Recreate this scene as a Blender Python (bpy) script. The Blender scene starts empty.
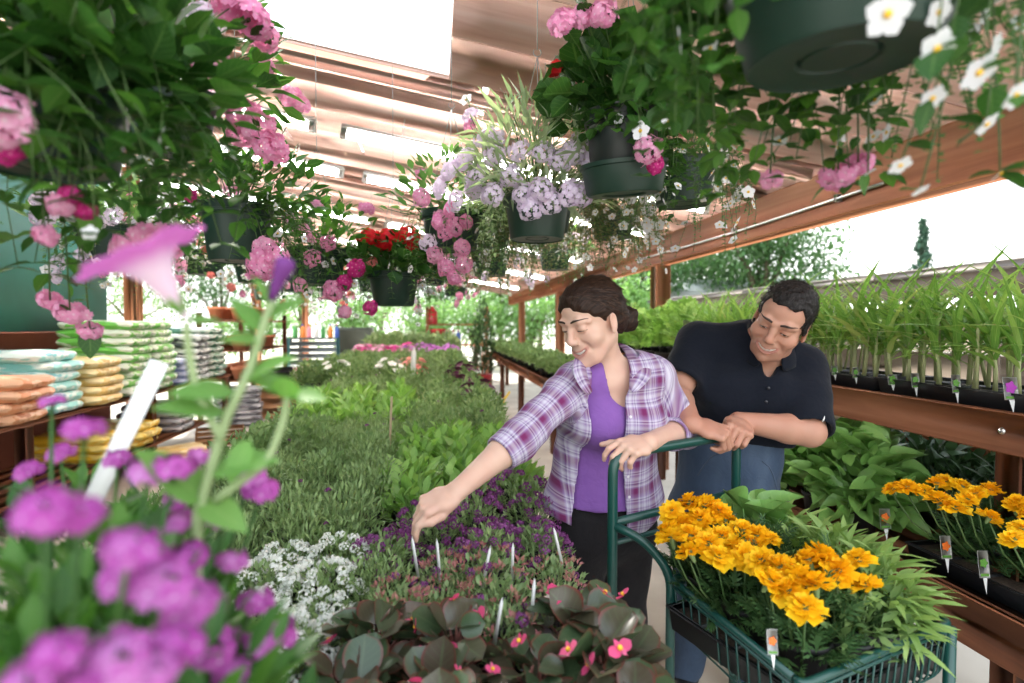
import bpy, math, random
import numpy as np
from mathutils import Vector, Matrix
random.seed(7); rng = np.random.default_rng(11)
COL = bpy.context.scene.collection
PI = math.pi

# ------------------------------------------------------------------ camera geometry (19 mm lens, eye height 1.42 m)
FPX = 540.0
CAM = np.array([0, 0, 1.42]); YAW = math.atan(78/FPX); PITCH = math.atan(16.5/FPX)
CF = np.array([math.sin(YAW)*math.cos(PITCH), math.cos(YAW)*math.cos(PITCH), -math.sin(PITCH)])
CR = np.array([math.cos(YAW), -math.sin(YAW), 0.0]); CU = np.cross(CR, CF)
def P(x, y, d):
    """point at distance d in front of the lens that the photo shows at (x, y)"""
    return CAM + d*(CF + CR*(x-512)/FPX - CU*(y-341.5)/FPX)
def G(x, y, z):
    r = CF + CR*(x-512)/FPX - CU*(y-341.5)/FPX
    return CAM + r*(z-CAM[2])/r[2]
def at_x(x, y, X):
    r = CF + CR*(x-512)/FPX - CU*(y-341.5)/FPX
    return CAM + r*X/r[0]
def nrm(v):
    v = np.array(v, float); return v/np.linalg.norm(v)

# ------------------------------------------------------------------ mesh building
def mesh_from(name, V, loops, starts, uv=None, smooth=True, matidx=None):
    me = bpy.data.meshes.new(name)
    V = np.ascontiguousarray(V, np.float32); loops = np.ascontiguousarray(loops, np.int32); starts = np.ascontiguousarray(starts, np.int32)
    me.vertices.add(len(V)); me.vertices.foreach_set('co', V.ravel())
    me.loops.add(len(loops)); me.loops.foreach_set('vertex_index', loops)
    me.polygons.add(len(starts)); me.polygons.foreach_set('loop_start', starts)
    if matidx is not None: me.polygons.foreach_set('material_index', np.ascontiguousarray(matidx, np.int32))
    me.update(calc_edges=True)
    if uv is not None:
        l = me.uv_layers.new(name='UVMap'); l.data.foreach_set('uv', np.ascontiguousarray(uv[loops], np.float32).ravel())
    if smooth: me.polygons.foreach_set('use_smooth', np.ones(len(starts), bool))
    me.validate()
    return me

def link(name, me, mats=None, parent=None, loc=None):
    o = bpy.data.objects.new(name, me); COL.objects.link(o)
    if mats is not None and me is not None and len(me.materials) == 0:
        for m in (mats if isinstance(mats, (list, tuple)) else [mats]): me.materials.append(m)
    if parent is not None: o.parent = parent
    if loc is not None: o.location = loc
    return o

def tag(o, label=None, cat=None, group=None, kind=None):
    if label: o['label'] = label
    if cat: o['category'] = cat
    if group: o['group'] = group
    if kind: o['kind'] = kind
    return o

def thing(name, label, cat, loc=(0, 0, 0), rz=0.0, group=None):
    o = bpy.data.objects.new(name, None); COL.objects.link(o)
    o.empty_display_size = .05
    o.location = loc; o.rotation_euler = (0, 0, rz)
    return tag(o, label, cat, group)

KIDS = {}
def copy_tree(src, loc, rz=0.0, scale=1.0, label=None, group=None, rot=None):
    r = src.copy(); COL.objects.link(r); r.location = loc
    r.rotation_euler = rot if rot else (0, 0, rz)
    r.scale = (scale,)*3 if not isinstance(scale, (tuple, list)) else scale
    if label: r['label'] = label
    if group: r['group'] = group
    if src.name not in KIDS: KIDS[src.name] = [(c, list(c.children)) for c in src.children]
    for c, gs in KIDS[src.name]:
        d = c.copy(); COL.objects.link(d); d.parent = r
        for g in gs:
            e = g.copy(); COL.objects.link(e); e.parent = d
    return r

class MB:
    """collects shapes that become ONE mesh"""
    def __init__(s): s.V = []; s.F = []; s.M = []; s.UV = []; s.n = 0; s.mi = 0
    def add(s, V, F, uv=None):
        V = np.asarray(V, float); s.V.append(V)
        s.F += [tuple(i+s.n for i in f) for f in F]; s.M += [s.mi]*len(F)
        s.UV.append(np.zeros((len(V), 2)) if uv is None else np.asarray(uv, float)); s.n += len(V)
        return s
    def box(s, lo, hi, rot=None, org=None, bev=0.0):
        lo = np.array(lo, float); hi = np.array(hi, float)
        if bev <= 0:
            V = np.array([[x, y, z] for x in (lo[0], hi[0]) for y in (lo[1], hi[1]) for z in (lo[2], hi[2])])
            F = [(0, 1, 3, 2), (4, 6, 7, 5), (0, 4, 5, 1), (2, 3, 7, 6), (0, 2, 6, 4), (1, 5, 7, 3)]
        else:
            b = min(bev, (hi-lo).min()*.49)
            V = []; F = []
            # chamfered box: 24 vertices
            ids = {}
            for ix in (0, 1):
                for iy in (0, 1):
                    for iz in (0, 1):
                        c = np.array([(lo, hi)[ix][0], (lo, hi)[iy][1], (lo, hi)[iz][2]])
                        sg = np.array([1-2*ix, 1-2*iy, 1-2*iz])
                        for ax in range(3):
                            p = c + sg*b; p[ax] = c[ax]
                            ids[(ix, iy, iz, ax)] = len(V); V.append(p)
            I = lambda a, b_, c, x: ids[(a, b_, c, x)]
            for ax in range(3):
                o1, o2 = (ax+1) % 3, (ax+2) % 3
                for sd in (0, 1):
                    q = []
                    for (u, v) in ((0, 0), (1, 0), (1, 1), (0, 1)):
                        k = [0, 0, 0]; k[ax] = sd; k[o1] = u; k[o2] = v; q.append(I(*k, ax))
                    F.append(tuple(q if sd else q[::-1]))
            for ax in range(3):
                o1, o2 = (ax+1) % 3, (ax+2) % 3
                for u in (0, 1):
                    for v in (0, 1):
                        k0 = [0]*3; k1 = [0]*3; k0[o1] = k1[o1] = u; k0[o2] = k1[o2] = v; k1[ax] = 1
                        q = (I(*k0, o1), I(*k1, o1), I(*k1, o2), I(*k0, o2))
                        F.append(q if (u == v) else q[::-1])
            for ix in (0, 1):
                for iy in (0, 1):
                    for iz in (0, 1):
                        q = (I(ix, iy, iz, 0), I(ix, iy, iz, 1), I(ix, iy, iz, 2))
                        F.append(q if (ix+iy+iz) % 2 else q[::-1])
            V = np.array(V)
        if rot is not None:
            o = np.zeros(3) if org is None else np.array(org, float)
            V = (V-o)@np.array(rot).T + o
        return s.add(V, F)
    def tube(s, pts, r, seg=8, cap=True, closed=False):
        pts = np.asarray(pts, float); n = len(pts); r = np.broadcast_to(np.asarray(r, float), (n,))
        T = np.zeros_like(pts); T[1:-1] = pts[2:]-pts[:-2]; T[0] = pts[1]-pts[0]; T[-1] = pts[-1]-pts[-2]
        if closed: T[0] = T[-1] = pts[1]-pts[-2] if np.allclose(pts[0], pts[-1]) else pts[1]-pts[-1]
        T /= np.linalg.norm(T, axis=1)[:, None]+1e-12
        a = np.array([0, 0, 1.]) if abs(T[0][2]) < .9 else np.array([1., 0, 0])
        N = np.cross(T[0], a); N /= np.linalg.norm(N)
        V = []; uv = []
        an = np.arange(seg)/seg*2*PI
        for i in range(n):
            N = N - T[i]*np.dot(N, T[i]); N /= np.linalg.norm(N); B = np.cross(T[i], N)
            V.append(pts[i] + r[i]*(np.cos(an)[:, None]*N + np.sin(an)[:, None]*B)); uv += [(k/seg, i/max(1, n-1)) for k in range(seg)]
        F = [(i*seg+k, i*seg+(k+1) % seg, (i+1)*seg+(k+1) % seg, (i+1)*seg+k) for i in range(n-1) for k in range(seg)]
        V = np.concatenate(V)
        if cap and not closed:
            F.append(tuple(range(seg))[::-1]); F.append(tuple((n-1)*seg+k for k in range(seg)))
        return s.add(V, F, uv)
    def lathe(s, prof, seg=24, c=(0, 0, 0), M=None):
        prof = np.asarray(prof, float); n = len(prof); an = np.arange(seg)/seg*2*PI
        V = np.stack([np.outer(prof[:, 0], np.cos(an)), np.outer(prof[:, 0], np.sin(an)), np.repeat(prof[:, 1:2], seg, 1)], -1).reshape(-1, 3)
        if M is not None: V = V@np.array(M).T
        V = V + np.array(c)
        F = [(i*seg+k, i*seg+(k+1) % seg, (i+1)*seg+(k+1) % seg, (i+1)*seg+k) for i in range(n-1) for k in range(seg)]
        uv = [(k/seg, i/(n-1)) for i in range(n) for k in range(seg)]
        return s.add(V, F, uv)
    def ball(s, c, r, seg=12, rings=8, M=None):
        t = np.linspace(-PI/2, PI/2, rings+1); t[0] += 1e-3; t[-1] -= 1e-3
        r = np.broadcast_to(np.asarray(r, float), (3,))
        an = np.arange(seg)/seg*2*PI
        V = np.stack([np.outer(np.cos(t), np.cos(an)), np.outer(np.cos(t), np.sin(an)), np.repeat(np.sin(t)[:, None], seg, 1)], -1).reshape(-1, 3)*r
        if M is not None: V = V@np.array(M).T
        F = [(i*seg+k, i*seg+(k+1) % seg, (i+1)*seg+(k+1) % seg, (i+1)*seg+k) for i in range(rings) for k in range(seg)]
        uv = [(k/seg, i/rings) for i in range(rings+1) for k in range(seg)]
        F += [tuple(range(seg))[::-1], tuple(rings*seg+k for k in range(seg))]
        return s.add(V+np.array(c), F, uv)
    def arrays(s):
        loops = np.fromiter((i for f in s.F for i in f), np.int32); L = np.array([len(f) for f in s.F]); st = np.concatenate([[0], np.cumsum(L)[:-1]])
        return np.concatenate(s.V), loops, st, np.concatenate(s.UV), np.array(s.M)
    def mesh(s, name, smooth=False):
        V, l, st, uv, m = s.arrays()
        return mesh_from(name, V, l, st, uv, smooth, m)
    def build(s, name, mat, parent=None, smooth=False, loc=None, sharp=None):
        me = s.mesh(name, smooth)
        o = link(name, me, mat, parent, loc)
        if smooth and sharp is not None:
            m = o.modifiers.new('sharp', 'EDGE_SPLIT'); m.split_angle = sharp; m.use_edge_sharp = False
        return o

def rotm(ax, ang):
    ax = nrm(ax); x, y, z = ax; c = math.cos(ang); s = math.sin(ang); t = 1-c
    return np.array([[t*x*x+c, t*x*y-s*z, t*x*z+s*y], [t*x*y+s*z, t*y*y+c, t*y*z-s*x], [t*x*z-s*y, t*y*z+s*x, t*z*z+c]])
def rz3(a): return rotm((0, 0, 1), a)
def frame(fwd, up):
    """columns: x = side, y = fwd, z = up"""
    f = nrm(fwd); x = nrm(np.cross(f, up)); u = np.cross(x, f)
    return np.stack([x, f, u], 1)

class Scatter:
    """many copies of leaf / petal templates merged into one mesh (arrays only)"""
    def __init__(s): s.parts = []; s.n = 0; s.nl = 0
    def put(s, tpl, mats, offs, mi=0):
        V, loops, st, uv = tpl[:4]; m = len(offs)
        if m == 0: return s
        mats = np.asarray(mats, float); offs = np.asarray(offs, float)
        W = np.einsum('mij,nj->mni', mats, V) + offs[:, None, :]
        L = (loops[None, :] + (np.arange(m)*len(V))[:, None]).ravel() + s.n
        S = (st[None, :] + (np.arange(m)*len(loops))[:, None]).ravel() + s.nl
        s.parts.append((W.reshape(-1, 3), L, S, np.tile(uv, (m, 1)), np.full(m*len(st), mi)))
        s.n += m*len(V); s.nl += m*len(loops); return s
    def mb(s, mb, mi=0):
        V, l, st, uv, _ = mb.arrays()
        return s.put((V, l, st, uv), np.eye(3)[None], np.zeros((1, 3)), mi)
    def mesh(s, name, smooth=True):
        V, L, S, U, M = [np.concatenate(a) for a in zip(*s.parts)]
        return mesh_from(name, V, L, S, U, smooth, M)

def basis_many(d, up_hint=None, roll=None):
    """(m,3,3) frames whose y axis is d and whose z is as near up as can be"""
    d = np.asarray(d, float); d = d/np.linalg.norm(d, axis=1)[:, None]
    up = np.tile([0, 0, 1.], (len(d), 1)) if up_hint is None else up_hint
    x = np.cross(d, up); nx = np.linalg.norm(x, axis=1); bad = nx < 1e-3
    x[bad] = [1, 0, 0]; nx[bad] = 1; x /= nx[:, None]; z = np.cross(x, d)
    if roll is not None:
        c = np.cos(roll)[:, None]; s_ = np.sin(roll)[:, None]; x, z = x*c+z*s_, z*c-x*s_
    return np.stack([x, d, z], 2)

# ------------------------------------------------------------------ materials
def new_mat(name):
    m = bpy.data.materials.new(name); m.use_nodes = True; nt = m.node_tree; nt.nodes.clear()
    out = nt.nodes.new('ShaderNodeOutputMaterial')
    return m, nt, out
def N(nt, t, **kw):
    n = nt.nodes.new(t)
    for k, v in kw.items():
        if k.startswith('i_'):
            key = k[2:]; key = int(key) if key.isdigit() else key.replace('_', ' ')
            n.inputs[key].default_value = v
        else: setattr(n, k, v)
    return n
def c4(c): return (c[0], c[1], c[2], 1.0)
def srgb(r, g, b):
    f = lambda v: (v/255/12.92) if v/255 <= .04045 else ((v/255+.055)/1.055)**2.4
    return (f(r), f(g), f(b))
def ramp(nt, stops, interp='LINEAR'):
    r = nt.nodes.new('ShaderNodeValToRGB'); cr = r.color_ramp; cr.interpolation = interp
    while len(cr.elements) > 1: cr.elements.remove(cr.elements[-1])
    cr.elements[0].position = stops[0][0]; cr.elements[0].color = c4(stops[0][1])
    for p, c in stops[1:]:
        e = cr.elements.new(p); e.color = c4(c)
    return r
def mixc(nt, fac, a, b, mode='MIX'):
    m = nt.nodes.new('ShaderNodeMix'); m.data_type = 'RGBA'; m.blend_type = mode
    for s, v in ((m.inputs[0], fac), (m.inputs[6], a), (m.inputs[7], b)):
        if isinstance(v, bpy.types.NodeSocket): nt.links.new(v, s)
        elif isinstance(v, (int, float)): s.default_value = v
        else: s.default_value = c4(v)
    return m.outputs[2]
def math_(nt, op, a, b=None, c=None):
    m = nt.nodes.new('ShaderNodeMath'); m.operation = op
    for i, v in enumerate((a, b, c)):
        if v is None: continue
        if isinstance(v, bpy.types.NodeSocket): nt.links.new(v, m.inputs[i])
        else: m.inputs[i].default_value = v
    return m.outputs[0]

def leaf_mat(name, cols, trans=.35, rough=.45, vein=None, edge=None, spec=.4, obj=.3, raw=False):
    """cols: 2-4 linear colours picked per leaf; vein / edge: (colour, amount)"""
    soft = lambda c: tuple(min(.9, 1.06*(.82*v+.18*(.25*c[0]+.65*c[1]+.1*c[2]))) for v in c)
    if not raw: cols = [soft(c) for c in cols]
    m, nt, out = new_mat(name)
    geo = N(nt, 'ShaderNodeNewGeometry'); oi = N(nt, 'ShaderNodeObjectInfo')
    v = math_(nt, 'ADD', math_(nt, 'MULTIPLY', geo.outputs['Random Per Island'], 1-obj), math_(nt, 'MULTIPLY', oi.outputs['Random'], obj))
    k = len(cols); r = ramp(nt, [(i/(k-1), c) for i, c in enumerate(cols)]); nt.links.new(v, r.inputs[0])
    col = r.outputs[0]
    if vein or edge:
        uv = N(nt, 'ShaderNodeUVMap'); sp = N(nt, 'ShaderNodeSeparateXYZ'); nt.links.new(uv.outputs[0], sp.inputs[0])
        du = math_(nt, 'ABSOLUTE', math_(nt, 'SUBTRACT', sp.outputs[0], .5))
        if vein:
            a = math_(nt, 'LESS_THAN', du, .035)
            w = math_(nt, 'FRACT', math_(nt, 'ADD', math_(nt, 'MULTIPLY', sp.outputs[1], 6.0), math_(nt, 'MULTIPLY', du, -4.0)))
            b = math_(nt, 'MULTIPLY', math_(nt, 'LESS_THAN', w, .14), .6)
            col = mixc(nt, math_(nt, 'MULTIPLY', math_(nt, 'MAXIMUM', a, b), vein[1]), col, vein[0])
        if edge:
            e = N(nt, 'ShaderNodeMapRange', interpolation_type='SMOOTHSTEP', i_1=.40, i_2=.5); nt.links.new(du, e.inputs[0])
            col = mixc(nt, math_(nt, 'MULTIPLY', e.outputs[0], edge[1]), col, edge[0])
    bs = N(nt, 'ShaderNodeBsdfPrincipled', i_Roughness=rough); bs.inputs['Specular IOR Level'].default_value = spec
    nt.links.new(col, bs.inputs['Base Color'])
    tr = N(nt, 'ShaderNodeBsdfTranslucent')
    nt.links.new(mixc(nt, .5, col, (.60, .72, .22), 'OVERLAY') if trans > .3 else col, tr.inputs[0])
    mx = N(nt, 'ShaderNodeMixShader', i_0=trans); nt.links.new(bs.outputs[0], mx.inputs[1]); nt.links.new(tr.outputs[0], mx.inputs[2])
    nt.links.new(mx.outputs[0], out.inputs[0])
    return m

def petal_mat(name, cols, center=None, trans=.35, rough=.6, obj=0.5, axis=1, cpos=.25):
    """centre: colour near v=0 of the petal"""
    m, nt, out = new_mat(name)
    geo = N(nt, 'ShaderNodeNewGeometry'); oi = N(nt, 'ShaderNodeObjectInfo')
    v = math_(nt, 'ADD', math_(nt, 'MULTIPLY', geo.outputs['Random Per Island'], 1-obj), math_(nt, 'MULTIPLY', oi.outputs['Random'], obj))
    k = len(cols); r = ramp(nt, [(i/(k-1), c) for i, c in enumerate(cols)]); nt.links.new(v, r.inputs[0])
    col = r.outputs[0]
    if center:
        uv = N(nt, 'ShaderNodeUVMap'); sp = N(nt, 'ShaderNodeSeparateXYZ'); nt.links.new(uv.outputs[0], sp.inputs[0])
        e = N(nt, 'ShaderNodeMapRange', interpolation_type='SMOOTHSTEP', i_1=cpos+.2, i_2=cpos-.1); nt.links.new(sp.outputs[axis], e.inputs[0])
        col = mixc(nt, e.outputs[0], col, center)
    bs = N(nt, 'ShaderNodeBsdfPrincipled', i_Roughness=rough); bs.inputs['Specular IOR Level'].default_value = .25
    nt.links.new(col, bs.inputs['Base Color'])
    tr = N(nt, 'ShaderNodeBsdfTranslucent'); nt.links.new(col, tr.inputs[0])
    mx = N(nt, 'ShaderNodeMixShader', i_0=trans); nt.links.new(bs.outputs[0], mx.inputs[1]); nt.links.new(tr.outputs[0], mx.inputs[2])
    nt.links.new(mx.outputs[0], out.inputs[0])
    return m

def plain_mat(name, col, rough=.5, metal=0.0, noise=None, nscale=20, spec=.5, bump=0.0, stretch=(1, 1, 1), obj=0.0, detail=4):
    m, nt, out = new_mat(name)
    bs = N(nt, 'ShaderNodeBsdfPrincipled', i_Roughness=rough, i_Metallic=metal); bs.inputs['Specular IOR Level'].default_value = spec
    if noise is not None or obj:
        tc = N(nt, 'ShaderNodeTexCoord'); mp = N(nt, 'ShaderNodeMapping'); mp.inputs['Scale'].default_value = stretch
        nt.links.new(tc.outputs['Object'], mp.inputs[0])
        nz = N(nt, 'ShaderNodeTexNoise', i_Scale=nscale, i_Detail=detail); nt.links.new(mp.outputs[0], nz.inputs['Vector'])
        e = N(nt, 'ShaderNodeMapRange', i_1=.3, i_2=.7); nt.links.new(nz.outputs[0], e.inputs[0])
        c = mixc(nt, e.outputs[0], col, noise if noise is not None else col)
        if obj:
            oi = N(nt, 'ShaderNodeObjectInfo'); hs = N(nt, 'ShaderNodeHueSaturation')
            nt.links.new(math_(nt, 'ADD', math_(nt, 'MULTIPLY', oi.outputs['Random'], obj), 1-obj/2), hs.inputs['Value'])
            nt.links.new(c, hs.inputs['Color']); c = hs.outputs[0]
        nt.links.new(c, bs.inputs['Base Color'])
        if bump:
            bp = N(nt, 'ShaderNodeBump', i_Strength=bump, i_Distance=.01); nt.links.new(nz.outputs[0], bp.inputs['Height']); nt.links.new(bp.outputs[0], bs.inputs['Normal'])
    else: bs.inputs['Base Color'].default_value = c4(col)
    nt.links.new(bs.outputs[0], out.inputs[0])
    return m

def wood_mat(name, c1, c2, c3, scale=6, axis=1, rough=.7, obj=.25, spec=.25):
    """grain runs along the given local axis; per-board tint by island"""
    m, nt, out = new_mat(name)
    tc = N(nt, 'ShaderNodeTexCoord'); mp = N(nt, 'ShaderNodeMapping'); s = [scale*3]*3; s[axis] = scale*.15; mp.inputs['Scale'].default_value = s
    geo = N(nt, 'ShaderNodeNewGeometry')
    ad = N(nt, 'ShaderNodeVectorMath', operation='ADD'); cm = N(nt, 'ShaderNodeCombineXYZ')
    rr = math_(nt, 'MULTIPLY', geo.outputs['Random Per Island'], 37.0)
    for i in range(3): nt.links.new(rr, cm.inputs[i])
    nt.links.new(tc.outputs['Object'], mp.inputs[0]); nt.links.new(mp.outputs[0], ad.inputs[0]); nt.links.new(cm.outputs[0], ad.inputs[1])
    nz = N(nt, 'ShaderNodeTexNoise', i_Scale=1.0, i_Detail=6, i_Distortion=.6); nt.links.new(ad.outputs[0], nz.inputs['Vector'])
    r = ramp(nt, [(.25, c1), (.5, c2), (.75, c3)]); nt.links.new(nz.outputs[0], r.inputs[0])
    hs = N(nt, 'ShaderNodeHueSaturation'); nt.links.new(r.outputs[0], hs.inputs['Color'])
    nt.links.new(math_(nt, 'ADD', math_(nt, 'MULTIPLY', geo.outputs['Random Per Island'], obj*2), 1-obj), hs.inputs['Value'])
    bs = N(nt, 'ShaderNodeBsdfPrincipled', i_Roughness=rough); bs.inputs['Specular IOR Level'].default_value = spec
    nt.links.new(hs.outputs[0], bs.inputs['Base Color'])
    bp = N(nt, 'ShaderNodeBump', i_Strength=.25, i_Distance=.004); nt.links.new(nz.outputs[0], bp.inputs['Height']); nt.links.new(bp.outputs[0], bs.inputs['Normal'])
    nt.links.new(bs.outputs[0], out.inputs[0])
    return m
# ------------------------------------------------------------------ leaf and petal templates (along +y, face up +z)
def leaf(L=1.0, W=.4, shape='ovate', fold=.15, curl=-.25, ns=4, wave=0.0, cup=0.0):
    t = np.linspace(0, 1, ns+1)
    if shape == 'ovate': w = np.sin(PI*np.clip(t, 0, 1)**.75)**.85
    elif shape == 'lance': w = np.sin(PI*t**.9)**.9
    elif shape == 'round': w = np.sqrt(np.clip(1-(2*t-1)**2, 0, 1))
    elif shape == 'obovate': w = np.sin(PI*t**1.5)**.7
    elif shape == 'strap': w = np.minimum(1, 6*t+.25)*np.clip(1-t**2.2, 0, 1)
    elif shape == 'petal': w = np.sin(PI*np.clip(t*.78+.03, 0, 1)**1.1)**.8
    elif shape == 'notch': w = np.array([.15, .8, 1, .75]) if ns == 3 else np.interp(t, [0, .45, .8, 1], [.12, .8, 1, .72])
    w = np.maximum(w, .02)*W/2*L
    V = []; uv = []
    for i in range(ns+1):
        for j, u in enumerate((-1, 0, 1)):
            yy = t[i]*L; zz = curl*L*t[i]**2+fold*abs(u)*w[i]-fold*w[i]*.5+cup*L*(abs(u)*w[i]/(L*W/2+1e-9))**2*.3+wave*L*math.sin(t[i]*9+u*1.5)*abs(u)
            if shape == 'notch' and i == ns and u == 0: yy -= .13*L
            V.append((u*w[i], yy, zz)); uv.append((.5+.5*u, t[i]))
    F = [(3*i+j, 3*i+j+1, 3*i+j+4, 3*i+j+3) for i in range(ns) for j in (0, 1)]
    return np.array(V), np.array(F).ravel(), np.arange(len(F))*4, np.array(uv)

def comb(items):
    """items: (template, 3x3, offset) joined into one template"""
    V = []; L = []; S = []; U = []; n = 0; nl = 0
    for t, M, o in items:
        V.append(t[0]@np.asarray(M).T+np.asarray(o)); L.append(t[1]+n); S.append(t[2]+nl); U.append(t[3]); n += len(t[0]); nl += len(t[1])
    return np.concatenate(V), np.concatenate(L), np.concatenate(S), np.concatenate(U)
def tube_tpl(pts, r, seg=5):
    m = MB(); m.tube(pts, r, seg); a = m.arrays(); return a[:4]
def whorl(petal, n, tilt, start=0.0, r0=0.0, z0=0.0, jit=0.0, rs=None):
    """n petals round the +z axis; tilt = rise above the horizontal"""
    it = []
    for k in range(n):
        a = start+2*PI*k/n+(rs.normal()*jit if rs is not None else 0)
        M = rz3(a)@rotm((1, 0, 0), tilt+(rs.normal()*jit if rs is not None else 0)); it.append((petal, M, rz3(a)@np.array([0, r0, z0])))
    return comb(it)
def ball_tpl(r, c=(0, 0, 0), seg=8, rings=5):
    m = MB(); m.ball(c, r, seg, rings); return m.arrays()[:4]
def rand_dirs(n, up=.3, rs=None):
    rs = rs or rng; d = rs.normal(size=(n, 3)); d /= np.linalg.norm(d, axis=1)[:, None]; d[:, 2] += up; return d/np.linalg.norm(d, axis=1)[:, None]
def sc3(B, s): return B*np.asarray(s)[:, None, None]

F5 = whorl(leaf(1, .78, 'notch', .05, -.15, 3), 5, .12)                     # flat five-lobed floret, radius 1
F4 = whorl(leaf(1, .9, 'round', .0, -.1, 2), 4, .15)                        # tiny four-petalled floret
F5R = whorl(leaf(1, .85, 'round', .05, -.12, 4), 5, .2)                     # rounded five petals

def flower_ball(fl, n, R, r, flat=.65, rs=None, cover=.45, jit=.25):
    """a domed head of florets facing outwards"""
    rs = rs or rng; k = np.arange(n)+.5; z = 1-k/n*(1+cover); ph = k*2.39996
    d = np.stack([np.sqrt(np.clip(1-z*z, 0, 1))*np.cos(ph), np.sqrt(np.clip(1-z*z, 0, 1))*np.sin(ph), z], 1)
    o = d*np.array([R, R, R*flat])*(1+rs.normal(size=(n, 1))*.06); dd = d+rs.normal(size=(n, 3))*jit
    B = basis_many(dd/np.linalg.norm(dd, axis=1)[:, None]); B = np.stack([B[:, :, 0], -B[:, :, 2], B[:, :, 1]], 2)   # template z -> outwards
    return fl, sc3(B, r*rs.uniform(.8, 1.15, n)), o

def dome(n, R, H, rs, z0=0.0, full=.35):
    """leaf seats in a rounded clump: positions and outward directions"""
    u = rs.uniform(0, 1, n)**full; d = rand_dirs(n, .25, rs); d[:, 2] = np.abs(d[:, 2]); p = d*u[:, None]*np.array([R, R, H]); p[:, 2] += z0
    return p, d
def clump_mesh(name, n, R, H, tpl, size, rs, out=.7, up=.5, z0=0.0, jit=.35, full=.35, stems=0):
    p, d = dome(n, R, H, rs, z0, full); dd = d*out+np.array([0, 0, up])+rs.normal(size=(n, 3))*jit
    S = Scatter()
    tp = tpl if isinstance(tpl, list) else [tpl]; w = rs.integers(0, len(tp), n)
    B = sc3(basis_many(dd, roll=rs.normal(size=n)*.5), rs.uniform(size[0], size[1], n))
    for k, t in enumerate(tp): S.put(t, B[w == k], p[w == k])
    for i in range(stems):
        a = rs.uniform(0, 6.28); q = np.array([math.cos(a)*R*.7, math.sin(a)*R*.7, z0+H*.8])*[rs.uniform(.2, 1), rs.uniform(.2, 1), 1]
        S.put(tube_tpl([np.array([q[0]*.25, q[1]*.25, 0]), q*[.7, .7, .6], q], [.003, .0025, .0015], 4), np.eye(3)[None], np.zeros((1, 3)))
    return S.mesh(name)
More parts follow.
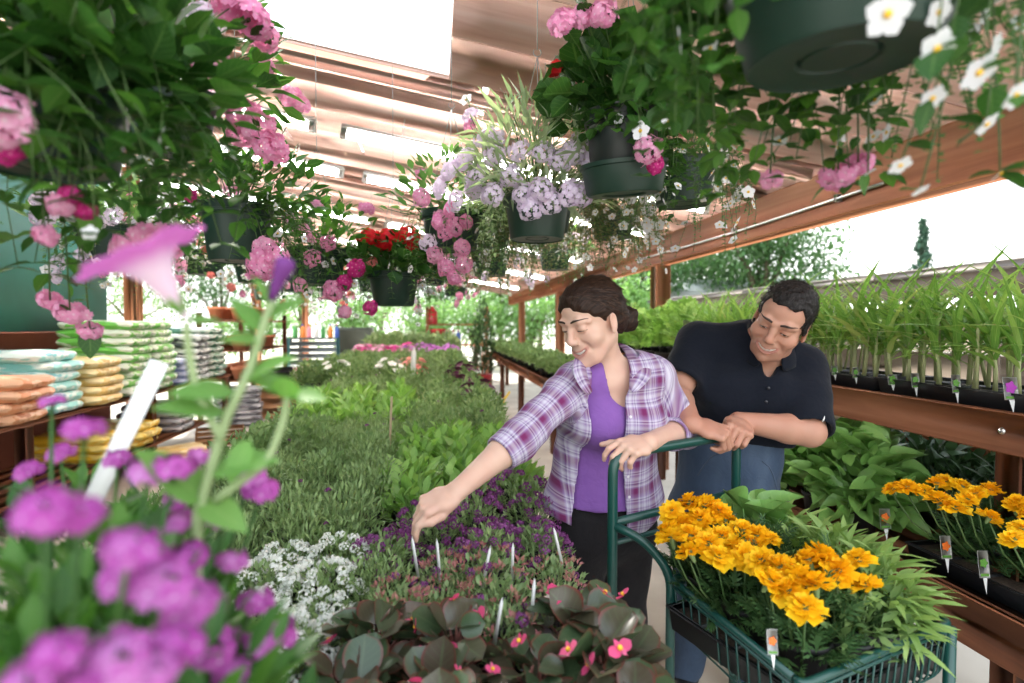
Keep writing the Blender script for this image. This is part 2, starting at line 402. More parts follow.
# ------------------------------------------------------------------ smooth solid modelling used for the two people
class SDF:
    def __init__(s, lo, hi, h):
        s.lo = np.array(lo, float); s.h = h; s.n = np.ceil((np.array(hi)-s.lo)/h).astype(int)+1
        s.ax = [(s.lo[i]+h*np.arange(s.n[i])).astype(np.float32) for i in range(3)]
        s.D = np.full(s.n, .3, np.float32)
    def apply(s, fn, lo, hi, k=.01, op='add'):
        a = np.clip(np.floor((np.array(lo)-s.lo)/s.h).astype(int), 0, s.n); b = np.clip(np.ceil((np.array(hi)-s.lo)/s.h).astype(int)+1, 0, s.n)
        if (b <= a).any(): return
        sl = tuple(slice(a[i], b[i]) for i in range(3))
        X = s.ax[0][sl[0]][:, None, None]; Y = s.ax[1][sl[1]][None, :, None]; Z = s.ax[2][sl[2]][None, None, :]
        d = fn(X, Y, Z); A = s.D[sl]
        if op == 'add':
            h = np.maximum(k-np.abs(A-d), 0)/k; s.D[sl] = np.minimum(A, d)-h*h*k*.25
        else:
            d = -d; h = np.maximum(k-np.abs(A-d), 0)/k; s.D[sl] = np.maximum(A, d)+h*h*k*.25
    def cone(s, a, b, ra, rb, k=.01, op='add'):
        a = np.array(a, float); b = np.array(b, float); ba = b-a; L = max(ba@ba, 1e-9); m = max(ra, rb)+k+.012
        def fn(X, Y, Z):
            x, y, z = X-a[0], Y-a[1], Z-a[2]
            t = np.clip((x*ba[0]+y*ba[1]+z*ba[2])/L, 0, 1)
            return np.sqrt((x-t*ba[0])**2+(y-t*ba[1])**2+(z-t*ba[2])**2)-(ra+(rb-ra)*t)
        s.apply(fn, np.minimum(a, b)-m, np.maximum(a, b)+m, k, op)
    def chain(s, pts, rs, k=.01, op='add'):
        for i in range(len(pts)-1): s.cone(pts[i], pts[i+1], rs[i], rs[i+1], k, op)
    def ell(s, c, r, R=None, k=.01, op='add'):
        c = np.array(c, float); r = np.array(r, float); R = np.eye(3) if R is None else R; m = r.max()+k+.012
        def fn(X, Y, Z):
            x, y, z = X-c[0], Y-c[1], Z-c[2]
            q = [x*R[0, i]+y*R[1, i]+z*R[2, i] for i in range(3)]
            k0 = np.sqrt((q[0]/r[0])**2+(q[1]/r[1])**2+(q[2]/r[2])**2); k1 = np.sqrt((q[0]/r[0]**2)**2+(q[1]/r[1]**2)**2+(q[2]/r[2]**2)**2)
            return np.where(k1 > 1e-6, k0*(k0-1)/np.maximum(k1, 1e-6), -r.min())
        s.apply(fn, c-m, c+m, k, op)
    def econe(s, a, b, ra, rb, side, front, k=.02, op='add'):
        """tapered limb of oval section; ra, rb = (half width, half depth)"""
        a = np.array(a, float); b = np.array(b, float); ba = b-a; L = ba@ba; ln = math.sqrt(L); up = ba/ln
        side = np.array(side); side = nrm(side-up*(side@up)); fr = np.cross(up, side)
        if fr@np.array(front) < 0: fr = -fr
        m = max(max(ra), max(rb))+k+.012
        def fn(X, Y, Z):
            x, y, z = X-a[0], Y-a[1], Z-a[2]
            tt = (x*ba[0]+y*ba[1]+z*ba[2])/L; t = np.clip(tt, 0, 1)
            u = x*side[0]+y*side[1]+z*side[2]; v = x*fr[0]+y*fr[1]+z*fr[2]; w = (tt-t)*ln
            rx = ra[0]+(rb[0]-ra[0])*t; ry = ra[1]+(rb[1]-ra[1])*t; rm = np.minimum(rx, ry)
            return (np.sqrt((u/rx)**2+(v/ry)**2+(w/rm)**2)-1)*rm
        s.apply(fn, np.minimum(a, b)-m, np.maximum(a, b)+m, k, op)
    def keep(s, fn, k=.006):
        s.apply(lambda X, Y, Z: -fn(X, Y, Z), s.lo-1, s.lo+s.n*s.h+1, k, 'cut')
    def wrinkle(s, amp, f, seed=0):
        r = np.random.default_rng(seed); X = s.ax[0][:, None, None]; Y = s.ax[1][None, :, None]; Z = s.ax[2][None, None, :]
        for i in range(4):
            w = r.normal(size=3); w = w/np.linalg.norm(w)*f*(1+.5*i); p = r.uniform(0, 6.28)
            s.D += (amp/(1+.5*i)*np.sin(X*w[0]+Y*w[1]+Z*w[2]+p+1.5*np.sin(X*f*.4+Z*f*.3+i))).astype(np.float32)
    def sample(s, p):
        q = (np.array(p)-s.lo)/s.h; i = np.clip(np.floor(q).astype(int), 0, s.n-2); f = np.clip(q-i, 0, 1); D = s.D
        v = 0
        for a in (0, 1):
            for b in (0, 1):
                for c in (0, 1):
                    v += D[i[0]+a, i[1]+b, i[2]+c]*(f[0] if a else 1-f[0])*(f[1] if b else 1-f[1])*(f[2] if c else 1-f[2])
        return v
    def hit(s, p, d, n=160, step=.001):
        p = np.array(p, float)
        for i in range(n):
            if s.sample(p) < 0: return p
            p = p+d*step
        return p
    def surface(s):
        D = s.D; ins = D < 0
        a = ins[:-1, :-1, :-1]; cnt = np.zeros(a.shape, np.int8)
        for i in (0, 1):
            for j in (0, 1):
                for k in (0, 1):
                    cnt += ins[i:i+a.shape[0], j:j+a.shape[1], k:k+a.shape[2]]
        act = (cnt > 0) & (cnt < 8); idx = np.argwhere(act); n = len(idx)
        vid = np.full(a.shape, -1, np.int32); vid[act] = np.arange(n)
        val = np.stack([D[idx[:, 0]+i, idx[:, 1]+j, idx[:, 2]+k] for i in (0, 1) for j in (0, 1) for k in (0, 1)], 1)
        cor = np.array([[i, j, k] for i in (0, 1) for j in (0, 1) for k in (0, 1)], float)
        acc = np.zeros((n, 3)); num = np.zeros(n)
        for p in range(8):
            for q in range(p+1, 8):
                if np.abs(cor[p]-cor[q]).sum() != 1: continue
                vp, vq = val[:, p], val[:, q]; m = (vp < 0) != (vq < 0)
                t = np.where(m, vp/np.where(m, vp-vq, 1), 0)
                acc += np.where(m[:, None], cor[p]+t[:, None]*(cor[q]-cor[p]), 0); num += m
        V = s.lo + (idx+acc/num[:, None])*s.h
        F = []
        for ax in range(3):
            o1, o2 = (ax+1) % 3, (ax+2) % 3
            sa = [slice(None)]*3; sb = [slice(None)]*3; sa[ax] = slice(0, -1); sb[ax] = slice(1, None)
            A = ins[tuple(sa)]; B = ins[tuple(sb)]; ch = A != B
            e = np.argwhere(ch); e = e[(e[:, o1] > 0) & (e[:, o2] > 0) & (e[:, o1] < D.shape[o1]-1) & (e[:, o2] < D.shape[o2]-1)]
            fl = A[tuple(e.T)]
            q = []
            for (u, v) in ((-1, -1), (0, -1), (0, 0), (-1, 0)):
                c = e.copy(); c[:, o1] += u; c[:, o2] += v; q.append(vid[tuple(c.T)])
            q = np.stack(q, 1); q[~fl] = q[~fl][:, ::-1]; F.append(q)
        F = np.concatenate(F); F = F[(F >= 0).all(1)]
        return V, F
    def mesh(s, name, relax=2):
        V, F = s.surface()
        n = len(V)
        for _ in range(relax):
            acc = np.zeros((n, 3)); c = np.zeros(n)
            for i in range(4):
                j = F[:, (i+1) % 4]
                np.add.at(acc, F[:, i], V[j]); np.add.at(c, F[:, i], 1); np.add.at(acc, j, V[F[:, i]]); np.add.at(c, j, 1)
            V = V*.5+.5*acc/np.maximum(c, 1)[:, None]
        return mesh_from(name, V, F.ravel(), np.arange(len(F))*4), V

def point_attr(me, name, arr):
    arr = np.asarray(arr, np.float32)
    if arr.ndim == 1:
        a = me.attributes.new(name, 'FLOAT', 'POINT'); a.data.foreach_set('value', arr)
    else:
        a = me.attributes.new(name, 'FLOAT_VECTOR', 'POINT'); a.data.foreach_set('vector', arr.ravel())

def hand(S, W, d, n, thumb_side, size, curls, thumb_dir, spread=.06, k=.005, thumb_bend=.4):
    """W wrist, d towards the knuckles, n out of the back of the hand, curls = bends of index..little finger"""
    d = nrm(d); n = nrm(np.array(n)-d*(np.array(n)@d)); s_ = nrm(np.array(thumb_side)-d*(np.array(thumb_side)@d)-n*(np.array(thumb_side)@n))
    z = size
    S.econe(W-d*.005*z, W+d*.045*z, (.025*z, .018*z), (.036*z, .0165*z), s_, n, .012)
    S.econe(W+d*.04*z, W+d*.082*z, (.036*z, .0165*z), (.038*z, .0125*z), s_, n, .012)
    S.ell(W+d*.035*z+s_*.022*z-n*.009*z, (.017*z, .03*z, .015*z), np.stack([s_, d, n], 1), .012)
    off = (.028, .0095, -.0095, -.027); ln = (.074, .083, .077, .06); kd = (.09, .094, .09, .081)
    for i in range(4):
        p = W+d*kd[i]*z+s_*off[i]*z; a = 0
        dd = nrm(d+s_*spread*(1.5-i)); L = ln[i]*z*np.array([.47, .3, .23]); r = np.array([.0092, .0084, .0076, .0062])*z*(.92 if i == 3 else 1)
        S.cone(W+d*.05*z+s_*off[i]*.8*z+n*.002*z, p, .009*z, r[0], .008)
        S.ell(p+n*.002*z, (.0098*z,)*3, None, .004)
        for j in range(3):
            a += curls[i][j]; v = dd*math.cos(a)-n*math.sin(a); q = p+v*L[j]
            S.cone(p, q, r[j], r[j+1], .0025); p = q
    b = W+d*.022*z+s_*.024*z-n*.006*z; t = nrm(thumb_dir); ax = nrm(np.cross(t, d)) if np.linalg.norm(np.cross(t, d)) > .05 else n
    m = b+t*.042*z; t2 = rotm(ax, thumb_bend*.5)@t; e = m+t2*.03*z; t3 = rotm(ax, thumb_bend)@t; f = e+t3*.024*z
    S.chain([b, m, e, f], [.0135*z, .0108*z, .0098*z, .0078*z], .005)

def head(S, c, R, z, male):
    """c centre between the ears, R columns = right, forward, up; z scale"""
    L = lambda x, y, h: c+R@(np.array([x, y, h])*z)
    E = lambda x, y, h, r, k=.012, op='add', Q=None: S.ell(L(x, y, h), np.array(r)*z, R if Q is None else R@Q, k, op)
    jw = 1.1 if male else 1.0
    E(0, -.014, .036, (.075, .095, .084)); E(0, .03, .045, (.062, .06, .06), .02)
    E(0, .022, -.03, (.0585*jw, .066, .076), .02)
    E(0, .045, -.062, (.045*jw, .045, .05), .02)
    S.chain([L(.047*jw, -.002, -.050), L(.027*jw, .052, -.094), L(0, .073, -.103), L(-.027*jw, .052, -.094), L(-.047*jw, -.002, -.050)], np.array([.016, .0145, .0145, .0145, .016])*z, .02)
    for s in (1, -1):
        E(s*.044, .058, -.030, (.025, .023, .021), .026)               # cheek
        E(s*.034, .1045, .004, (.019, .017, .0135), .014, 'cut')     # eye socket
        E(s*.032, .0795, .003, (.0165, .0125, .0125), .004)          # eyelid over the eyeball
        S.chain([L(s*.012, .0895, .022), L(s*.034, .0875, .027), L(s*.054, .068, .02)], np.array([.0075, .007, .006])*z*(1.15 if male else .9), .014)
        Q = rotm((0, 0, 1), -s*.35)@rotm((1, 0, 0), .2)
        E(s*.076, -.006, -.006, (.0075, .019, .031), .006, 'add', Q)
        E(s*.083, -.002, -.003, (.006, .011, .019), .004, 'cut', Q)
        E(s*.078, .003, -.031, (.006, .009, .011), .005, 'add', Q)
        E(s*.0118, .0965, -.0345, (.008, .0105, .0075), .006)        # nostril wing
    S.chain([L(0, .0885, .017), L(0, .0955, -.003), L(0, .1075, -.027)], np.array([.0085, .0085, .0108])*z*(1.08 if male else .95), .011)
    E(0, .1055, -.031, (.0108, .0105, .009), .006)
    # smiling mouth: a slight mound, the opening cut into it, lips round the opening, corners raised and drawn back
    E(0, .0605, -.072, (.040, .026, .024), .016)
    fw = R[:, 1]; ss = np.linspace(-1, 1, 13); hs = lambda t: -.0725+.0165*t*t
    on = lambda x, h, d: S.hit(L(x, .16, h), -fw)+fw*d*z
    wv = np.sqrt(np.clip(1-ss*ss, 0, 1))
    up = [on(.0345*t, hs(t)+.0062*(1-t*t), -.0004) for t in ss]; lo = [on(.0345*t, hs(t)-.0075*(1-t*t), -.0002) for t in ss]
    gap = [on(.0325*t, hs(t), .0005) for t in ss]; S.teeth = [on(.031*t, hs(t), 0) for t in ss]
    S.chain(up, (.0016+.0026*wv)*z, .003); S.chain(lo, (.0016+.0034*wv)*z, .003)
    S.chain(gap, (.0018+.0046*wv)*z, .0015, 'cut')
    for s in (1, -1):                                               # smile fold beside the mouth
        S.chain([on(s*.023, -.036, .0005), on(s*.037, -.047, .0005), on(s*.043, -.062, .0005)], np.array([.0022, .0024, .0015])*z, .012, 'cut')
    return L, up, lo, gap

def face_parts(S, L, R, z, root, male, mats, gap):
    """brows, eyes, lashes and teeth lie on the modelled face"""
    fw = R[:, 1]
    def on(x, h, lift): return S.hit(L(x, .15, h), -fw)+fw*lift
    for s in (1, -1):
        m = MB(); n = 9
        pts = [on(s*(.0125+.0435*t), .0255+.0085*math.sin(t*2.3)-.004*t, .0008) for t in np.linspace(0, 1, n)]
        w = (.0032 if male else .0026)*z
        m.tube(pts, [w*(.75+.6*math.sin(PI*min(1, t*1.3+.12))) if t < .75 else w*(1.3-1.2*(t-.2)) for t in np.linspace(0, 1, n)], 6)
        m.build('eyebrow', mats['brow'], root, True)
        # eyeball seen through narrowed lids
        m = MB(); xs = np.linspace(-1, 1, 11); V = []; ho = .0035 if male else .0016
        for t in xs:
            x = s*.032+.0128*t*s; arc = 1-t*t
            for h in (-.0035-.0008*arc+.0, -.0035+ho*arc): V.append(on(x, h+.0005, .0007))
        m.add(V, [(2*i, 2*i+2, 2*i+3, 2*i+1) for i in range(10)])
        ey = m.build('eye', mats['white'], root, True)
        m = MB(); V = []
        ic = -.1 if male else -.2
        for t in np.linspace(ic-.36, ic+.36, 7):
            x = s*.032+.0128*t; arc = 1-t*t
            for h in (-.0035-.0008*arc, -.0035+ho*arc): V.append(on(x, h+.0005, .0012))
        m.add(V, [(2*i, 2*i+2, 2*i+3, 2*i+1) for i in range(6)])
        m.build('iris', mats['iris'], ey, True)
        m = MB(); m.tube([on(s*.032+.0145*t*s, -.0028+ho*(1-t*t)-.0006*t, .0012) for t in xs], [(.0012 if male else .0016)*z*(1-.5*abs(t)) for t in xs], 6)
        m.build('eyelash', mats['brow'], root, True)
    m = MB(); V = []; k = len(S.teeth)
    for p, t in zip(S.teeth, np.linspace(-1, 1, k)):
        for h in (.0075, -.0022): V.append(p-R[:, 1]*.0035*z+R[:, 2]*h*z*(1-.55*t*t))
    m.add(V, [(2*i, 2*i+2, 2*i+3, 2*i+1) for i in range(k-1)])
    o = m.build('teeth', mats['teeth'], root, True); sol = o.modifiers.new('solid', 'SOLIDIFY'); sol.thickness = .003

def skin_mat(name, base, ruddy, lip):
    m, nt, out = new_mat(name)
    bs = N(nt, 'ShaderNodeBsdfPrincipled', i_Roughness=.48); bs.inputs['Specular IOR Level'].default_value = .35
    tc = N(nt, 'ShaderNodeTexCoord'); nz = N(nt, 'ShaderNodeTexNoise', i_Scale=18.0, i_Detail=3); nt.links.new(tc.outputs['Object'], nz.inputs['Vector'])
    e = N(nt, 'ShaderNodeMapRange', i_1=.35, i_2=.75); nt.links.new(nz.outputs[0], e.inputs[0])
    c = mixc(nt, math_(nt, 'MULTIPLY', e.outputs[0], .5), base, ruddy)
    for at, col in (('ruddy', ruddy), ('lip', lip), ('beard', (base[0]*.55, base[1]*.52, base[2]*.55))):
        a = N(nt, 'ShaderNodeAttribute', attribute_name=at); c = mixc(nt, a.outputs['Fac'], c, col)
    nt.links.new(c, bs.inputs['Base Color'])
    bs.inputs['Subsurface Weight'].default_value = .12; bs.inputs['Subsurface Radius'].default_value = (.9, .35, .2); bs.inputs['Subsurface Scale'].default_value = .012
    nt.links.new(bs.outputs[0], out.inputs[0]); return m

def hair_mat(name, c1, c2, c3, scale, R):
    m, nt, out = new_mat(name)
    a = N(nt, 'ShaderNodeAttribute', attribute_name='strand'); nz = N(nt, 'ShaderNodeTexNoise', i_Scale=1.0, i_Detail=4)
    mp = N(nt, 'ShaderNodeMapping'); mp.inputs['Scale'].default_value = scale; nt.links.new(a.outputs['Vector'], mp.inputs[0]); nt.links.new(mp.outputs[0], nz.inputs['Vector'])
    r = ramp(nt, [(.3, c1), (.52, c2), (.72, c3)]); nt.links.new(nz.outputs[0], r.inputs[0])
    bs = N(nt, 'ShaderNodeBsdfPrincipled', i_Roughness=.55); bs.inputs['Specular IOR Level'].default_value = .25; nt.links.new(r.outputs[0], bs.inputs['Base Color'])
    bp = N(nt, 'ShaderNodeBump', i_Strength=.7, i_Distance=.004); nt.links.new(nz.outputs[0], bp.inputs['Height']); nt.links.new(bp.outputs[0], bs.inputs['Normal'])
    nt.links.new(bs.outputs[0], out.inputs[0]); return m
def seg_dist(V, pts):
    d = np.full(len(V), 9.0)
    for a, b in zip(pts[:-1], pts[1:]):
        ba = b-a; t = np.clip(((V-a)@ba)/(ba@ba), 0, 1); d = np.minimum(d, np.linalg.norm(V-a-t[:, None]*ba, axis=1))
    return d

def hair_tufts(V, me, n, tpl, size, flow, lift, seed, mask=None):
    """fine blades of hair lying along flow(p, normal) on the hair surface"""
    rs = np.random.default_rng(seed); Nn = np.zeros(len(V)*3, np.float32); me.vertices.foreach_get('normal', Nn); Nn = Nn.reshape(-1, 3)
    ok = np.arange(len(V)) if mask is None else np.where(mask)[0]; idx = rs.choice(ok, n); p = V[idx]; nn = Nn[idx]; d = flow(p, nn); d = d-nn*np.sum(d*nn, 1)[:, None]; d /= np.linalg.norm(d, axis=1)[:, None]+1e-9
    ctr = V.mean(0); good = np.sum(nn*(p-ctr)/np.linalg.norm(p-ctr, axis=1)[:, None], 1) > .55; p, nn, d = p[good], nn[good], d[good]; n = len(p)
    d = d+nn*lift+rs.normal(size=(n, 3))*.10; B = basis_many(d, nn); S = Scatter(); S.put(tpl, sc3(B, rs.uniform(*size, n)), p+nn*.0004); return S.mesh('hair_tufts')
def hair_blade_mat(name, cols):
    m, nt, out = new_mat(name); geo = N(nt, 'ShaderNodeNewGeometry'); r = ramp(nt, [(i/(len(cols)-1), c) for i, c in enumerate(cols)]); nt.links.new(geo.outputs['Random Per Island'], r.inputs[0])
    bs = N(nt, 'ShaderNodeBsdfPrincipled', i_Roughness=.5); bs.inputs['Specular IOR Level'].default_value = .3; nt.links.new(r.outputs[0], bs.inputs['Base Color']); nt.links.new(bs.outputs[0], out.inputs[0]); return m
# ------------------------------------------------------------------ the woman in the plaid shirt
def rebase(root, loc):
    loc = Vector(loc); obs = [root]+[c for c in root.children]+[g for c in root.children for g in c.children]
    for o in obs: o.data.transform(Matrix.Translation(-loc))
    root.location = loc

def cloth_mat(name, nodes_fn, rough=.85, bump=.3):
    m, nt, out = new_mat(name)
    bs = N(nt, 'ShaderNodeBsdfPrincipled', i_Roughness=rough); bs.inputs['Specular IOR Level'].default_value = .15
    bs.inputs['Sheen Weight'].default_value = .08
    nt.links.new(nodes_fn(nt), bs.inputs['Base Color'])
    tc = N(nt, 'ShaderNodeTexCoord'); nz = N(nt, 'ShaderNodeTexNoise', i_Scale=26.0, i_Detail=3, i_Distortion=.8); nt.links.new(tc.outputs['Object'], nz.inputs['Vector'])
    bp = N(nt, 'ShaderNodeBump', i_Strength=bump, i_Distance=.012); nt.links.new(nz.outputs[0], bp.inputs['Height']); nt.links.new(bp.outputs[0], bs.inputs['Normal'])
    nt.links.new(bs.outputs[0], out.inputs[0]); return m

def plaid(nt):
    a = N(nt, 'ShaderNodeAttribute', attribute_name='cloth'); sp = N(nt, 'ShaderNodeSeparateXYZ'); nt.links.new(a.outputs['Vector'], sp.inputs[0])
    W, Lv, Pu, Mg = (.60, .57, .66), (.30, .20, .40), (.095, .025, .165), (.17, .025, .105)
    st = [(0, W), (.10, Lv), (.16, W), (.20, Pu), (.23, W), (.30, Lv), (.46, Mg), (.60, Mg), (.66, Lv), (.70, W), (.80, Pu), (.83, W), (.88, Lv), (.94, W)]
    cs = []
    for i, per in ((0, 1/.074), (1, 1/.082)):
        f = math_(nt, 'FRACT', math_(nt, 'MULTIPLY', sp.outputs[i], per)); r = ramp(nt, st, 'CONSTANT' if False else 'LINEAR'); nt.links.new(f, r.inputs[0]); cs.append(r.outputs[0])
    return mixc(nt, .5, cs[0], cs[1])
def solid(c, c2=None, sc=40):
    def fn(nt):
        tc = N(nt, 'ShaderNodeTexCoord'); nz = N(nt, 'ShaderNodeTexNoise', i_Scale=float(sc), i_Detail=5); nt.links.new(tc.outputs['Object'], nz.inputs['Vector'])
        return mixc(nt, nz.outputs[0], c, c2 or c)
    return fn

MPL = cloth_mat('plaid_cotton', plaid); MTEE = cloth_mat('lilac_jersey', solid((.20, .085, .33), (.24, .11, .38)), bump=.35)
MBLK = cloth_mat('black_trouser_cloth', solid((.012, .011, .013), (.022, .02, .022)))
MSKW = skin_mat('fair_skin', (.66, .43, .33), (.62, .32, .25), (.48, .20, .17)); MSKM = skin_mat('tanned_skin', (.50, .27, .19), (.46, .20, .135), (.36, .12, .10))
MWHT = plain_mat('eye_white', (.7, .66, .62), .2); MIRIS = plain_mat('dark_iris', (.03, .017, .01), .15); MTEETH = plain_mat('tooth_white', (.82, .78, .72), .25)
MBROW = plain_mat('dark_brow_hair', (.035, .018, .012), .6); MSHOE = plain_mat('dark_shoe', (.02, .018, .017), .5)
MBTN = plain_mat('pearl_button', (.75, .72, .75), .25)

def torso_frame(RS, LS, HP):
    mid = (RS+LS)/2; up = nrm(mid-HP); sx = LS-RS; sx = nrm(sx-up*(sx@up)); fr = np.cross(sx, up); return mid, up, sx, fr   # sx: the person's left

def build_woman():
    HP, WA, CH = P(604, 503, 1.72), P(605, 455, 1.70), P(609, 412, 1.675)
    RS, LS, NB = P(573, 387, 1.60), P(655, 378, 1.685), P(612, 370, 1.66)
    RE, RW, LE, LW = P(518, 439, 1.45), P(457, 491, 1.325), P(684, 431, 1.70), P(648, 442.5, 1.475)
    HC = P(593, 321, 1.585)
    mid, up, sx, fr = torso_frame(RS, LS, HP)
    psi, phi = math.radians(54), math.radians(20)
    f = -CR*math.sin(psi)*math.cos(phi) - CU*math.sin(phi) - CF*math.cos(psi)*math.cos(phi)
    R = frame(f, CU-CR*.02)
    SHC = mid-up*.005
    def torso(S, g):
        pg, g0 = g, g
        if g < 0: pg = -.045
        S.econe(HP-up*.10, HP, (.165+pg, .112+pg), (.172+pg, .11+pg), sx, fr, .03)
        S.econe(HP, WA, (.172+pg, .11+pg), (.128+g, .088+g), sx, fr, .03)
        S.econe(WA, CH, (.128+g, .088+g), (.142+g, .098+g), sx, fr, .03)
        S.econe(CH, SHC, (.142+g, .098+g), (.118+g, .07+g), sx, fr, .03)
        S.cone(RS+sx*.012, SHC+up*.018, .052+g, .062+g, .03); S.cone(LS-sx*.012, SHC+up*.018, .052+g, .062+g, .03)
        for s in (-1, 1): S.ell(CH+sx*s*.066+fr*.066-up*.012, (.064+g,)*3, None, .035)
    pts = np.array([HP, RS, LS, RW, LE, HC]); lo = pts.min(0)-.2; hi = pts.max(0)+.2; lo[2] = HP[2]-.22
    # ---- skin
    S = SDF(lo, hi, .0031); torso(S, -.006)
    neck_top = HC+R@np.array([0, -.012, -.05])
    S.cone(NB-up*.03, neck_top, .051, .044, .025)
    S.cone(NB+fr*.03-up*.02-sx*.03, HC+R@np.array([-.045, -.02, -.05]), .012, .014, .02)   # neck tendon
    for A, B, C_ in ((RS, RE, RW), (LS, LE, LW)):
        S.chain([A, B], [.047, .038], .02); F1 = B+(C_-B)*.3
        S.chain([B, F1], [.037, .038], .015); S.chain([F1, C_], [.038, .0245], .012)
    for s in (-1, 1): S.cone(SHC+up*.012+fr*.045+sx*s*.016, (RS if s < 0 else LS)+fr*.035+up*.012, .008, .008, .02)   # collar bones
    hd = nrm(P(424, 507, 1.295)-RW); hn = CU*.72-CR*.42-CF*.5
    hand(S, RW, hd, hn, CR*.6-CU*.5-CF*.45, .98, [(.55, .45, .3), (.75, .45, .3), (.85, .5, .35), (.9, .5, .4)], nrm(hd*.95+CR*.05-CU*.55-CF*.2), .10, thumb_bend=.7)
    hd2 = nrm(P(616, 451, 1.395)-LW); hn2 = CU*.85-CF*.55
    hand(S, LW, hd2, hn2, CF*.8+CU*.4, .98, [(.55, .75, .5), (.85, .85, .5), (1.0, .9, .5), (1.05, .95, .5)], nrm(-CR*.9+CU*.0+CF*.15-CU*.12), .10, thumb_bend=.25)
    L, lu, ll, gap = head(S, HC, R, .985, False)
    me, V = S.mesh('person', 1)
    lip = np.clip(1-np.minimum(seg_dist(V, lu)-.0042, seg_dist(V, ll)-.0048)/.0022, 0, 1)*.75
    q = (V-HC)@R
    rud = np.zeros(len(V))
    for s in (1, -1): rud = np.maximum(rud, .28*np.exp(-(np.linalg.norm(q-np.array([s*.045, .07, -.035]), axis=1)/.022)**2))
    rud = np.maximum(rud, .3*np.exp(-(np.linalg.norm(q-np.array([0, .11, -.03]), axis=1)/.014)**2))
    point_attr(me, 'lip', lip); point_attr(me, 'ruddy', rud); point_attr(me, 'beard', lip*0)
    root = link('person', me, MSKW)
    tag(root, 'smiling woman in a purple plaid shirt reaching over the flower table', 'person')
    face_parts(S, L, R, .985, root, False, dict(brow=MBROW, white=MWHT, iris=MIRIS, teeth=MTEETH), gap)
    # ---- hair, swept back into a low bun
    H = SDF(HC-.2, HC+.2, .0032); z = .985
    E = lambda x, y, h, r, k=.012, op='add': H.ell(L(x, y, h), np.array(r)*z, R, k, op)
    E(0, -.016, .04, (.0835, .102, .092)); E(0, .028, .052, (.070, .066, .062), .02); E(0, -.05, -.01, (.07, .066, .07), .02)
    pl = lambda nx, ny, nz, c: (lambda X, Y, Z: -((R[0, 0]*nx+R[0, 1]*ny+R[0, 2]*nz)*(X-HC[0])+(R[1, 0]*nx+R[1, 1]*ny+R[1, 2]*nz)*(Y-HC[1])+(R[2, 0]*nx+R[2, 1]*ny+R[2, 2]*nz)*(Z-HC[2])-c*z))
    H.keep(pl(0, -.60, .80, -.008), .012)
    H.keep(pl(0, -.99, .12, -.078), .01)
    for s in (1, -1): E(s*.079, -.004, -.012, (.02, .021, .03), .006, 'cut')
    for i, (x, y, h, r) in enumerate(((-.012, -.122, -.035, .034), (-.02, -.138, -.03, .026), (-.002, -.13, -.055, .026), (-.024, -.125, -.055, .022), (-.006, -.14, -.015, .02))): E(x, y, h, (r, r*.95, r), .008)
    H.wrinkle(.0011, 150, 4)
    hm, HV = H.mesh('hair', 1); q = (HV-HC)@R
    # strands run from the brow back to the bun: coordinate across them = angle about the brow-to-bun axis
    ang = np.arctan2(q[:, 0], q[:, 2]+.01); bun = (np.linalg.norm(q-np.array([-.012, -.13, -.04]), axis=1) < .05)
    st = np.stack([ang*.09, q[:, 1], np.zeros(len(q))], 1); st[bun] = np.stack([q[bun, 1]*.6+q[bun, 2], q[bun, 0], q[bun, 1]], 1)
    point_attr(hm, 'strand', st)
    MH = hair_mat('brown_hair', (.010, .005, .0035), (.026, .012, .007), (.06, .028, .016), (260, 14, 60), R)
    ho = link('hair', hm, MH, root)
    bunp = HC+R@np.array([-.012, -.128, -.04]); blade = leaf(1, .075, 'lance', .3, -.16, 4)
    tf = hair_tufts(HV, hm, 5200, blade, (.018, .032), lambda p, nn: bunp-p, .03, 5, mask=~bun & (q@np.array([0, -.60, .80]) > .024)); link('hair_strand', tf, hair_blade_mat('brown_hair_blades', [(.012, .006, .004), (.030, .014, .008), (.075, .036, .02)]), ho)
    m = MB(); r2 = np.random.default_rng(3)
    for i in range(60):                                            # loose ends of the bun
        c0 = L(-.012+r2.normal()*.012, -.138+r2.normal()*.01, -.036+r2.normal()*.016); dv = nrm(R@np.array([r2.normal()*.8-.3, -.7+r2.normal()*.5, r2.normal()*.9-.15]))
        bend = nrm(r2.normal(size=3))*.5; m.tube([c0+dv*t*.02+bend*t*t*.02 for t in np.linspace(0, 1, 5)], [.0016, .0014, .0011, .0008, .0003], 4)
    MH2 = plain_mat('loose_brown_hair', (.055, .028, .017), .45); m.build('hair_wisp', MH2, root, True)
    # ---- T-shirt
    T = SDF(lo, hi, .0045); torso(T, .008); T.wrinkle(.0022, 26, 2)
    T.ell(NB+fr*.055+up*.005, np.array([.066, .13, .098]), np.stack([sx, fr, up], 1), .004, 'cut'); T.ell(NB+up*.03, (.075, .09, .08), np.stack([sx, fr, up], 1), .004, 'cut')
    hem = HP+up*.032
    T.keep(lambda X, Y, Z: -((X-hem[0])*up[0]+(Y-hem[1])*up[1]+(Z-hem[2])*up[2]), .004)
    tm, _ = T.mesh('tee_shirt', 2); link('tee_shirt', tm, MTEE, root)
    # ---- open plaid shirt with rolled sleeves
    K = SDF(lo, hi, .0042); torso(K, .021)
    K.econe(HP-up*.16, WA, (.208, .138), (.166, .119), sx, fr, .03)
    K.wrinkle(.0035, 19, 5)
    B = SDF(lo, hi, .0042); torso(B, .012); B.econe(HP-up*.16, WA, (.198, .128), (.156, .109), sx, fr, .03); B.wrinkle(.0035, 19, 5)
    K.D = np.maximum(K.D, -(B.D))
    o = CH
    def loc(V): q = V-o; return q@sx, q@fr, q@up
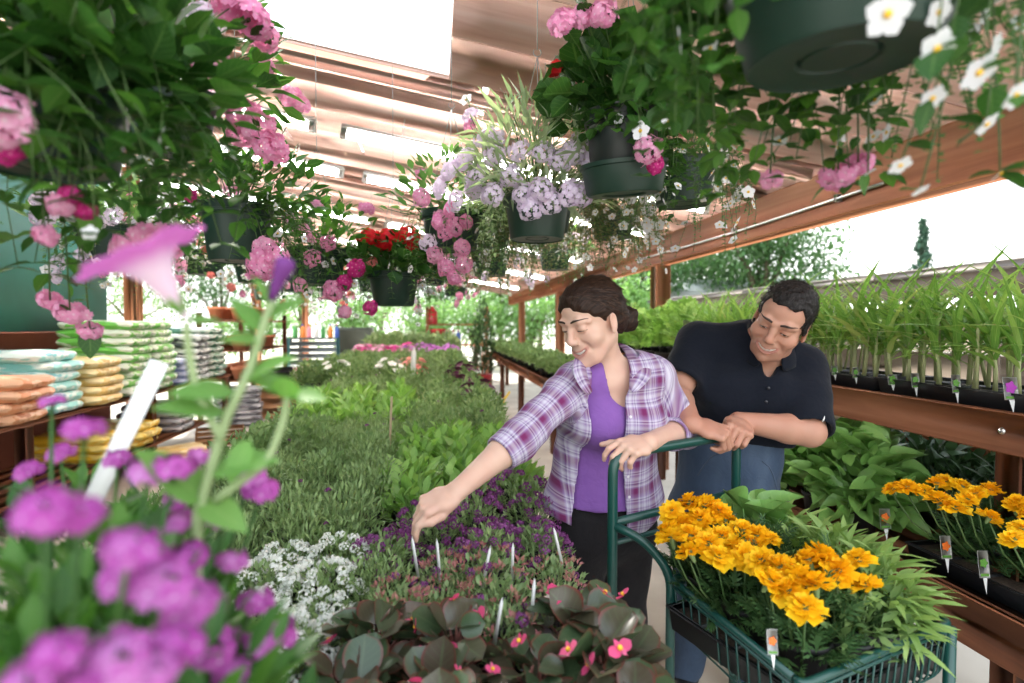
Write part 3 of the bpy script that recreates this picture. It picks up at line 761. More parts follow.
    # edges of the opening at several heights, read off the two front plackets
    ea = np.array([loc(P(x, y, d)) for x, y, d in ((591, 372, 1.55), (588, 400, 1.54), (588, 440, 1.55), (581, 480, 1.57), (572, 520, 1.58))]); eb = np.array([loc(P(x, y, d)) for x, y, d in ((631, 372, 1.56), (626, 400, 1.55), (622, 440, 1.56), (624, 480, 1.59), (628, 530, 1.6))])
    def opening(X, Y, Z):
        x, y, zz = [(X-o[0])*a[0]+(Y-o[1])*a[1]+(Z-o[2])*a[2] for a in (sx, fr, up)]
        xa = np.interp(zz, ea[::-1, 2], ea[::-1, 0]).astype(np.float32); xb = np.interp(zz, eb[::-1, 2], eb[::-1, 0]).astype(np.float32)
        return np.maximum(np.maximum(xa-x, x-xb), -y+.01)
    K.apply(opening, lo, hi, .003, 'cut')
    K.cone(NB-up*.05, NB+up*.08+fr*.02, .066, .066, .006, 'cut')
    def hemf(X, Y, Z):
        x, y, zz = [(X-HP[0])*a[0]+(Y-HP[1])*a[1]+(Z-HP[2])*a[2] for a in (sx, fr, up)]
        return -(zz+.03+.05*np.cos(np.clip(x/.17, -1, 1)*2.2)-.02*(x > 0))
    K.keep(hemf, .004)
    K2 = SDF(lo, hi, .0042); cufR = RE+(RW-RE)*.30; cufL = LE+(LW-LE)*.36
    for A, Bm, C_ in ((RS, RE, cufR), (LS, LE, cufL)):
        K2.chain([A, Bm], [.061, .052], .03); K2.chain([Bm, C_], [.052, .047], .02)
    K2.wrinkle(.0035, 30, 9)
    for Bm, C_ in ((RE, cufR), (LE, cufL)):
        ax = nrm(C_-Bm); K2.cone(C_-ax*.035, C_-ax*.008, .0505, .0495, .006)                    # rolled cuff
        K2.cone(C_-ax*.012, C_+ax*.09, .0425, .038, .003, 'cut')
        c = C_+ax*.004
        K2.apply(lambda X, Y, Z: -((X-c[0])*ax[0]+(Y-c[1])*ax[1]+(Z-c[2])*ax[2]), c-.08, c+.08, .003, 'cut')
    h = np.maximum(.012-np.abs(K.D-K2.D), 0)/.012; K.D = np.minimum(K.D, K2.D)-h*h*.012*.25
    km, KV = K.mesh('plaid_shirt', 1)
    x, y, zz = loc(KV); u = np.arctan2(x, np.maximum(y, -.3)+.0)*.15; v = zz; u = np.where(y > -.02, x*1.05, u)
    for A, Bm, C_, s in ((RS, RE, cufR, -1), (LS, LE, cufL, 1)):
        da = seg_dist(KV, [A, Bm, C_]); out = ((KV-A)@(nrm(Bm-A))); ins = (da < .078) & (((KV-o)@sx)*s > ((A-o)@sx)*s-.012+0*out) 
        d1 = nrm(Bm-A); d2 = nrm(C_-Bm); t1 = (KV-A)@d1; t2 = (KV-Bm)@d2; along = np.where(t2 > 0, np.linalg.norm(Bm-A)+t2, t1)
        ra = nrm(fr-d1*(fr@d1)); rb = np.cross(d1, ra); c0 = np.where((t2 > 0)[:, None], Bm+d2*t2[:, None], A+d1*t1[:, None]); w = KV-c0
        ang = np.arctan2(w@rb, w@ra); u = np.where(ins, ang*.056+.31, u); v = np.where(ins, along+.02, v)
    point_attr(km, 'cloth', np.stack([u, v, u*0], 1)); link('plaid_shirt', km, MPL, root)
    # collar: neck-side edge and outer edge of the folded band
    inn = [(592, 392, 1.53), (587, 379, 1.53), (584, 366, 1.55), (590, 356, 1.64), (603, 349, 1.71), (616, 343, 1.72), (624, 350, 1.67), (629, 362, 1.60), (630, 374, 1.56), (629, 390, 1.54)]
    outr = [(588, 398, 1.50), (575, 381, 1.49), (571, 367, 1.50), (576, 353, 1.62), (600, 350, 1.735), (623, 345, 1.745), (638, 352, 1.67), (650, 366, 1.60), (653, 378, 1.56), (632, 396, 1.52)]
    m = MB(); V = []; cl = []
    for i, (a, b) in enumerate(zip(inn, outr)):
        pa, pb = P(*a), P(*b)
        for t in (0, .5, 1): V.append(pa+(pb-pa)*t+up*.010*math.sin(PI*t)+fr*.004*math.sin(PI*t)); cl.append((i*.03, t*.045, 0))
    m.add(V, [(3*i+k, 3*i+k+1, 3*i+k+4, 3*i+k+3) for i in range(len(inn)-1) for k in (0, 1)])
    me = m.mesh('collar', True); point_attr(me, 'cloth', np.array(cl)+.033); co = link('collar', me, MPL, root)
    md = co.modifiers.new('s', 'SUBSURF'); md.levels = md.render_levels = 2; md = co.modifiers.new('t', 'SOLIDIFY'); md.thickness = .003
    kb = [o_ for o_ in root.children if o_.name.startswith('plaid_shirt')][0]
    for i in range(5):
        zt = .03-.062*i; xx = np.interp(zt, eb[::-1, 2], eb[::-1, 0])+.012; p0 = o+sx*xx+up*zt+fr*.25; pb = K.hit(p0, -fr)
        m = MB(); m.lathe([(0.0001, .0012), (.0035, .0016), (.0045, .0006), (.0045, -.0015)], 12, pb+fr*.0006, np.stack([sx, up, fr], 1)); m.build('button', MBTN, kb, True)
    # ---- trousers and shoes
    lo2 = np.array([HP[0]-.36, HP[1]-.3, -.02]); hi2 = np.array([HP[0]+.36, HP[1]+.34, HP[2]+.22])
    Q = SDF(lo2, hi2, .0065)
    Q.econe(HP-up*.09, HP+up*.0, (.177, .118), (.172, .110), sx, fr, .03); Q.econe(HP, HP+up*.06, (.172, .110), (.140, .09), sx, fr, .02)
    base = np.array([HP[0], HP[1]+.02, 0])
    for s in (-1, 1):
        hp = HP-up*.10+sx*s*.085; kn = np.array([0, 0, .47])+base*[1, 1, 0]+sx*s*.085*np.array([1, 1, 0])-np.array([0, .02, 0]); an = kn*[1, 1, 0]+np.array([0, .03, .07])
        Q.chain([hp, kn, an], [.092, .064, .056], .03)
        m = MB(); d = nrm(np.array([fr[0], fr[1], 0])+sx*s*.15); d[2] = 0; sd = np.array([-d[1], d[0], 0])
        A = SDF(an-.2, an+.2, .006); a0 = an*[1, 1, 0]
        A.ell(a0-d*.02+[0, 0, .05], (.04, .05, .05), None, .02); A.econe(a0-d*.03+[0, 0, .032], a0+d*.13+[0, 0, .026], (.038, .032), (.042, .026), sd, (0, 0, 1), .03)
        A.keep(lambda X, Y, Z: .004-Z+0*X+0*Y, .003); am, _ = A.mesh('shoe', 2); link('shoe', am, MSHOE, root)
    Q.wrinkle(.003, 22, 8); qm, _ = Q.mesh('trousers', 1); link('trousers', qm, MBLK, root)
    rebase(root, (base[0], base[1], 0))
    print('woman arms', [round(float(np.linalg.norm(a-b)), 3) for a, b in ((RS, RE), (RE, RW), (LS, LE), (LE, LW), (RS, LS), (HP, mid), (mid, HC))], 'hem z', HP[2], HP)
    return root
build_woman()
# ------------------------------------------------------------------ the man in the navy polo shirt
BARA, BARB = np.array([.462, 1.352, 1.08]), np.array([.925, 1.545, 1.08])     # ends of the cart's push bar
MNAVY = cloth_mat('navy_pique', solid((.0055, .0075, .014), (.009, .0115, .019), 90), rough=.9, bump=.3)
def denim(nt):
    tc = N(nt, 'ShaderNodeTexCoord'); n1 = N(nt, 'ShaderNodeTexNoise', i_Scale=7.0, i_Detail=3); n2 = N(nt, 'ShaderNodeTexNoise', i_Scale=160.0, i_Detail=2)
    mp = N(nt, 'ShaderNodeMapping'); mp.inputs['Scale'].default_value = (1, 1, .25); nt.links.new(tc.outputs['Object'], mp.inputs[0]); nt.links.new(mp.outputs[0], n1.inputs['Vector']); nt.links.new(mp.outputs[0], n2.inputs['Vector'])
    r = ramp(nt, [(.3, (.03, .05, .085)), (.55, (.06, .09, .145)), (.75, (.12, .165, .235))]); nt.links.new(n1.outputs[0], r.inputs[0])
    return mixc(nt, math_(nt, 'MULTIPLY', n2.outputs[0], .5), r.outputs[0], (.07, .11, .19))
MDEN = cloth_mat('blue_denim', denim, rough=.8, bump=.35); MLOGO = plain_mat('white_thread', (.8, .8, .8), .6); MSTITCH = plain_mat('jean_seam', (.05, .075, .12), .8)

def build_man():
    HP, WA, CH = P(727, 480, 1.97), P(736, 436, 1.94), P(748, 398, 1.90)
    RS, LS, NB = P(700, 345, 1.95), P(800, 370, 1.86), P(768, 351, 1.86)
    HC = P(782, 321, 1.72); z = 1.0
    RE, LE = P(675, 394, 1.84), P(810, 432, 1.70)
    b = nrm(BARB-BARA); perp = np.array([b[1], -b[0], 0.])       # towards the lens
    mid, up, sx, fr = torso_frame(RS, LS, HP)
    psi, phi = math.radians(42), math.radians(14)
    f = -CR*math.sin(psi)*math.cos(phi) - CU*math.sin(phi) - CF*math.cos(psi)*math.cos(phi)
    f = nrm(f-CU*.12)
    R = frame(f, CU*.9+CR*.50)
    G1 = BARA+(BARB-BARA)*.785; G2 = BARA+(BARB-BARA)*.985
    d1 = nrm(perp*.62+b*.62-np.array([0, 0, .25])); n1 = nrm(np.array([0, 0, .95])+perp*.45-b*.1); RW = G1-d1*.074+n1*.027
    d2 = nrm(perp*.55-b*.72-np.array([0, 0, .12])); n2 = nrm(np.array([0, 0, .9])+perp*.55+b*.1); LW = G2-d2*.074+n2*.027
    def torso(S, g):
        pg, g0 = g, g
        if g < 0: pg = -.045
        S.econe(HP-up*.10, HP, (.172+pg, .125+pg), (.168+pg, .118+pg), sx, fr, .03)
        S.econe(HP, WA, (.168+pg, .118+pg), (.158+(g if g > 0 else -.03), .115+(g if g > 0 else -.03)), sx, fr, .03)
        S.econe(WA, CH, (.158+g, .115+g), (.176+g, .122+g), sx, fr, .03)
        S.econe(CH, mid-up*.005, (.176+g, .122+g), (.148+g, .088+g), sx, fr, .03)
        S.cone(RS+sx*.01, mid+up*.03, .066+g, .075+g, .03); S.cone(LS-sx*.01, mid+up*.03, .066+g, .075+g, .03)
        for s in (-1, 1): S.ell(CH+sx*s*.08+fr*.07+up*.03, np.array([.08+g, .05+g, .06+g]), np.stack([sx, fr, up], 1), .04)
    pts = np.array([HP, RS, LS, RW, LE, HC, RE]); lo = pts.min(0)-.22; hi = pts.max(0)+.22
    S = SDF(lo, hi, .0032); torso(S, -.006)
    S.cone(NB-up*.05, HC+R@np.array([0, -.015, -.055]), .064, .058, .03)
    for A, B, C_ in ((RS, RE, RW), (LS, LE, LW)):
        S.chain([A, B], [.058, .046], .02); F1 = B+(C_-B)*.3
        S.chain([B, F1], [.044, .046], .015); S.chain([F1, C_], [.046, .030], .012)
    for Wp, d, n, ts in ((RW, d1, n1, b), (LW, d2, n2, -b)):
        hand(S, Wp, d, n, ts, 1.12, [(.95, 1.25, .8), (1.0, 1.25, .8), (1.05, 1.25, .8), (1.1, 1.25, .8)], nrm(d*.75+nrm(np.array(ts))*.35-n*.55), .02, thumb_bend=.7)
    L, lu, ll, gap = head(S, HC, R, z, True)
    me, V = S.mesh('person', 1)
    lip = np.clip(1-np.minimum(seg_dist(V, lu)-.0036, seg_dist(V, ll)-.0044)/.0022, 0, 1)*.6
    q = ((V-HC)@R)/z; rud = np.zeros(len(V))
    for s in (1, -1): rud = np.maximum(rud, .5*np.exp(-(np.linalg.norm(q-np.array([s*.045, .07, -.03]), axis=1)/.024)**2))
    rud = np.maximum(rud, .7*np.exp(-(np.linalg.norm(q-np.array([0, .11, -.028]), axis=1)/.016)**2))
    jaw = np.clip((-.048-q[:, 2]-.25*np.clip(.07-q[:, 1], 0, .1))/.02, 0, 1)*(q[:, 2] > -.135)*(q[:, 1] > -.02)*(1-lip)*.3
    for Wp in (RW, LW): rud = np.maximum(rud, .5*np.exp(-(np.linalg.norm(V-Wp, axis=1)/.13)**2))
    point_attr(me, 'lip', lip); point_attr(me, 'ruddy', rud); point_attr(me, 'beard', jaw)
    root = link('person', me, MSKM); tag(root, 'laughing dark-haired man in a navy polo shirt leaning on the green cart handle', 'person')
    face_parts(S, L, R, z, root, True, dict(brow=MBROW, white=MWHT, iris=MIRIS, teeth=MTEETH), gap)
    # ---- short hair
    H = SDF(HC-.22, HC+.22, .0032)
    E = lambda x, y, h, r, k=.012, op='add': H.ell(L(x, y, h), np.array(r)*z, R, k, op)
    E(0, -.016, .042, (.080, .099, .0875)); E(0, .03, .056, (.064, .061, .058), .02); E(0, -.05, -.015, (.068, .06, .06), .02)
    for s in (1, -1): E(s*.073, .012, .0, (.009, .016, .035), .01)
    pl = lambda nx, ny, nz, c: (lambda X, Y, Z: -((R[0, 0]*nx+R[0, 1]*ny+R[0, 2]*nz)*(X-HC[0])+(R[1, 0]*nx+R[1, 1]*ny+R[1, 2]*nz)*(Y-HC[1])+(R[2, 0]*nx+R[2, 1]*ny+R[2, 2]*nz)*(Z-HC[2])-c*z))
    E(0, .088, .015, (.061, .062, .065), .012, 'cut')               # forehead and face
    for s in (1, -1): E(s*.052, .078, .055, (.022, .03, .03), .012, 'cut'); E(s*.08, -.004, -.008, (.022, .026, .036), .006, 'cut'); E(s*.05, .06, -.03, (.04, .045, .05), .01, 'cut')
    H.keep(pl(0, -.5, .86, -.045), .01)
    H.wrinkle(.0013, 230, 2); H.wrinkle(.0011, 90, 7)
    hm, HV = H.mesh('hair', 0); q = (HV-HC)@R; point_attr(hm, 'strand', np.stack([q[:, 0], q[:, 1]*.45+q[:, 2]*.2, q[:, 2]*.6], 1))
    tf = hair_tufts(HV, hm, 5000, leaf(1, .14, 'lance', .3, -.15, 2), (.007, .0125), lambda p, nn: np.tile(R[:, 1]*.6+R[:, 2]*.25, (len(p), 1)), .55, 6)
    ho = link('hair', hm, hair_mat('near_black_hair', (.006, .005, .005), (.017, .014, .013), (.05, .045, .044), (330, 200, 160), R), root); link('hair_tuft', tf, hair_blade_mat('dark_hair_blades', [(.006, .005, .005), (.018, .015, .014), (.05, .045, .045)]), ho)
    # ---- polo shirt
    T = SDF(lo, hi, .0045); torso(T, .018)
    T.econe(HP-up*.12, WA, (.188, .138), (.182, .136), sx, fr, .03)
    T.wrinkle(.004, 17, 3); T.wrinkle(.0015, 48, 6)
    for A, B, u in ((RS, RE, .78), (LS, LE, .98)):
        C_ = A+(B-A)*u; ax = nrm(B-A); T2 = SDF(lo, hi, .0045)
        T2.cone(A, C_+ax*.06, .08, .074, .03); T2.wrinkle(.003, 22, 3)
        T2.keep(lambda X, Y, Z, C_=C_, ax=ax: (X-C_[0])*ax[0]+(Y-C_[1])*ax[1]+(Z-C_[2])*ax[2], .004)
        T2.cone(C_-ax*.03, C_+ax*.1, .060, .062, .003, 'cut')
        hh = np.maximum(.03-np.abs(T.D-T2.D), 0)/.03; T.D = np.minimum(T.D, T2.D)-hh*hh*.03*.25
    T.cone(NB-up*.012+fr*.012, NB+up*.12+fr*.03, .070, .085, .006, 'cut')
    T.ell(NB+fr*.085-up*.025, np.array([.022, .05, .055]), np.stack([sx, fr, up], 1), .004, 'cut')
    hem = HP+up*.185
    T.keep(lambda X, Y, Z: -((X-hem[0])*up[0]+(Y-hem[1])*up[1]+(Z-hem[2])*up[2]), .004)
    tm, _ = T.mesh('polo_shirt', 2); ps = link('polo_shirt', tm, MNAVY, root)
    # collar: a folded band round the neck with two points in front
    m = MB(); V = []; n = 25; na = nrm(up*.96+fr*.2)
    for i in range(n):
        a = (i/(n-1)*2-1)*(PI-.33); c = math.cos(a); s_ = math.sin(a); fwd = -c
        e = max(0, (abs(a)-1.7)/1.1)
        ctr = NB+fr*.012+up*.012-up*.022*max(0, fwd)
        ra, rb = .066, .074
        top = ctr+sx*s_*ra+fr*fwd*rb+na*.026
        mid_ = ctr+sx*s_*(ra+.014)+fr*fwd*(rb+.016)+na*.012
        low = ctr+sx*s_*(ra+.026+.012*e)+fr*fwd*(rb+.026+.008*e)-na*(.022+.022*e)
        V += [top, mid_, low]
    m.add(V, [(3*i+k, 3*i+k+1, 3*i+k+4, 3*i+k+3) for i in range(n-1) for k in (0, 1)])
    co = m.build('collar', MNAVY, root, True); md = co.modifiers.new('s', 'SUBSURF'); md.levels = md.render_levels = 2; md = co.modifiers.new('t', 'SOLIDIFY'); md.thickness = .004
    m = MB()                                                          # placket edge and buttons
    for k in range(2): p0 = T.hit(NB-up*(.105+.045*k)+fr*.3, -fr); m.lathe([(.0001, .0022), (.0045, .0022), (.0052, .001), (.0052, -.002)], 12, p0, np.stack([sx, up, fr], 1))
    m.build('button', plain_mat('navy_button', (.02, .022, .03), .3), ps, True)
    # little white curved tick stitched near the left sleeve hem
    pts = []
    for (px_, py_) in ((823.5, 425), (824.5, 423.6), (825.5, 421.8), (826.2, 420), (826.8, 418)):
        dr = nrm(P(px_-2, py_-2, 1)-CAM); hp_ = T.hit(CAM+dr*1.25, dr, 700); pts.append(hp_-dr*.0008)
    m = MB(); m.tube(pts, [.0008, .0022, .0028, .002, .0008], 6); m.build('sleeve_emblem', MLOGO, ps, True)
    # ---- jeans and shoes
    lo2 = np.array([HP[0]-.4, HP[1]-.4, -.02]); hi2 = np.array([HP[0]+.4, HP[1]+.45, HP[2]+.32])
    Q = SDF(lo2, hi2, .0065); Q.econe(HP-up*.10, HP+up*.10, (.186, .135), (.172, .120), sx, fr, .03); Q.econe(HP+up*.10, HP+up*.235, (.174, .124), (.168, .122), sx, fr, .02)
    base = np.array([HP[0]+.02, HP[1]+.05, 0]); hx = np.array([1, 1, 0])
    for s in (-1, 1):
        hp = HP-up*.12+sx*s*.088; kn = base*hx+[0, -.03, .5]+sx*s*.11*hx; an = base*hx+[0, .04, .08]+sx*s*.12*hx
        Q.chain([hp, kn, an], [.102, .076, .066], .025)
        d = nrm(fr*hx+sx*s*.25*hx); sd = np.array([-d[1], d[0], 0]); A = SDF(an-.24, an+.24, .006); a0 = an*hx
        A.ell(a0-d*.02+[0, 0, .055], (.045, .055, .055), None, .02); A.econe(a0-d*.04+[0, 0, .036], a0+d*.16+[0, 0, .03], (.042, .036), (.048, .03), sd, (0, 0, 1), .03)
        A.keep(lambda X, Y, Z: .004-Z+0*X+0*Y, .003); am, _ = A.mesh('shoe', 2); link('shoe', am, MSHOE, root)
    Q.wrinkle(.003, 24, 8); qm, _ = Q.mesh('jeans', 1); jn = link('jeans', qm, MDEN, root)
    m = MB(); fl = []
    for t in np.linspace(.17, -.12, 12): fl.append(Q.hit(HP+up*t+fr*.35+sx*.0, -fr)+fr*.001)
    m.tube(fl, .0028, 6); m.build('fly_seam', MSTITCH, jn, True)
    for s in (-1, 1):
        m = MB(); m.tube([Q.hit(HP+up*(.165-.09*t)+sx*s*(.06+.06*t**.5)+fr*.4, -fr)+fr*.001 for t in np.linspace(0, 1, 8)], .0024, 6); m.build('pocket_seam', MSTITCH, jn, True)
    rebase(root, (base[0], base[1], 0))
    print('man arms', [round(float(np.linalg.norm(a-b_)), 3) for a, b_ in ((RS, RE), (RE, RW), (LS, LE), (LE, LW), (RS, LS), (HP, mid), (mid, HC))], 'HP', HP)
    return root
build_man()
# ------------------------------------------------------------------ the open-sided timber shed
def struct(name, mb, mat, smooth=False):
    o = mb.build(name, mat, None, smooth); o['kind'] = 'structure'; return o
RED1, RED2, RED3 = srgb(150, 90, 62), srgb(190, 124, 88), srgb(212, 150, 112)
MBEAM = wood_mat('stained_timber', RED1, RED2, RED3, 5, 1, obj=.12)
MPOST = wood_mat('stained_post', RED1, RED2, RED3, 5, 2, obj=.12)
MBENCH = wood_mat('bench_timber', srgb(112, 68, 46), srgb(150, 94, 64), srgb(178, 120, 86), 6, 1, obj=.18)
MBENCHX = wood_mat('bench_timber_cross', srgb(92, 54, 36), srgb(128, 78, 52), srgb(156, 102, 72), 6, 0, obj=.18)
MBENCHZ = wood_mat('bench_timber_upright', srgb(80, 48, 34), srgb(112, 68, 46), srgb(140, 90, 64), 6, 2, obj=.18)
MROOF = wood_mat('roof_board', srgb(214, 160, 142), srgb(236, 190, 172), srgb(246, 212, 198), 3.2, 0, obj=.14, rough=.75)  # pale pink puts the flare's haze into the board colour
MWHITE = plain_mat('white_paint', (.86, .86, .85), .5)
MGREYDK = wood_mat('dark_weathered_board', srgb(84, 74, 64), srgb(112, 100, 88), srgb(136, 124, 110), 4, 1, obj=.15)
MGREYMID = wood_mat('weathered_rail', srgb(112, 106, 100), srgb(138, 130, 124), srgb(160, 152, 146), 4, 1, obj=.12)
MGREYWOOD = wood_mat('weathered_board', srgb(120, 116, 112), srgb(158, 152, 146), srgb(186, 180, 172), 4, 1, obj=.15)
MFLOOR = plain_mat('concrete', srgb(176, 166, 152), .85, noise=srgb(206, 198, 184), nscale=2.2, detail=9, bump=.12)
MGROUND = plain_mat('yard_gravel', srgb(214, 206, 192), .95, noise=srgb(186, 182, 160), nscale=1.2, detail=8)
MTEAL = plain_mat('teal_paint', srgb(24, 98, 92), .5, noise=srgb(40, 120, 112), nscale=2.5)
MTERRA = plain_mat('red_brown_paint', srgb(150, 84, 62), .6, noise=srgb(172, 102, 78), nscale=4)
MSTEEL = plain_mat('galvanised_steel', (.55, .55, .55), .35, 1.0)

roof_z = lambda x: 2.27+.165*(2.2-x)
m = MB(); m.box((-3.7, -2.5, -.1), (2.75, 16.5, 0)); struct('floor', m, MFLOOR)
m = MB(); m.box((-40, -20, -.3), (45, 60, -.12)); struct('ground', m, MGROUND)
# roof boards run across the shed; an added opening shows white sky in place of the flare's glow
m = MB(); r2 = np.random.default_rng(5); wy = .40; y = .7; slope = math.atan(.165); Rr = rotm((0, 1, 0), slope)
while y < 15.5:
    cuts = sorted([-3.4]+list(r2.uniform(-3.0, 2.0, 2))+[2.45]); segs = list(zip(cuts[:-1], cuts[1:]))
    if 1.95 < y+wy/2 < 2.75:
        segs = [(-3.4, -.80), (.06, 2.45)]
    for a, b in segs:
        if b-a < .25: continue
        c, s_ = math.cos(slope), math.sin(slope); L = (b-a)/2*.9985; xc = (a+b)/2; zc = roof_z(xc)+.014
        m.box((xc-L, y+.003, zc-.012), (xc+L, y+wy-.003, zc+.012), Rr, (xc, 0, zc), bev=.003)
    y += wy
struct('ceiling', m, MROOF)
for i, yy in enumerate((2.78, 5.0, 7.3, 9.6, 11.9, 14.2), 1):
    m = MB(); xc = -.55; zc = roof_z(xc)-.035
    m.box((-3.4, yy-.03, zc-.03), (2.12, yy+.03, zc+.03), Rr, (xc, 0, zc), bev=.004); struct('trim_%d' % i, m, MROOF)
# rows of white strips under the boards, built as lamps to brighten the ceiling
MTUBE, nt_, out_ = new_mat('added_glow_tube'); em_ = N(nt_, 'ShaderNodeEmission', i_Strength=30.0); em_.inputs[0].default_value = (1, .97, .93, 1); nt_.links.new(em_.outputs[0], out_.inputs[0])
def glow_strip(xc, yy, L, label):
    zc = roof_z(xc)-.17; t = thing('glow_strip', label, 'glow strip', (xc, yy, zc), 0, 'white strips with added glow under the roof'); t.rotation_euler = (0, slope, 0)
    m = MB(); m.box((-L/2, -.028, .030), (L/2, .028, .060), bev=.008); m.build('housing', MWHITE, t)
    m = MB(); m.tube([(-L/2+.02, 0, 0), (L/2-.02, 0, 0)], .019, 12); m.build('tube', MTUBE, t, True)
    for s in (-1, 1):
        m = MB(); m.box((s*(L/2-.02)-.02, -.022, -.022), (s*(L/2-.02)+.02, .022, .034), bev=.004); m.build('end_cap', MWHITE, t)
        m = MB(); m.tube([(s*L*.35, 0, .055), (s*L*.35, 0, .165)], .003, 6); m.build('hanger', MWHITE, t)
for yy, w_ in ((3.35, 'nearest row'), (4.35, 'second row'), (6.3, 'third row'), (8.6, 'fourth row'), (11.2, 'farthest row')):
    for xc, sd in ((-1.85, 'left'), (.62, 'right')): glow_strip(xc, yy, 2.36, 'white strip with added glow under the roof boards, %s light of the %s' % (sd, w_))
# main beam on the open right side and its posts
m = MB(); m.box((2.13, .2, 2.0), (2.27, 15.5, 2.265), bev=.008); struct('trim_7', m, MBEAM)
for i, yy in enumerate((.35, 5.05, 9.3, 13.5), 8):
    m = MB(); m.box((2.125, yy-.075, 0), (2.275, yy+.075, 2.0), bev=.006); struct('trim_%d' % i, m, MPOST)
# left side: teal panel over a red-brown board
m = MB(); m.box((-3.66, -1.5, 1.36), (-3.60, 6.6, 3.25)); struct('wall_left', m, MTEAL)
m = MB(); m.box((-3.67, -1.5, 0), (-3.58, 6.6, 1.36), bev=.01); struct('baseboard_left', m, MTERRA)
for i, yy in enumerate((6.7, 11.0, 15.0), 12):
    m = MB(); m.box((-3.45, yy-.07, 0), (-3.31, yy+.07, roof_z(-3.38)), bev=.006); struct('trim_%d' % i, m, MPOST)
# steel conduit clipped along the beam
m = MB(); q = [np.array([2.11, y_, 2.09+.012*math.sin(y_*1.3)]) for y_ in np.linspace(2.3, 5.4, 18)]
m.tube(q, .009, 8); cdt = m.build('conduit', MSTEEL, None, True); tag(cdt, 'thin steel conduit pipe clipped along the red-brown roof beam', 'pipe')
for y_ in (2.6, 3.6, 4.6): mm = MB(); mm.box((2.10, y_-.015, 2.07), (2.135, y_+.015, 2.11), bev=.004); mm.build('pipe_clip', MSTEEL, cdt)

# low grey boarded fence and shed roof beyond the right side
def fence():
    t = thing('board_fence', 'low weathered grey board fence running behind the corn seedlings', 'fence', (4.6, 0, 0))
    m = MB()
    for k in range(4):
        y0 = -1.0
        while y0 < 10: L = 2.4; m.box((-.02, y0, .02+.385*k), (.02, y0+L-.01, .02+.385*k+.38), bev=.006); y0 += L
    m.build('board', MGREYDK, t); m = MB(); y0 = -1.
    while y0 < 10: m.box((-.10, y0, 1.88), (.12, y0+1.19, 1.945), bev=.008); y0 += 1.2
    m.build('top_rail', MGREYMID, t); m = MB(); m.box((-.05, -1, 1.66), (-.02, 10, 1.87)); m.build('upper_board', MGREYDK, t)
    for k in range(6): m = MB(); m.box((.02, -.8+k*1.9, -.12), (.12, -.7+k*1.9, 1.93)); m.build('post', MGREYWOOD, t)
fence()
def shed():
    t = thing('low_shed', 'long low grey shed with openings under its eaves beyond the post', 'shed', (8.2, 16.5, -.12), -.35)
    MW = plain_mat('pale_metal_sheet', srgb(190, 192, 190), .6, noise=srgb(170, 174, 174), nscale=1.5); MD = plain_mat('dark_opening', (.03, .03, .03), .9)
    m = MB(); m.box((-3.2, -2, 0), (3.6, 2, 2.2)); m.build('wall', MW, t)
    m = MB(); m.add([(-3.6, -2.6, 2.28), (4, -2.6, 2.28), (4, 0, 3.0), (-3.6, 0, 3.0), (4, 2.6, 2.28), (-3.6, 2.6, 2.28), (-3.6, -2.6, 2.2), (4, -2.6, 2.2), (4, 2.6, 2.2), (-3.6, 2.6, 2.2)], [(0, 1, 2, 3), (3, 2, 4, 5), (6, 7, 1, 0), (8, 9, 5, 4), (7, 6, 9, 8), (0, 3, 5), (1, 4, 2), (6, 0, 5, 9), (1, 7, 8, 4)]); m.build('roof', MW, t)
    for k in range(5): m = MB(); m.box((-3.0+1.25*k, -2.03, 1.75), (-2.0+1.25*k, -1.99, 2.12)); m.build('opening', MD, t)
shed()
# ------------------------------------------------------------------ bedding plants on the long display table
GRN1, GRN2, GRN3, GRN4 = (.035, .10, .012), (.07, .19, .02), (.13, .29, .035), (.22, .40, .06)
ML_MID = leaf_mat('mid_green_leaf', [(.10, .20, .04), (.16, .29, .06), (.25, .40, .10)], .3)
ML_FINE = leaf_mat('fine_herb_leaf', [(.13, .23, .055), (.21, .34, .085), (.32, .46, .14)], .3)
ML_BRIGHT = leaf_mat('bright_green_leaf', [(.13, .31, .03), (.21, .42, .05), (.33, .55, .09)], .35, vein=((.3, .5, .12), .4))
ML_PALE = leaf_mat('pale_green_leaf', [(.14, .26, .06), (.22, .36, .10), (.34, .42, .16)], .3)
ML_ROSY = leaf_mat('rosy_tip_leaf', [(.40, .10, .12), (.50, .18, .16), (.36, .22, .10)], .3)
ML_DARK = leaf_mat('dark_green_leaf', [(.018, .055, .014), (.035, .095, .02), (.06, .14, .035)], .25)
ML_BEG = leaf_mat('bronze_begonia_leaf', [(.034, .062, .028), (.055, .095, .042), (.075, .052, .034), (.070, .120, .060)], .12, rough=.30, spec=.55, vein=((.10, .15, .07), .45), edge=((.17, .025, .022), .8), raw=True)
ML_STEM = leaf_mat('green_stem', [(.10, .2, .04), (.2, .3, .08)], .1)
ML_STEMR = leaf_mat('red_stem', [(.18, .05, .04), (.25, .09, .06)], .1)
MP_WHITE = petal_mat('white_blossom', [(.82, .84, .78), (.9, .9, .86)], None, .3)
MP_PURP = petal_mat('purple_blossom', [(.12, .022, .115), (.21, .05, .19), (.31, .11, .29)], None, .25)
MP_BPINK = petal_mat('hot_pink_begonia_petal', [(.75, .045, .16), (.85, .10, .26), (.88, .22, .38)], None, .35)
MP_YEL = plain_mat('yellow_stamen', (.85, .5, .03), .7)
MP_PINK = petal_mat('pink_verbena_petal', [(.80, .26, .50), (.86, .38, .60), (.88, .52, .68)], (.9, .7, .78), .35, cpos=.1)
MP_HOT = petal_mat('magenta_petal', [(.62, .03, .24), (.72, .05, .34)], (.85, .3, .5), .35, cpos=.1)
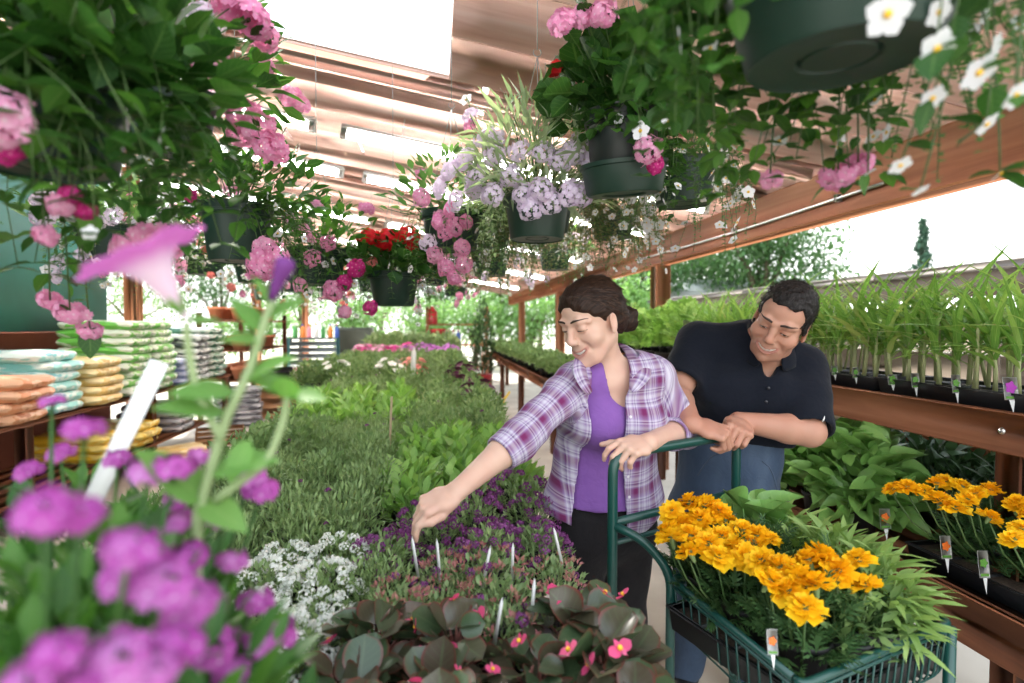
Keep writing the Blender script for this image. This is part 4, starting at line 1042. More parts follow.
MP_LILAC = petal_mat('pale_lilac_petal', [(.76, .62, .80), (.84, .74, .86)], (.88, .84, .88), .35, cpos=.1)
MP_RED = petal_mat('geranium_red_petal', [(.72, .012, .02), (.82, .03, .04)], None, .3)
MP_SALM = petal_mat('salmon_petal', [(.85, .25, .22), (.88, .35, .33)], None, .3)
MP_DKP = petal_mat('dark_plum_petal', [(.06, .008, .03), (.10, .015, .06)], None, .2)
MPOTB = plain_mat('black_nursery_pot', (.014, .014, .015), .55); MSOIL = plain_mat('potting_soil', (.035, .022, .015), .95, noise=(.10, .075, .055), nscale=160, detail=3)
MTAG = plain_mat('white_plastic_label', (.62, .62, .60), .45)

# table
def trestle(y0, y1, x0, x1):
    t = thing('display_table', 'long timber display table carrying the bedding plants %s' % ('nearest the begonias' if y0 < 2 else 'farther down the shed'), 'table', ((x0+x1)/2, y0, 0)); ox = (x0+x1)/2
    m = MB(); n = 8; w = (x1-x0)/n
    for k in range(n): m.box((x0-ox+k*w+.002, 0, .69), (x0-ox+(k+1)*w-.002, y1-y0, .72), bev=.003)
    m.build('table_top', MBENCH, t)
    for s in (x0-ox, x1-ox-.03): m = MB(); m.box((s, 0, .58), (s+.03, y1-y0, .689), bev=.004); m.build('side_rail', MBENCH, t)
    for yy in np.linspace(.06, y1-y0-.06, max(2, int((y1-y0)/1.6)+1)):
        for s in (x0-ox+.07, x1-ox-.07): m = MB(); m.box((s-.035, yy-.035, 0), (s+.035, yy+.035, .69), bev=.005); m.build('leg', MBENCHZ, t)
trestle(.12, 5.2, -.80, .33); trestle(5.3, 13.2, -1.35, .42)

RS_ = np.random.default_rng(21)
def pot_mesh(r=.055, h=.095, taper=.75):
    m = MB(); m.lathe([(r*taper*.2, .001), (r*taper, 0), (r*.96, h*.86), (r*1.05, h*.86), (r*1.05, h), (r*.97, h), (r*.94, h*.9), (.001, h*.9)], 16); return m.mesh('nursery_pot', True)
POT = pot_mesh()
def proto(name, cat, parts, pot=True):
    """parts: list of (part name, mesh, material, [(loc, rot, scale)...])"""
    t = thing(name, None, cat, (0, 0, -50))
    if pot: link('pot', POT, MPOTB, t)
    for nm, me, mat, places in parts:
        for pl in places:
            o = link(nm, me, mat, t)
            if pl is not None: o.location = pl[0]; o.rotation_euler = pl[1]; o.scale = (pl[2],)*3
    return t
def heads_on(n, R, H, z0, rs, low=.25, tilt=.6, size=(.8, 1.2)):
    out = []; k = np.arange(n)+.5
    for i in range(n):
        a = i*2.39996+rs.normal()*.3; z = low+(1-low)*(1-((i+.5)/n))**.8; rr = math.sqrt(max(0, 1-z*z*.9))
        out.append(((math.cos(a)*rr*R, math.sin(a)*rr*R, z0+z*H+rs.normal()*.004), (rs.normal()*.25-math.sin(a)*rr*tilt*0+0, math.atan2(rr*tilt, 1), a), rs.uniform(*size)))
    return out
def head_mesh(name, fl, n, R, r, flat=.65, seed=1, cover=.45, extra=None, mats=None):
    S = Scatter(); t, B, o = flower_ball(fl, n, R, r, flat, np.random.default_rng(seed), cover); S.put(t, B, o)
    return S.mesh(name)

# ---- prototypes
lf_small = leaf(1, .42, 'lance', .2, -.2, 2); lf_ov = leaf(1, .55, 'ovate', .2, -.25, 3); lf_fine = leaf(1, .28, 'lance', .2, -.15, 2)
PROT = {}
def reg(key, label, group, prots): PROT[key] = [label, group, prots, 0]
WCL = [head_mesh('blossom_cluster', F4, 16, .0115, .0042, .6, s) for s in (1, 2)]
PCL = [head_mesh('blossom_cluster', F4, 16, .012, .0045, .6, s) for s in (3, 4)]
def alyssum(rs, cl, mat, nh, lm=ML_FINE, R=.082):
    fo = clump_mesh('alyssum_foliage', 330, R, .075, lf_small, (.014, .024), rs, .8, .5, .085, full=.4, stems=7)
    hp = heads_on(nh, R*1.02, .088, .085, rs, .2); half = nh//2
    return proto('alyssum_plant', 'plant', [('foliage', fo, lm, [None]), ('flower_cluster', cl[0], mat, hp[:half]), ('flower_cluster', cl[1], mat, hp[half:])])
reg('white', 'low white-flowered alyssum plant in the white patch beside the begonias', 'white alyssum at the near end of the table', [alyssum(RS_, WCL, MP_WHITE, 34) for _ in range(3)])
reg('purple', 'low purple-flowered alyssum plant in the patch under the woman\'s reaching hand', 'purple alyssum in front of the woman', [alyssum(RS_, PCL, MP_PURP, 20) for _ in range(3)])
def rosy(rs):
    fo = clump_mesh('foliage', 300, .085, .07, lf_small, (.014, .024), rs, .7, .7, .085, stems=6)
    tip = clump_mesh('tip', 12, .012, .012, lf_small, (.010, .016), rs, .5, .9, 0)
    return proto('bedding_plant', 'plant', [('foliage', fo, ML_PALE, [None]), ('rosy_tip', tip, ML_ROSY, heads_on(9, .08, .08, .085, rs, .5)), ('flower_cluster', PCL[0], MP_PURP, heads_on(3, .08, .08, .09, rs, .3))])
reg('rosy', 'pale green bedding plant with rosy shoot tips between the begonias and purple alyssum', 'pale rosy-tipped plants behind the begonias', [rosy(RS_) for _ in range(3)])
def begonia(rs):
    S = Scatter(); lt = [leaf(1, .98, 'round', .14, -.12, 6, .02, .35), leaf(1, .90, 'round', .28, -.22, 6, .02, .6), leaf(1, .96, 'round', .05, -.06, 6, .02, .25)]
    stems = Scatter()
    for i in range(30):
        a = i*2.4+rs.normal()*.3; u = (i+.5)/30; r_ = .012+.085*u**.8; z = .175-.085*u**1.6+rs.normal()*.008; p = np.array([math.cos(a)*r_, math.sin(a)*r_, z])
        d = np.array([math.cos(a)*(.4+u), math.sin(a)*(.4+u), .38-.38*u])+rs.normal(size=3)*.22; s = rs.uniform(.046, .074)
        B = basis_many(d[None], roll=np.array([rs.normal()*.5]))*s; S.put(lt[i % 3], B, (p-nrm(d)*s*.25)[None])
        stems.put(tube_tpl([np.array([p[0]*.15, p[1]*.15, .085]), p*[.6, .6, .85], p-nrm(d)*s*.2], [.004, .003, .002]), np.eye(3)[None], np.zeros((1, 3)))
    bl = Scatter(); pr, ps = leaf(1, .95, 'round', .1, -.15, 4), leaf(.75, .6, 'ovate', .1, -.15, 4)
    fl = comb([(pr, rz3(0)@rotm((1, 0, 0), .35), (0, 0, 0)), (pr, rz3(PI)@rotm((1, 0, 0), .35), (0, 0, 0)), (ps, rz3(PI/2)@rotm((1, 0, 0), .45), (0, 0, .05)), (ps, rz3(-PI/2)@rotm((1, 0, 0), .45), (0, 0, .05))])
    bl.put(fl, np.eye(3)[None]*.021, np.zeros((1, 3))); bm = bl.mesh('begonia_bloom')
    cb = MB(); cb.ball((0, 0, .004), .0042, 8, 6); cm = cb.mesh('stamen', True)
    t = proto('begonia_plant', 'plant', [('foliage', S.mesh('begonia_foliage'), ML_BEG, [None]), ('stems', stems.mesh('begonia_stems'), ML_STEMR, [None])])
    for i in range(3):
        a = rs.uniform(0, 6.28); r_ = rs.uniform(.03, .10); o = link('bloom', bm, MP_BPINK, t); o.location = (math.cos(a)*r_, math.sin(a)*r_, .205-.06*(r_/.09)**2+rs.uniform(0, .022)); o.rotation_euler = (rs.normal()*.4+.75, rs.normal()*.4, rs.normal()*.8); o.scale = (rs.uniform(.7, 1.15),)*3
        link('stamen', cm, MP_YEL, o)
    return t
reg('begonia', 'bronze-leaved begonia plant with hot pink blooms at the table\'s near end', 'bronze begonias at the near end', [begonia(RS_) for _ in range(4)])
def leafy(rs, mat, tpl, size, n=130, R=.09, H=.11, up=.9, cat='plant', name='salad_plant', heads=None):
    fo = clump_mesh('leafy_foliage', n, R, H, tpl, size, rs, .5, up, .08, full=.45, stems=6)
    return proto(name, cat, [('foliage', fo, mat, [None])]+(heads or []))
reg('bright', 'bright green broad-leaved herb in the fresh patch behind the purple alyssum', 'bright broad-leaved herbs under the outstretched arm', [leafy(RS_, ML_BRIGHT, [lf_ov, leaf(1, .42, 'obovate', .15, -.3, 3)], (.04, .065), 90, .09, .10, name='broad_leaved_herb') for _ in range(3)])
DOT = [('flower_cluster', PCL[0], petal_mat('mauve_dot_blossom', [(.38, .08, .42), (.5, .16, .52)], None, .3), [((.03, .02, .20), (0, .3, 0), .7)])]
reg('fine', 'bushy fine-leaved green herb in the broad middle patch of the table', 'fine-leaved herbs across the table', [leafy(RS_, ML_FINE, lf_fine, (.015, .027), 800, .1, .125, .55, name='fine_leaved_herb', heads=DOT if i == 0 else None) for i in range(3)])
reg('mid', 'bushy mid-green bedding plant not yet in flower beyond the fine-leaved herbs', 'green bedding plants down the table', [leafy(RS_, ML_MID, [lf_small, lf_ov], (.02, .035), 420, .12, .14, .6, name='bedding_plant') for _ in range(3)])
def flowering(rs, mat, n, r=.02, fl=F5R, lm=ML_MID, R=.12):
    fo = clump_mesh('foliage', 200, R, .12, lf_ov, (.028, .045), rs, .6, .7, .08)
    S = Scatter(); S.put(fl, np.eye(3)[None]*r, np.zeros((1, 3))); bm = S.mesh('pansy_bloom')
    return proto('flowering_plant', 'plant', [('foliage', fo, lm, [None]), ('bloom', bm, mat, heads_on(n, R, .14, .09, rs, .45, .9))])
reg('pansy', 'white-flowered pansy plant in the white drift halfway down the table', 'white pansies halfway down the table', [flowering(RS_, MP_WHITE, 8, .032) for _ in range(2)])
reg('salmon', 'salmon-flowered plant standing alone to the right of the white pansies', 'salmon flowers past the white pansies', [flowering(RS_, MP_SALM, 6, .03)])
reg('plum', 'dark plum petunia along the aisle edge of the table', 'dark plum petunias by the aisle', [flowering(RS_, MP_DKP, 7, .032)])
reg('magenta', 'magenta-flowered plant in the pink band near the far end of the table', 'magenta flowers near the far end', [flowering(RS_, MP_HOT, 13, .034) , flowering(RS_, MP_PINK, 13, .034)])
reg('mauve', 'mauve-flowered plant at the right of the far pink band', 'mauve flowers near the far end', [flowering(RS_, petal_mat('mauve_petal', [(.42, .10, .46), (.55, .22, .58)], None, .3), 13, .034)])
reg('tall', 'tall pale green leafy plant closing the far end of the table', 'tall pale plants at the table\'s far end', [leafy(RS_, ML_PALE, lf_ov, (.06, .10), 170, .2, .26, .8, name='tall_leafy_plant') for _ in range(2)])

def pixel(v):
    v = np.array(v, float)-CAM; d = v@CF; return 512+FPX*(v@CR)/d, 341.5-FPX*(v@CU)/d
def inside(p, poly):
    x, y = p; c = False; n = len(poly)
    for i in range(n):
        (x0, y0), (x1, y1) = poly[i], poly[i-1]
        if (y0 > y) != (y1 > y) and x < (x1-x0)*(y-y0)/(y1-y0)+x0: c = not c
    return c
def place(key, x, y, z, s=1.0, rs=RS_):
    lab, grp, pr, k = PROT[key]; PROT[key][3] += 1; src = pr[k % len(pr)]
    if k < len(pr): o = src; o.location = (x, y, z); o.rotation_euler = (0, 0, rs.uniform(0, 6.28)); o.scale = (s,)*3; o['label'] = lab; o['group'] = grp
    else: o = copy_tree(src, (x, y, z), rs.uniform(0, 6.28), s, lab, grp)
    return o
WX = lambda pts, z=.93: [tuple(G(x, y, z)[:2]) for x, y in pts]
patch = [('white', WX([(180, 770), (205, 560), (250, 518), (330, 512), (388, 560), (372, 598), (330, 640), (325, 770)])),
         ('begonia', WX([(325, 770), (330, 640), (375, 598), (520, 590), (660, 590), (780, 770)])),
         ('rosy', WX([(385, 545), (430, 526), (560, 528), (680, 570), (640, 606), (520, 606), (380, 610)])),
         ('purple', WX([(372, 490), (450, 476), (560, 468), (700, 535), (660, 575), (560, 530), (430, 528), (385, 545)])),
         ('bright', WX([(388, 466), (400, 428), (480, 424), (600, 445), (640, 490), (560, 470), (450, 478), (400, 484)]))]
random.seed(4)
y = .60
while y < 5.15:
    st = .122 if y < 1.55 else (.15 if y < 3.2 else .2)
    n = int(round(1.04/st)); xs = np.linspace(-.755, .275, n)
    for i, x in enumerate(xs):
        px = x+RS_.normal()*.012; py = y+RS_.normal()*.012; key = None
        for k, poly in patch:
            if inside((px, py), poly): key = k; break
        if key is None:
            if y < 1.5: key = 'fine'
            elif y < 3.0: key = 'fine' if RS_.uniform() < .8 else 'mid'
            else: key = 'bright' if px < -.2 and 3.0 < y < 4.2 else ('mid' if RS_.uniform() < .55 else 'fine')
            if px > .15 and y > 3.4 and RS_.uniform() < .4: key = 'plum'
        s = RS_.uniform(.9, 1.12)*(1.0 if y < 1.55 else 1.15 if y < 3.2 else 1.3)
        if key == 'begonia': s *= .97
        place(key, px, py, .72, s)
    y += st
y = 5.45
while y < 13.0:
    st = .27; n = 7
    for i, x in enumerate(np.linspace(-1.22, .30, n)):
        px = x+RS_.normal()*.03; py = y+RS_.normal()*.03; u = RS_.uniform()
        if y < 6.2: key = 'pansy' if (-1.0 < px < -.35 and u < .75) else ('salmon' if -.35 < px < -.1 else ('plum' if px > .1 and u < .6 else 'mid'))
        elif y < 9: key = 'mid' if u < .8 else 'fine'
        elif y < 10.8: key = 'magenta' if (px < -.45 and u < .85) else ('mauve' if u < .8 else 'mid')
        else: key = 'tall' if y > 11.6 else 'mid'
        place(key, px, py, .72, RS_.uniform(1.25, 1.55))
    y += st
for key, (lab, grp, pr, k) in PROT.items():            # a kind placed less often than it has variants leaves spares
    for o in pr[k:]:
        for c in list(o.children): 
            for g in list(c.children): bpy.data.objects.remove(g)
            bpy.data.objects.remove(c)
        bpy.data.objects.remove(o)
# white label stakes pushed into the pots
def stake(x, y, z, h, w, lean, label):
    m = MB(); m.add([(-w/2, 0, 0), (w/2, 0, 0), (w/2, 0, h*.85), (0, 0, h), (-w/2, 0, h*.85), (-w/2, .0012, 0), (w/2, .0012, 0), (w/2, .0012, h*.85), (0, .0012, h), (-w/2, .0012, h*.85)], [(0, 1, 2, 3, 4), (9, 8, 7, 6, 5), (0, 5, 6, 1), (1, 6, 7, 2), (2, 7, 8, 3), (3, 8, 9, 4), (4, 9, 5, 0)])
    o = m.build('plant_label', MTAG); o.location = (x, y, z); o.rotation_euler = lean; tag(o, label, 'plant label', 'white label stakes among the bedding plants'); return o
for i, (x, y, zt) in enumerate([(482, 545, .95), (512, 540, .95), (563, 522, .96), (531, 578, .95), (494, 592, .95), (440, 540, .95), (418, 540, .94)]):
    p = G(x, y, zt); stake(p[0], p[1], .855, .095, .0065, (.15*math.sin(i*2.1), .2*math.cos(i*1.7), .3*math.sin(i)), 'small white label stake among the purple and rosy bedding plants')
p = G(394, 437, .95); m = MB(); m.tube([(0, 0, 0), (.004, .002, .15), (.012, 0, .32)], [.006, .0055, .005], 7); o = m.build('wooden_stake', plain_mat('bare_stick', srgb(170, 150, 120), .8)); o.location = (p[0]-.02, p[1], .80); tag(o, 'thin bare wooden stake standing in the middle of the herbs', 'stake')
p = G(412, 372, .98); o = stake(p[0], p[1], .8, .42, .05, (0, .05, 0), 'tall white label board standing among the far plants'); o['group'] = 'tall label boards'
# ------------------------------------------------------------------ hanging baskets
MPOTG = plain_mat('dark_green_pot_plastic', (.010, .034, .022), .42, spec=.5)
MPOTK = plain_mat('black_green_pot_plastic', (.012, .018, .016), .4)
MWIRE = plain_mat('hanger_wire', (.35, .34, .32), .4, .6)
ML_BASK = leaf_mat('basket_leaf', [(.018, .070, .012), (.040, .125, .022), (.11, .27, .035)], .38, vein=((.2, .35, .1), .3), raw=True)  # backlit darkness and bright leaf highlights are put into these greens
ML_BSTEM = leaf_mat('basket_stem', [(.05, .11, .03), (.10, .16, .05)], .1, raw=True)
ML_BACO = leaf_mat('bacopa_leaf', [(.05, .16, .025), (.10, .26, .045), (.18, .36, .08)], .38)
ML_OLIVE = leaf_mat('dry_trailing_leaf', [(.13, .13, .04), (.22, .22, .07), (.30, .24, .12)], .35)
ML_GREY = leaf_mat('feathery_grey_leaf', [(.22, .32, .16), (.32, .42, .24), (.42, .5, .32)], .4)
HP_ = {}
for k, mat, fl, n, R, r, flat in (('pink', MP_PINK, F5, 34, .027, .0105, .7), ('hot', MP_HOT, F5, 32, .025, .0105, .7), ('lilac', MP_LILAC, F5, 30, .030, .0095, .55), ('red', MP_RED, F5R, 34, .032, .013, .8), ('salm', MP_SALM, F5, 20, .026, .0115, .6)):
    HP_[k] = ([head_mesh('flower_head', fl, n, R, r, flat, s) for s in (1, 2, 3)], mat)
S = Scatter(); S.put(F5R, np.eye(3)[None]*.0125, np.zeros((1, 3))); BACO = S.mesh('white_flower')
MB_ = MB(); MB_.ball((0, 0, .0012), (.0024, .0024, .0016), 8, 5); BEYE = MB_.mesh('flower_eye', True)
MP_BACO = petal_mat('white_bacopa_petal', [(.84, .82, .86), (.9, .9, .9)], None, .35)
HP_['white'] = ([BACO], MP_BACO)

def pot_profile(rb, rt, h):
    return [(.0005, .004), (rb*.38, .004), (rb*.42, .010), (rb*.46, .004), (rb*.93, .003), (rb*.97, 0), (rb, .004), (rb+(rt-rb)*.80, h*.80), (rt*1.05, h*.81), (rt*1.06, h*.86), (rt*1.02, h*.87), (rt*1.04, h), (rt*.98, h), (rt*.95, h*.88), (.001, h*.86)]
def trails(S, n, rim, zr, Lr, tpl, size, rs, ang=(0, 2*PI), spread=.05, sp=.016, pts=None, stem=.0012, mi_l=0, mi_s=1, wob=.012):
    ls = {0: [], 1: []}
    for i in range(n):
        a = rs.uniform(*ang); L = rs.uniform(*Lr); sw = spread*rs.uniform(.5, 1.4); k = max(4, int(L/sp)); t = np.linspace(0, 1, k); da = rs.normal()*.5
        ph = rs.uniform(0, 6.28, 2); r_ = rim*rs.uniform(.7, 1.05)+sw*(1-np.exp(-4*t)); aa = a+da*t*.6
        q = np.stack([r_*np.cos(aa)+wob*np.sin(5*t+ph[0])*t, r_*np.sin(aa)+wob*np.sin(5*t+ph[1])*t, zr+.035*np.sin(PI*np.clip(t*3.2, 0, 1))-L*np.clip(t-.10, 0, 1)**1.15], 1)
        S.put(tube_tpl(q[::2] if k > 6 else q, stem*.75, 3), np.eye(3)[None], np.zeros((1, 3)), mi_s)
        m = 2; th = rs.uniform(0, 6.28, (k, m)); d = np.stack([np.cos(th), np.sin(th), np.full((k, m), -.05)+rs.normal(size=(k, m))*.3], -1).reshape(-1, 3)
        B = sc3(basis_many(d), rs.uniform(size[0], size[1], k*m)*np.repeat(1-.35*t, m)); S.put(tpl, B, np.repeat(q, m, 0), mi_l)
        if pts is not None: pts += [(q[j], d[2*j]) for j in range(k)]
    return S

def basket(label, loc, rb, rt, h, leafs, dome_, trail, heads=(), rand=(), group='hanging flower baskets', tilt=(0, 0), seed=1, potm=None, saucer=0, wire_to=None, hook=.42, flower_cat='hanging basket'):
    """leafs: (template, material); dome_: (n, R, H, size); trail: list of (n, Lr, size, ang, spread, template, material); heads: placed by (x, y, d, kind, scale); rand: (kind, n, where)"""
    rs = np.random.default_rng(seed); t = thing('hanging_basket', label, 'hanging basket', loc, 0, group); loc = np.array(loc)
    m = MB(); m.lathe(pot_profile(rb, rt, h), 40); p = m.build('pot', potm or MPOTG, t, True, sharp=math.radians(35)); p.rotation_euler = (tilt[0], tilt[1], 0)
    if saucer:
        m = MB(); m.lathe([(.001, -.012), (saucer*.5, -.012), (saucer*.55, -.018), (saucer*.86, -.018), (saucer*.90, -.012), (saucer, .05), (saucer*1.04, .052), (saucer*1.05, .062), (saucer*.98, .062), (saucer*.93, .05), (rb, -.005)], 40); s_ = m.build('outer_pot', MPOTG, t, True, sharp=math.radians(40)); s_.rotation_euler = (tilt[0], tilt[1], 0)
    hk = np.array([0, 0, h+hook])
    for k in range(3):
        a = 2*PI*k/3+.4; m = MB(); m.tube([np.array([rt*math.cos(a), rt*math.sin(a), h*.97]), np.array([rt*.5*math.cos(a), rt*.5*math.sin(a), h+hook*.55]), hk], .0013, 5); m.build('hanger_wire', MWIRE, t)
    m = MB(); q = [hk+np.array([.012*math.sin(u), 0, .012-.012*math.cos(u)]) for u in np.linspace(-2.4, 2.6, 12)]; m.tube(q, .0016, 6); m.build('hook', MWIRE, t, True)
    top = wire_to if wire_to else roof_z(loc[0])-loc[2]-.005
    if top > hk[2]+.05: m = MB(); m.tube([hk+[0, 0, .02], np.array([0, 0, top])], .0015, 5); m.build('hanging_wire', MWIRE, t)
    tpl, lm = leafs; S = Scatter(); n, R, H, size = dome_; pts = []
    if n:
        pp, d = dome(n, R, H, rs, h*.9, .3); dd = d*.8+np.array([0, 0, .25])+rs.normal(size=(n, 3))*.4
        S.put(tpl, sc3(basis_many(dd, roll=rs.normal(size=n)*.5), rs.uniform(size[0], size[1], n)), pp)
        for i in range(min(30, n//8)): S.put(tube_tpl([np.array([pp[i][0]*.2, pp[i][1]*.2, h*.88]), pp[i]*[.75, .75, .9], pp[i]], .0016, 4), np.eye(3)[None], np.zeros((1, 3)), 1)
        pts += [(pp[i]*[1.03, 1.03, 1.02], d[i]) for i in range(n) if np.linalg.norm((pp[i]-[0, 0, h*.9])/[R, R, H]) > .75]
        fo = link('foliage', S.mesh('basket_foliage'), [lm, ML_BSTEM], t)
    tp = []
    for (tn, Lr, ts, ang, spread, ttpl, tmat) in trail:
        S2 = Scatter(); trails(S2, tn, rt, h*.97, Lr, ttpl, ts, rs, ang, spread, pts=tp, sp=ts[1]*.55); link('trailing_foliage', S2.mesh('basket_trails'), [tmat, ML_BSTEM], t)
    def put(kind, p, d, s):
        mm, mat = HP_[kind]; o = link('blossom' if kind == 'white' else 'flower_head', mm[rs.integers(len(mm))], mat, t); o.location = p; o.scale = (s,)*3
        o.rotation_euler = Vector(d).to_track_quat('Z', 'Y').to_euler()
        if kind == 'white' and s > .99: link('flower_eye', BEYE, MP_YEL, o)
    S3 = Scatter()
    for (x, y, d, kind, s) in heads:
        p = P(x, y, d)-loc; hd_ = nrm([p[0], p[1], 1e-4]); r0 = hd_*rt*.85+[0, 0, h*.95]; md = (r0+p)/2+hd_*.03+[0, 0, .05]; tt = np.linspace(0, 1, 9)[:, None]; q = (1-tt)**2*r0+2*tt*(1-tt)*md+tt**2*p
        S3.put(tube_tpl(q, .0014, 4), np.eye(3)[None], np.zeros((1, 3)), 1); kk = rs.integers(1, 9, 7); S3.put(tpl, sc3(basis_many(rand_dirs(7, .1, rs)), rs.uniform(size[0]*.5, size[1]*.75, 7)), q[kk])
        put(kind, p, nrm(p-np.array([0, 0, h*.7])-CF*.12+rs.normal(size=3)*.02), s)
    if S3.parts: link('flower_stem', S3.mesh('flower_stems'), [lm, ML_BSTEM], t)
    for kind, n, where, s in rand:
        src = pts if where == 'dome' else tp
        if not src: continue
        for i in rs.permutation(len(src))[:n]: p, d = src[i]; put(kind, np.array(p)+nrm(d)*.012, nrm(np.array(d)+[0, 0, .4]-CF*.25+rs.normal(size=3)*.3), s*rs.uniform(.8, 1.2))
    return t
lf_sc = leaf(1, .72, 'ovate', .25, -.3, 4, .02); lf_b = leaf(1, .8, 'round', .15, -.1, 2); lf_v = leaf(1, .45, 'ovate', .25, -.25, 3); lf_g = leaf(1, .95, 'round', .2, -.2, 4, .03, .3); lf_fea = leaf(1, .16, 'lance', .2, -.3, 2)
AW = lambda v: math.atan2(v[1], v[0])
aL, aR, aC, aB = AW(-CR), AW(CR), AW(-CF), AW(CF)
RAIL = None
# A: great green pot overhead at the upper right
basket('large dark green hanging pot seen from below at the top right, trailing white flowers', P(838, 62, .66), .105, .150, .17, (lf_sc, ML_BASK), (240, .20, .12, (.035, .06)),
       [(26, (.12, .30), (.03, .05), (aL-.75, aL+.5), .09, lf_sc, ML_BASK), (26, (.16, .32), (.036, .06), (aB-.9, aB+.9), .07, lf_sc, ML_BASK), (105, (.03, .24), (.014, .025), (aR-1.0, aR+1.0), .13, lf_b, ML_BACO), (6, (.22, .36), (.012, .018), (aR-.1, aR+.5), .05, lf_b, ML_BACO)],
       [(887, 14, .50, 'white', 1.7), (936, 49, .52, 'white', 1.55), (978, 72, .55, 'white', 1.6), (932, 98, .58, 'white', 1.2), (986, 124, .62, 'white', 1.2), (711, 48, .72, 'white', 1.1), (1015, 95, .55, 'white', 1.3), (670, 20, .8, 'white', 1.2), (900, 165, .62, 'white', 1.1), (938, 12, .56, 'white', 1.3), (868, 172, .8, 'white', 1.0), (920, 190, .64, 'white', .9), (1000, 172, .66, 'white', 1.3),
        (838, 175, .84, 'pink', .95), (770, 178, .88, 'pink', .7), (858, 163, .84, 'pink', .8), (903, 5, .6, 'pink', .8)],
       [('white', 75, 'trail', 1.15)], seed=3, tilt=(.05, -.04))
# B: black pot in a broad saucer
basket('black hanging pot set inside a broad green pot, pink heads and toothed leaves above', P(624, 188, 1.46), .086, .094, .20, (lf_g, ML_BASK), (190, .20, .20, (.05, .09)),
       [(10, (.05, .12), (.035, .055), (aL-.5, aC+2*PI+.6), .06, lf_g, ML_BASK), (10, (.16, .32), (.03, .05), (aR-.7, aR+.7), .06, lf_sc, ML_BASK), (5, (.12, .22), (.03, .05), (aB-.7, aB+.6), .06, lf_sc, ML_BASK)],
       [(562, 22, 1.25, 'pink', 1.15), (583, 16, 1.25, 'pink', 1.05), (603, 14, 1.22, 'pink', 1.2), (648, 150, 1.28, 'pink', 1.15), (655, 165, 1.3, 'hot', .8), (556, 68, 1.4, 'red', .6), (640, 131, 1.26, 'white', 1.9), (668, 122, 1.25, 'white', 1.6), (672, 20, 1.2, 'white', 1.8)],
       [('white', 8, 'trail', 1.3)], seed=4, saucer=.112, potm=MPOTK, tilt=(.12, -.08))
# C: green pot under a cushion of lilac verbena
rsC = np.random.default_rng(8)
hC = [(x+rsC.normal()*3, y+rsC.normal()*3, d, 'lilac', 1.12) for x, y, d in ((455, 175, 1.62), (468, 160, 1.62), (482, 180, 1.56), (495, 192, 1.53), (508, 172, 1.52), (522, 195, 1.5), (538, 185, 1.48), (552, 200, 1.5), (570, 190, 1.48), (583, 196, 1.5), (560, 160, 1.5), (578, 152, 1.5), (592, 165, 1.52), (520, 150, 1.52), (500, 150, 1.54), (600, 150, 1.5), (612, 158, 1.5), (545, 148, 1.5), (470, 190, 1.6), (448, 190, 1.66), (482, 140, 1.6), (460, 205, 1.66), (530, 208, 1.5), (590, 180, 1.5))]
basket('dark green hanging pot under a cushion of pale lilac verbena', P(537, 240, 1.66), .082, .10, .135, (lf_fea, ML_GREY), (620, .22, .30, (.06, .11)),
       [(26, (.08, .24), (.022, .036), (aL-1.5, aL+1.0), .10, lf_v, ML_GREY)], hC+[(470, 115, 1.75, 'lilac', .9), (450, 210, 1.7, 'pink', .9), (438, 222, 1.72, 'pink', .9), (470, 125, 1.8, 'pink', .8), (466, 100, 1.9, 'white', 2.2)], [('lilac', 8, 'dome', .9)], seed=5)
# D: red geranium
basket('small dark pot of bright red geraniums hanging over the middle of the table', P(394, 306, 2.62), .095, .12, .16, (lf_g, ML_BASK), (170, .22, .17, (.05, .075)),
       [(16, (.10, .34), (.018, .03), (aR-.6, aR+1.2), .07, lf_b, ML_BACO), (12, (.10, .26), (.018, .03), (aL-.9, aL+.4), .06, lf_b, ML_BACO)],
       [(368, 238, 2.5, 'red', 1.35), (388, 240, 2.48, 'red', 1.5), (409, 235, 2.48, 'red', 1.4), (412, 247, 2.5, 'red', .9), (380, 246, 2.5, 'red', 1.0), (372, 262, 2.5, 'salm', 1.0)], [('white', 34, 'trail', 1.3)], seed=6)
# E: left green pot
basket('dark green hanging pot with a large pink verbena head on its right', P(238, 262, 1.85), .09, .112, .19, (lf_v, ML_BASK), (360, .30, .25, (.045, .075)),
       [(34, (.12, .36), (.025, .045), (aR-.9, aR+.9), .16, lf_v, ML_BASK), (20, (.10, .25), (.025, .045), (aL-.8, aL+.6), .10, lf_v, ML_BASK)],
       [(243, 115, 1.4, 'pink', 1.5), (258, 128, 1.38, 'pink', 1.45), (268, 145, 1.38, 'pink', 1.35), (240, 135, 1.42, 'pink', 1.2), (292, 98, 1.5, 'pink', 1.2), (301, 104, 1.5, 'pink', .9), (277, 152, 1.4, 'pink', 1.0), (262, 265, 1.6, 'pink', 1.6), (276, 258, 1.6, 'pink', 1.3), (265, 250, 1.62, 'pink', 1.3), (190, 195, 1.6, 'hot', .7)], [('white', 14, 'trail', 1.3), ('pink', 7, 'dome', .9)], seed=7)
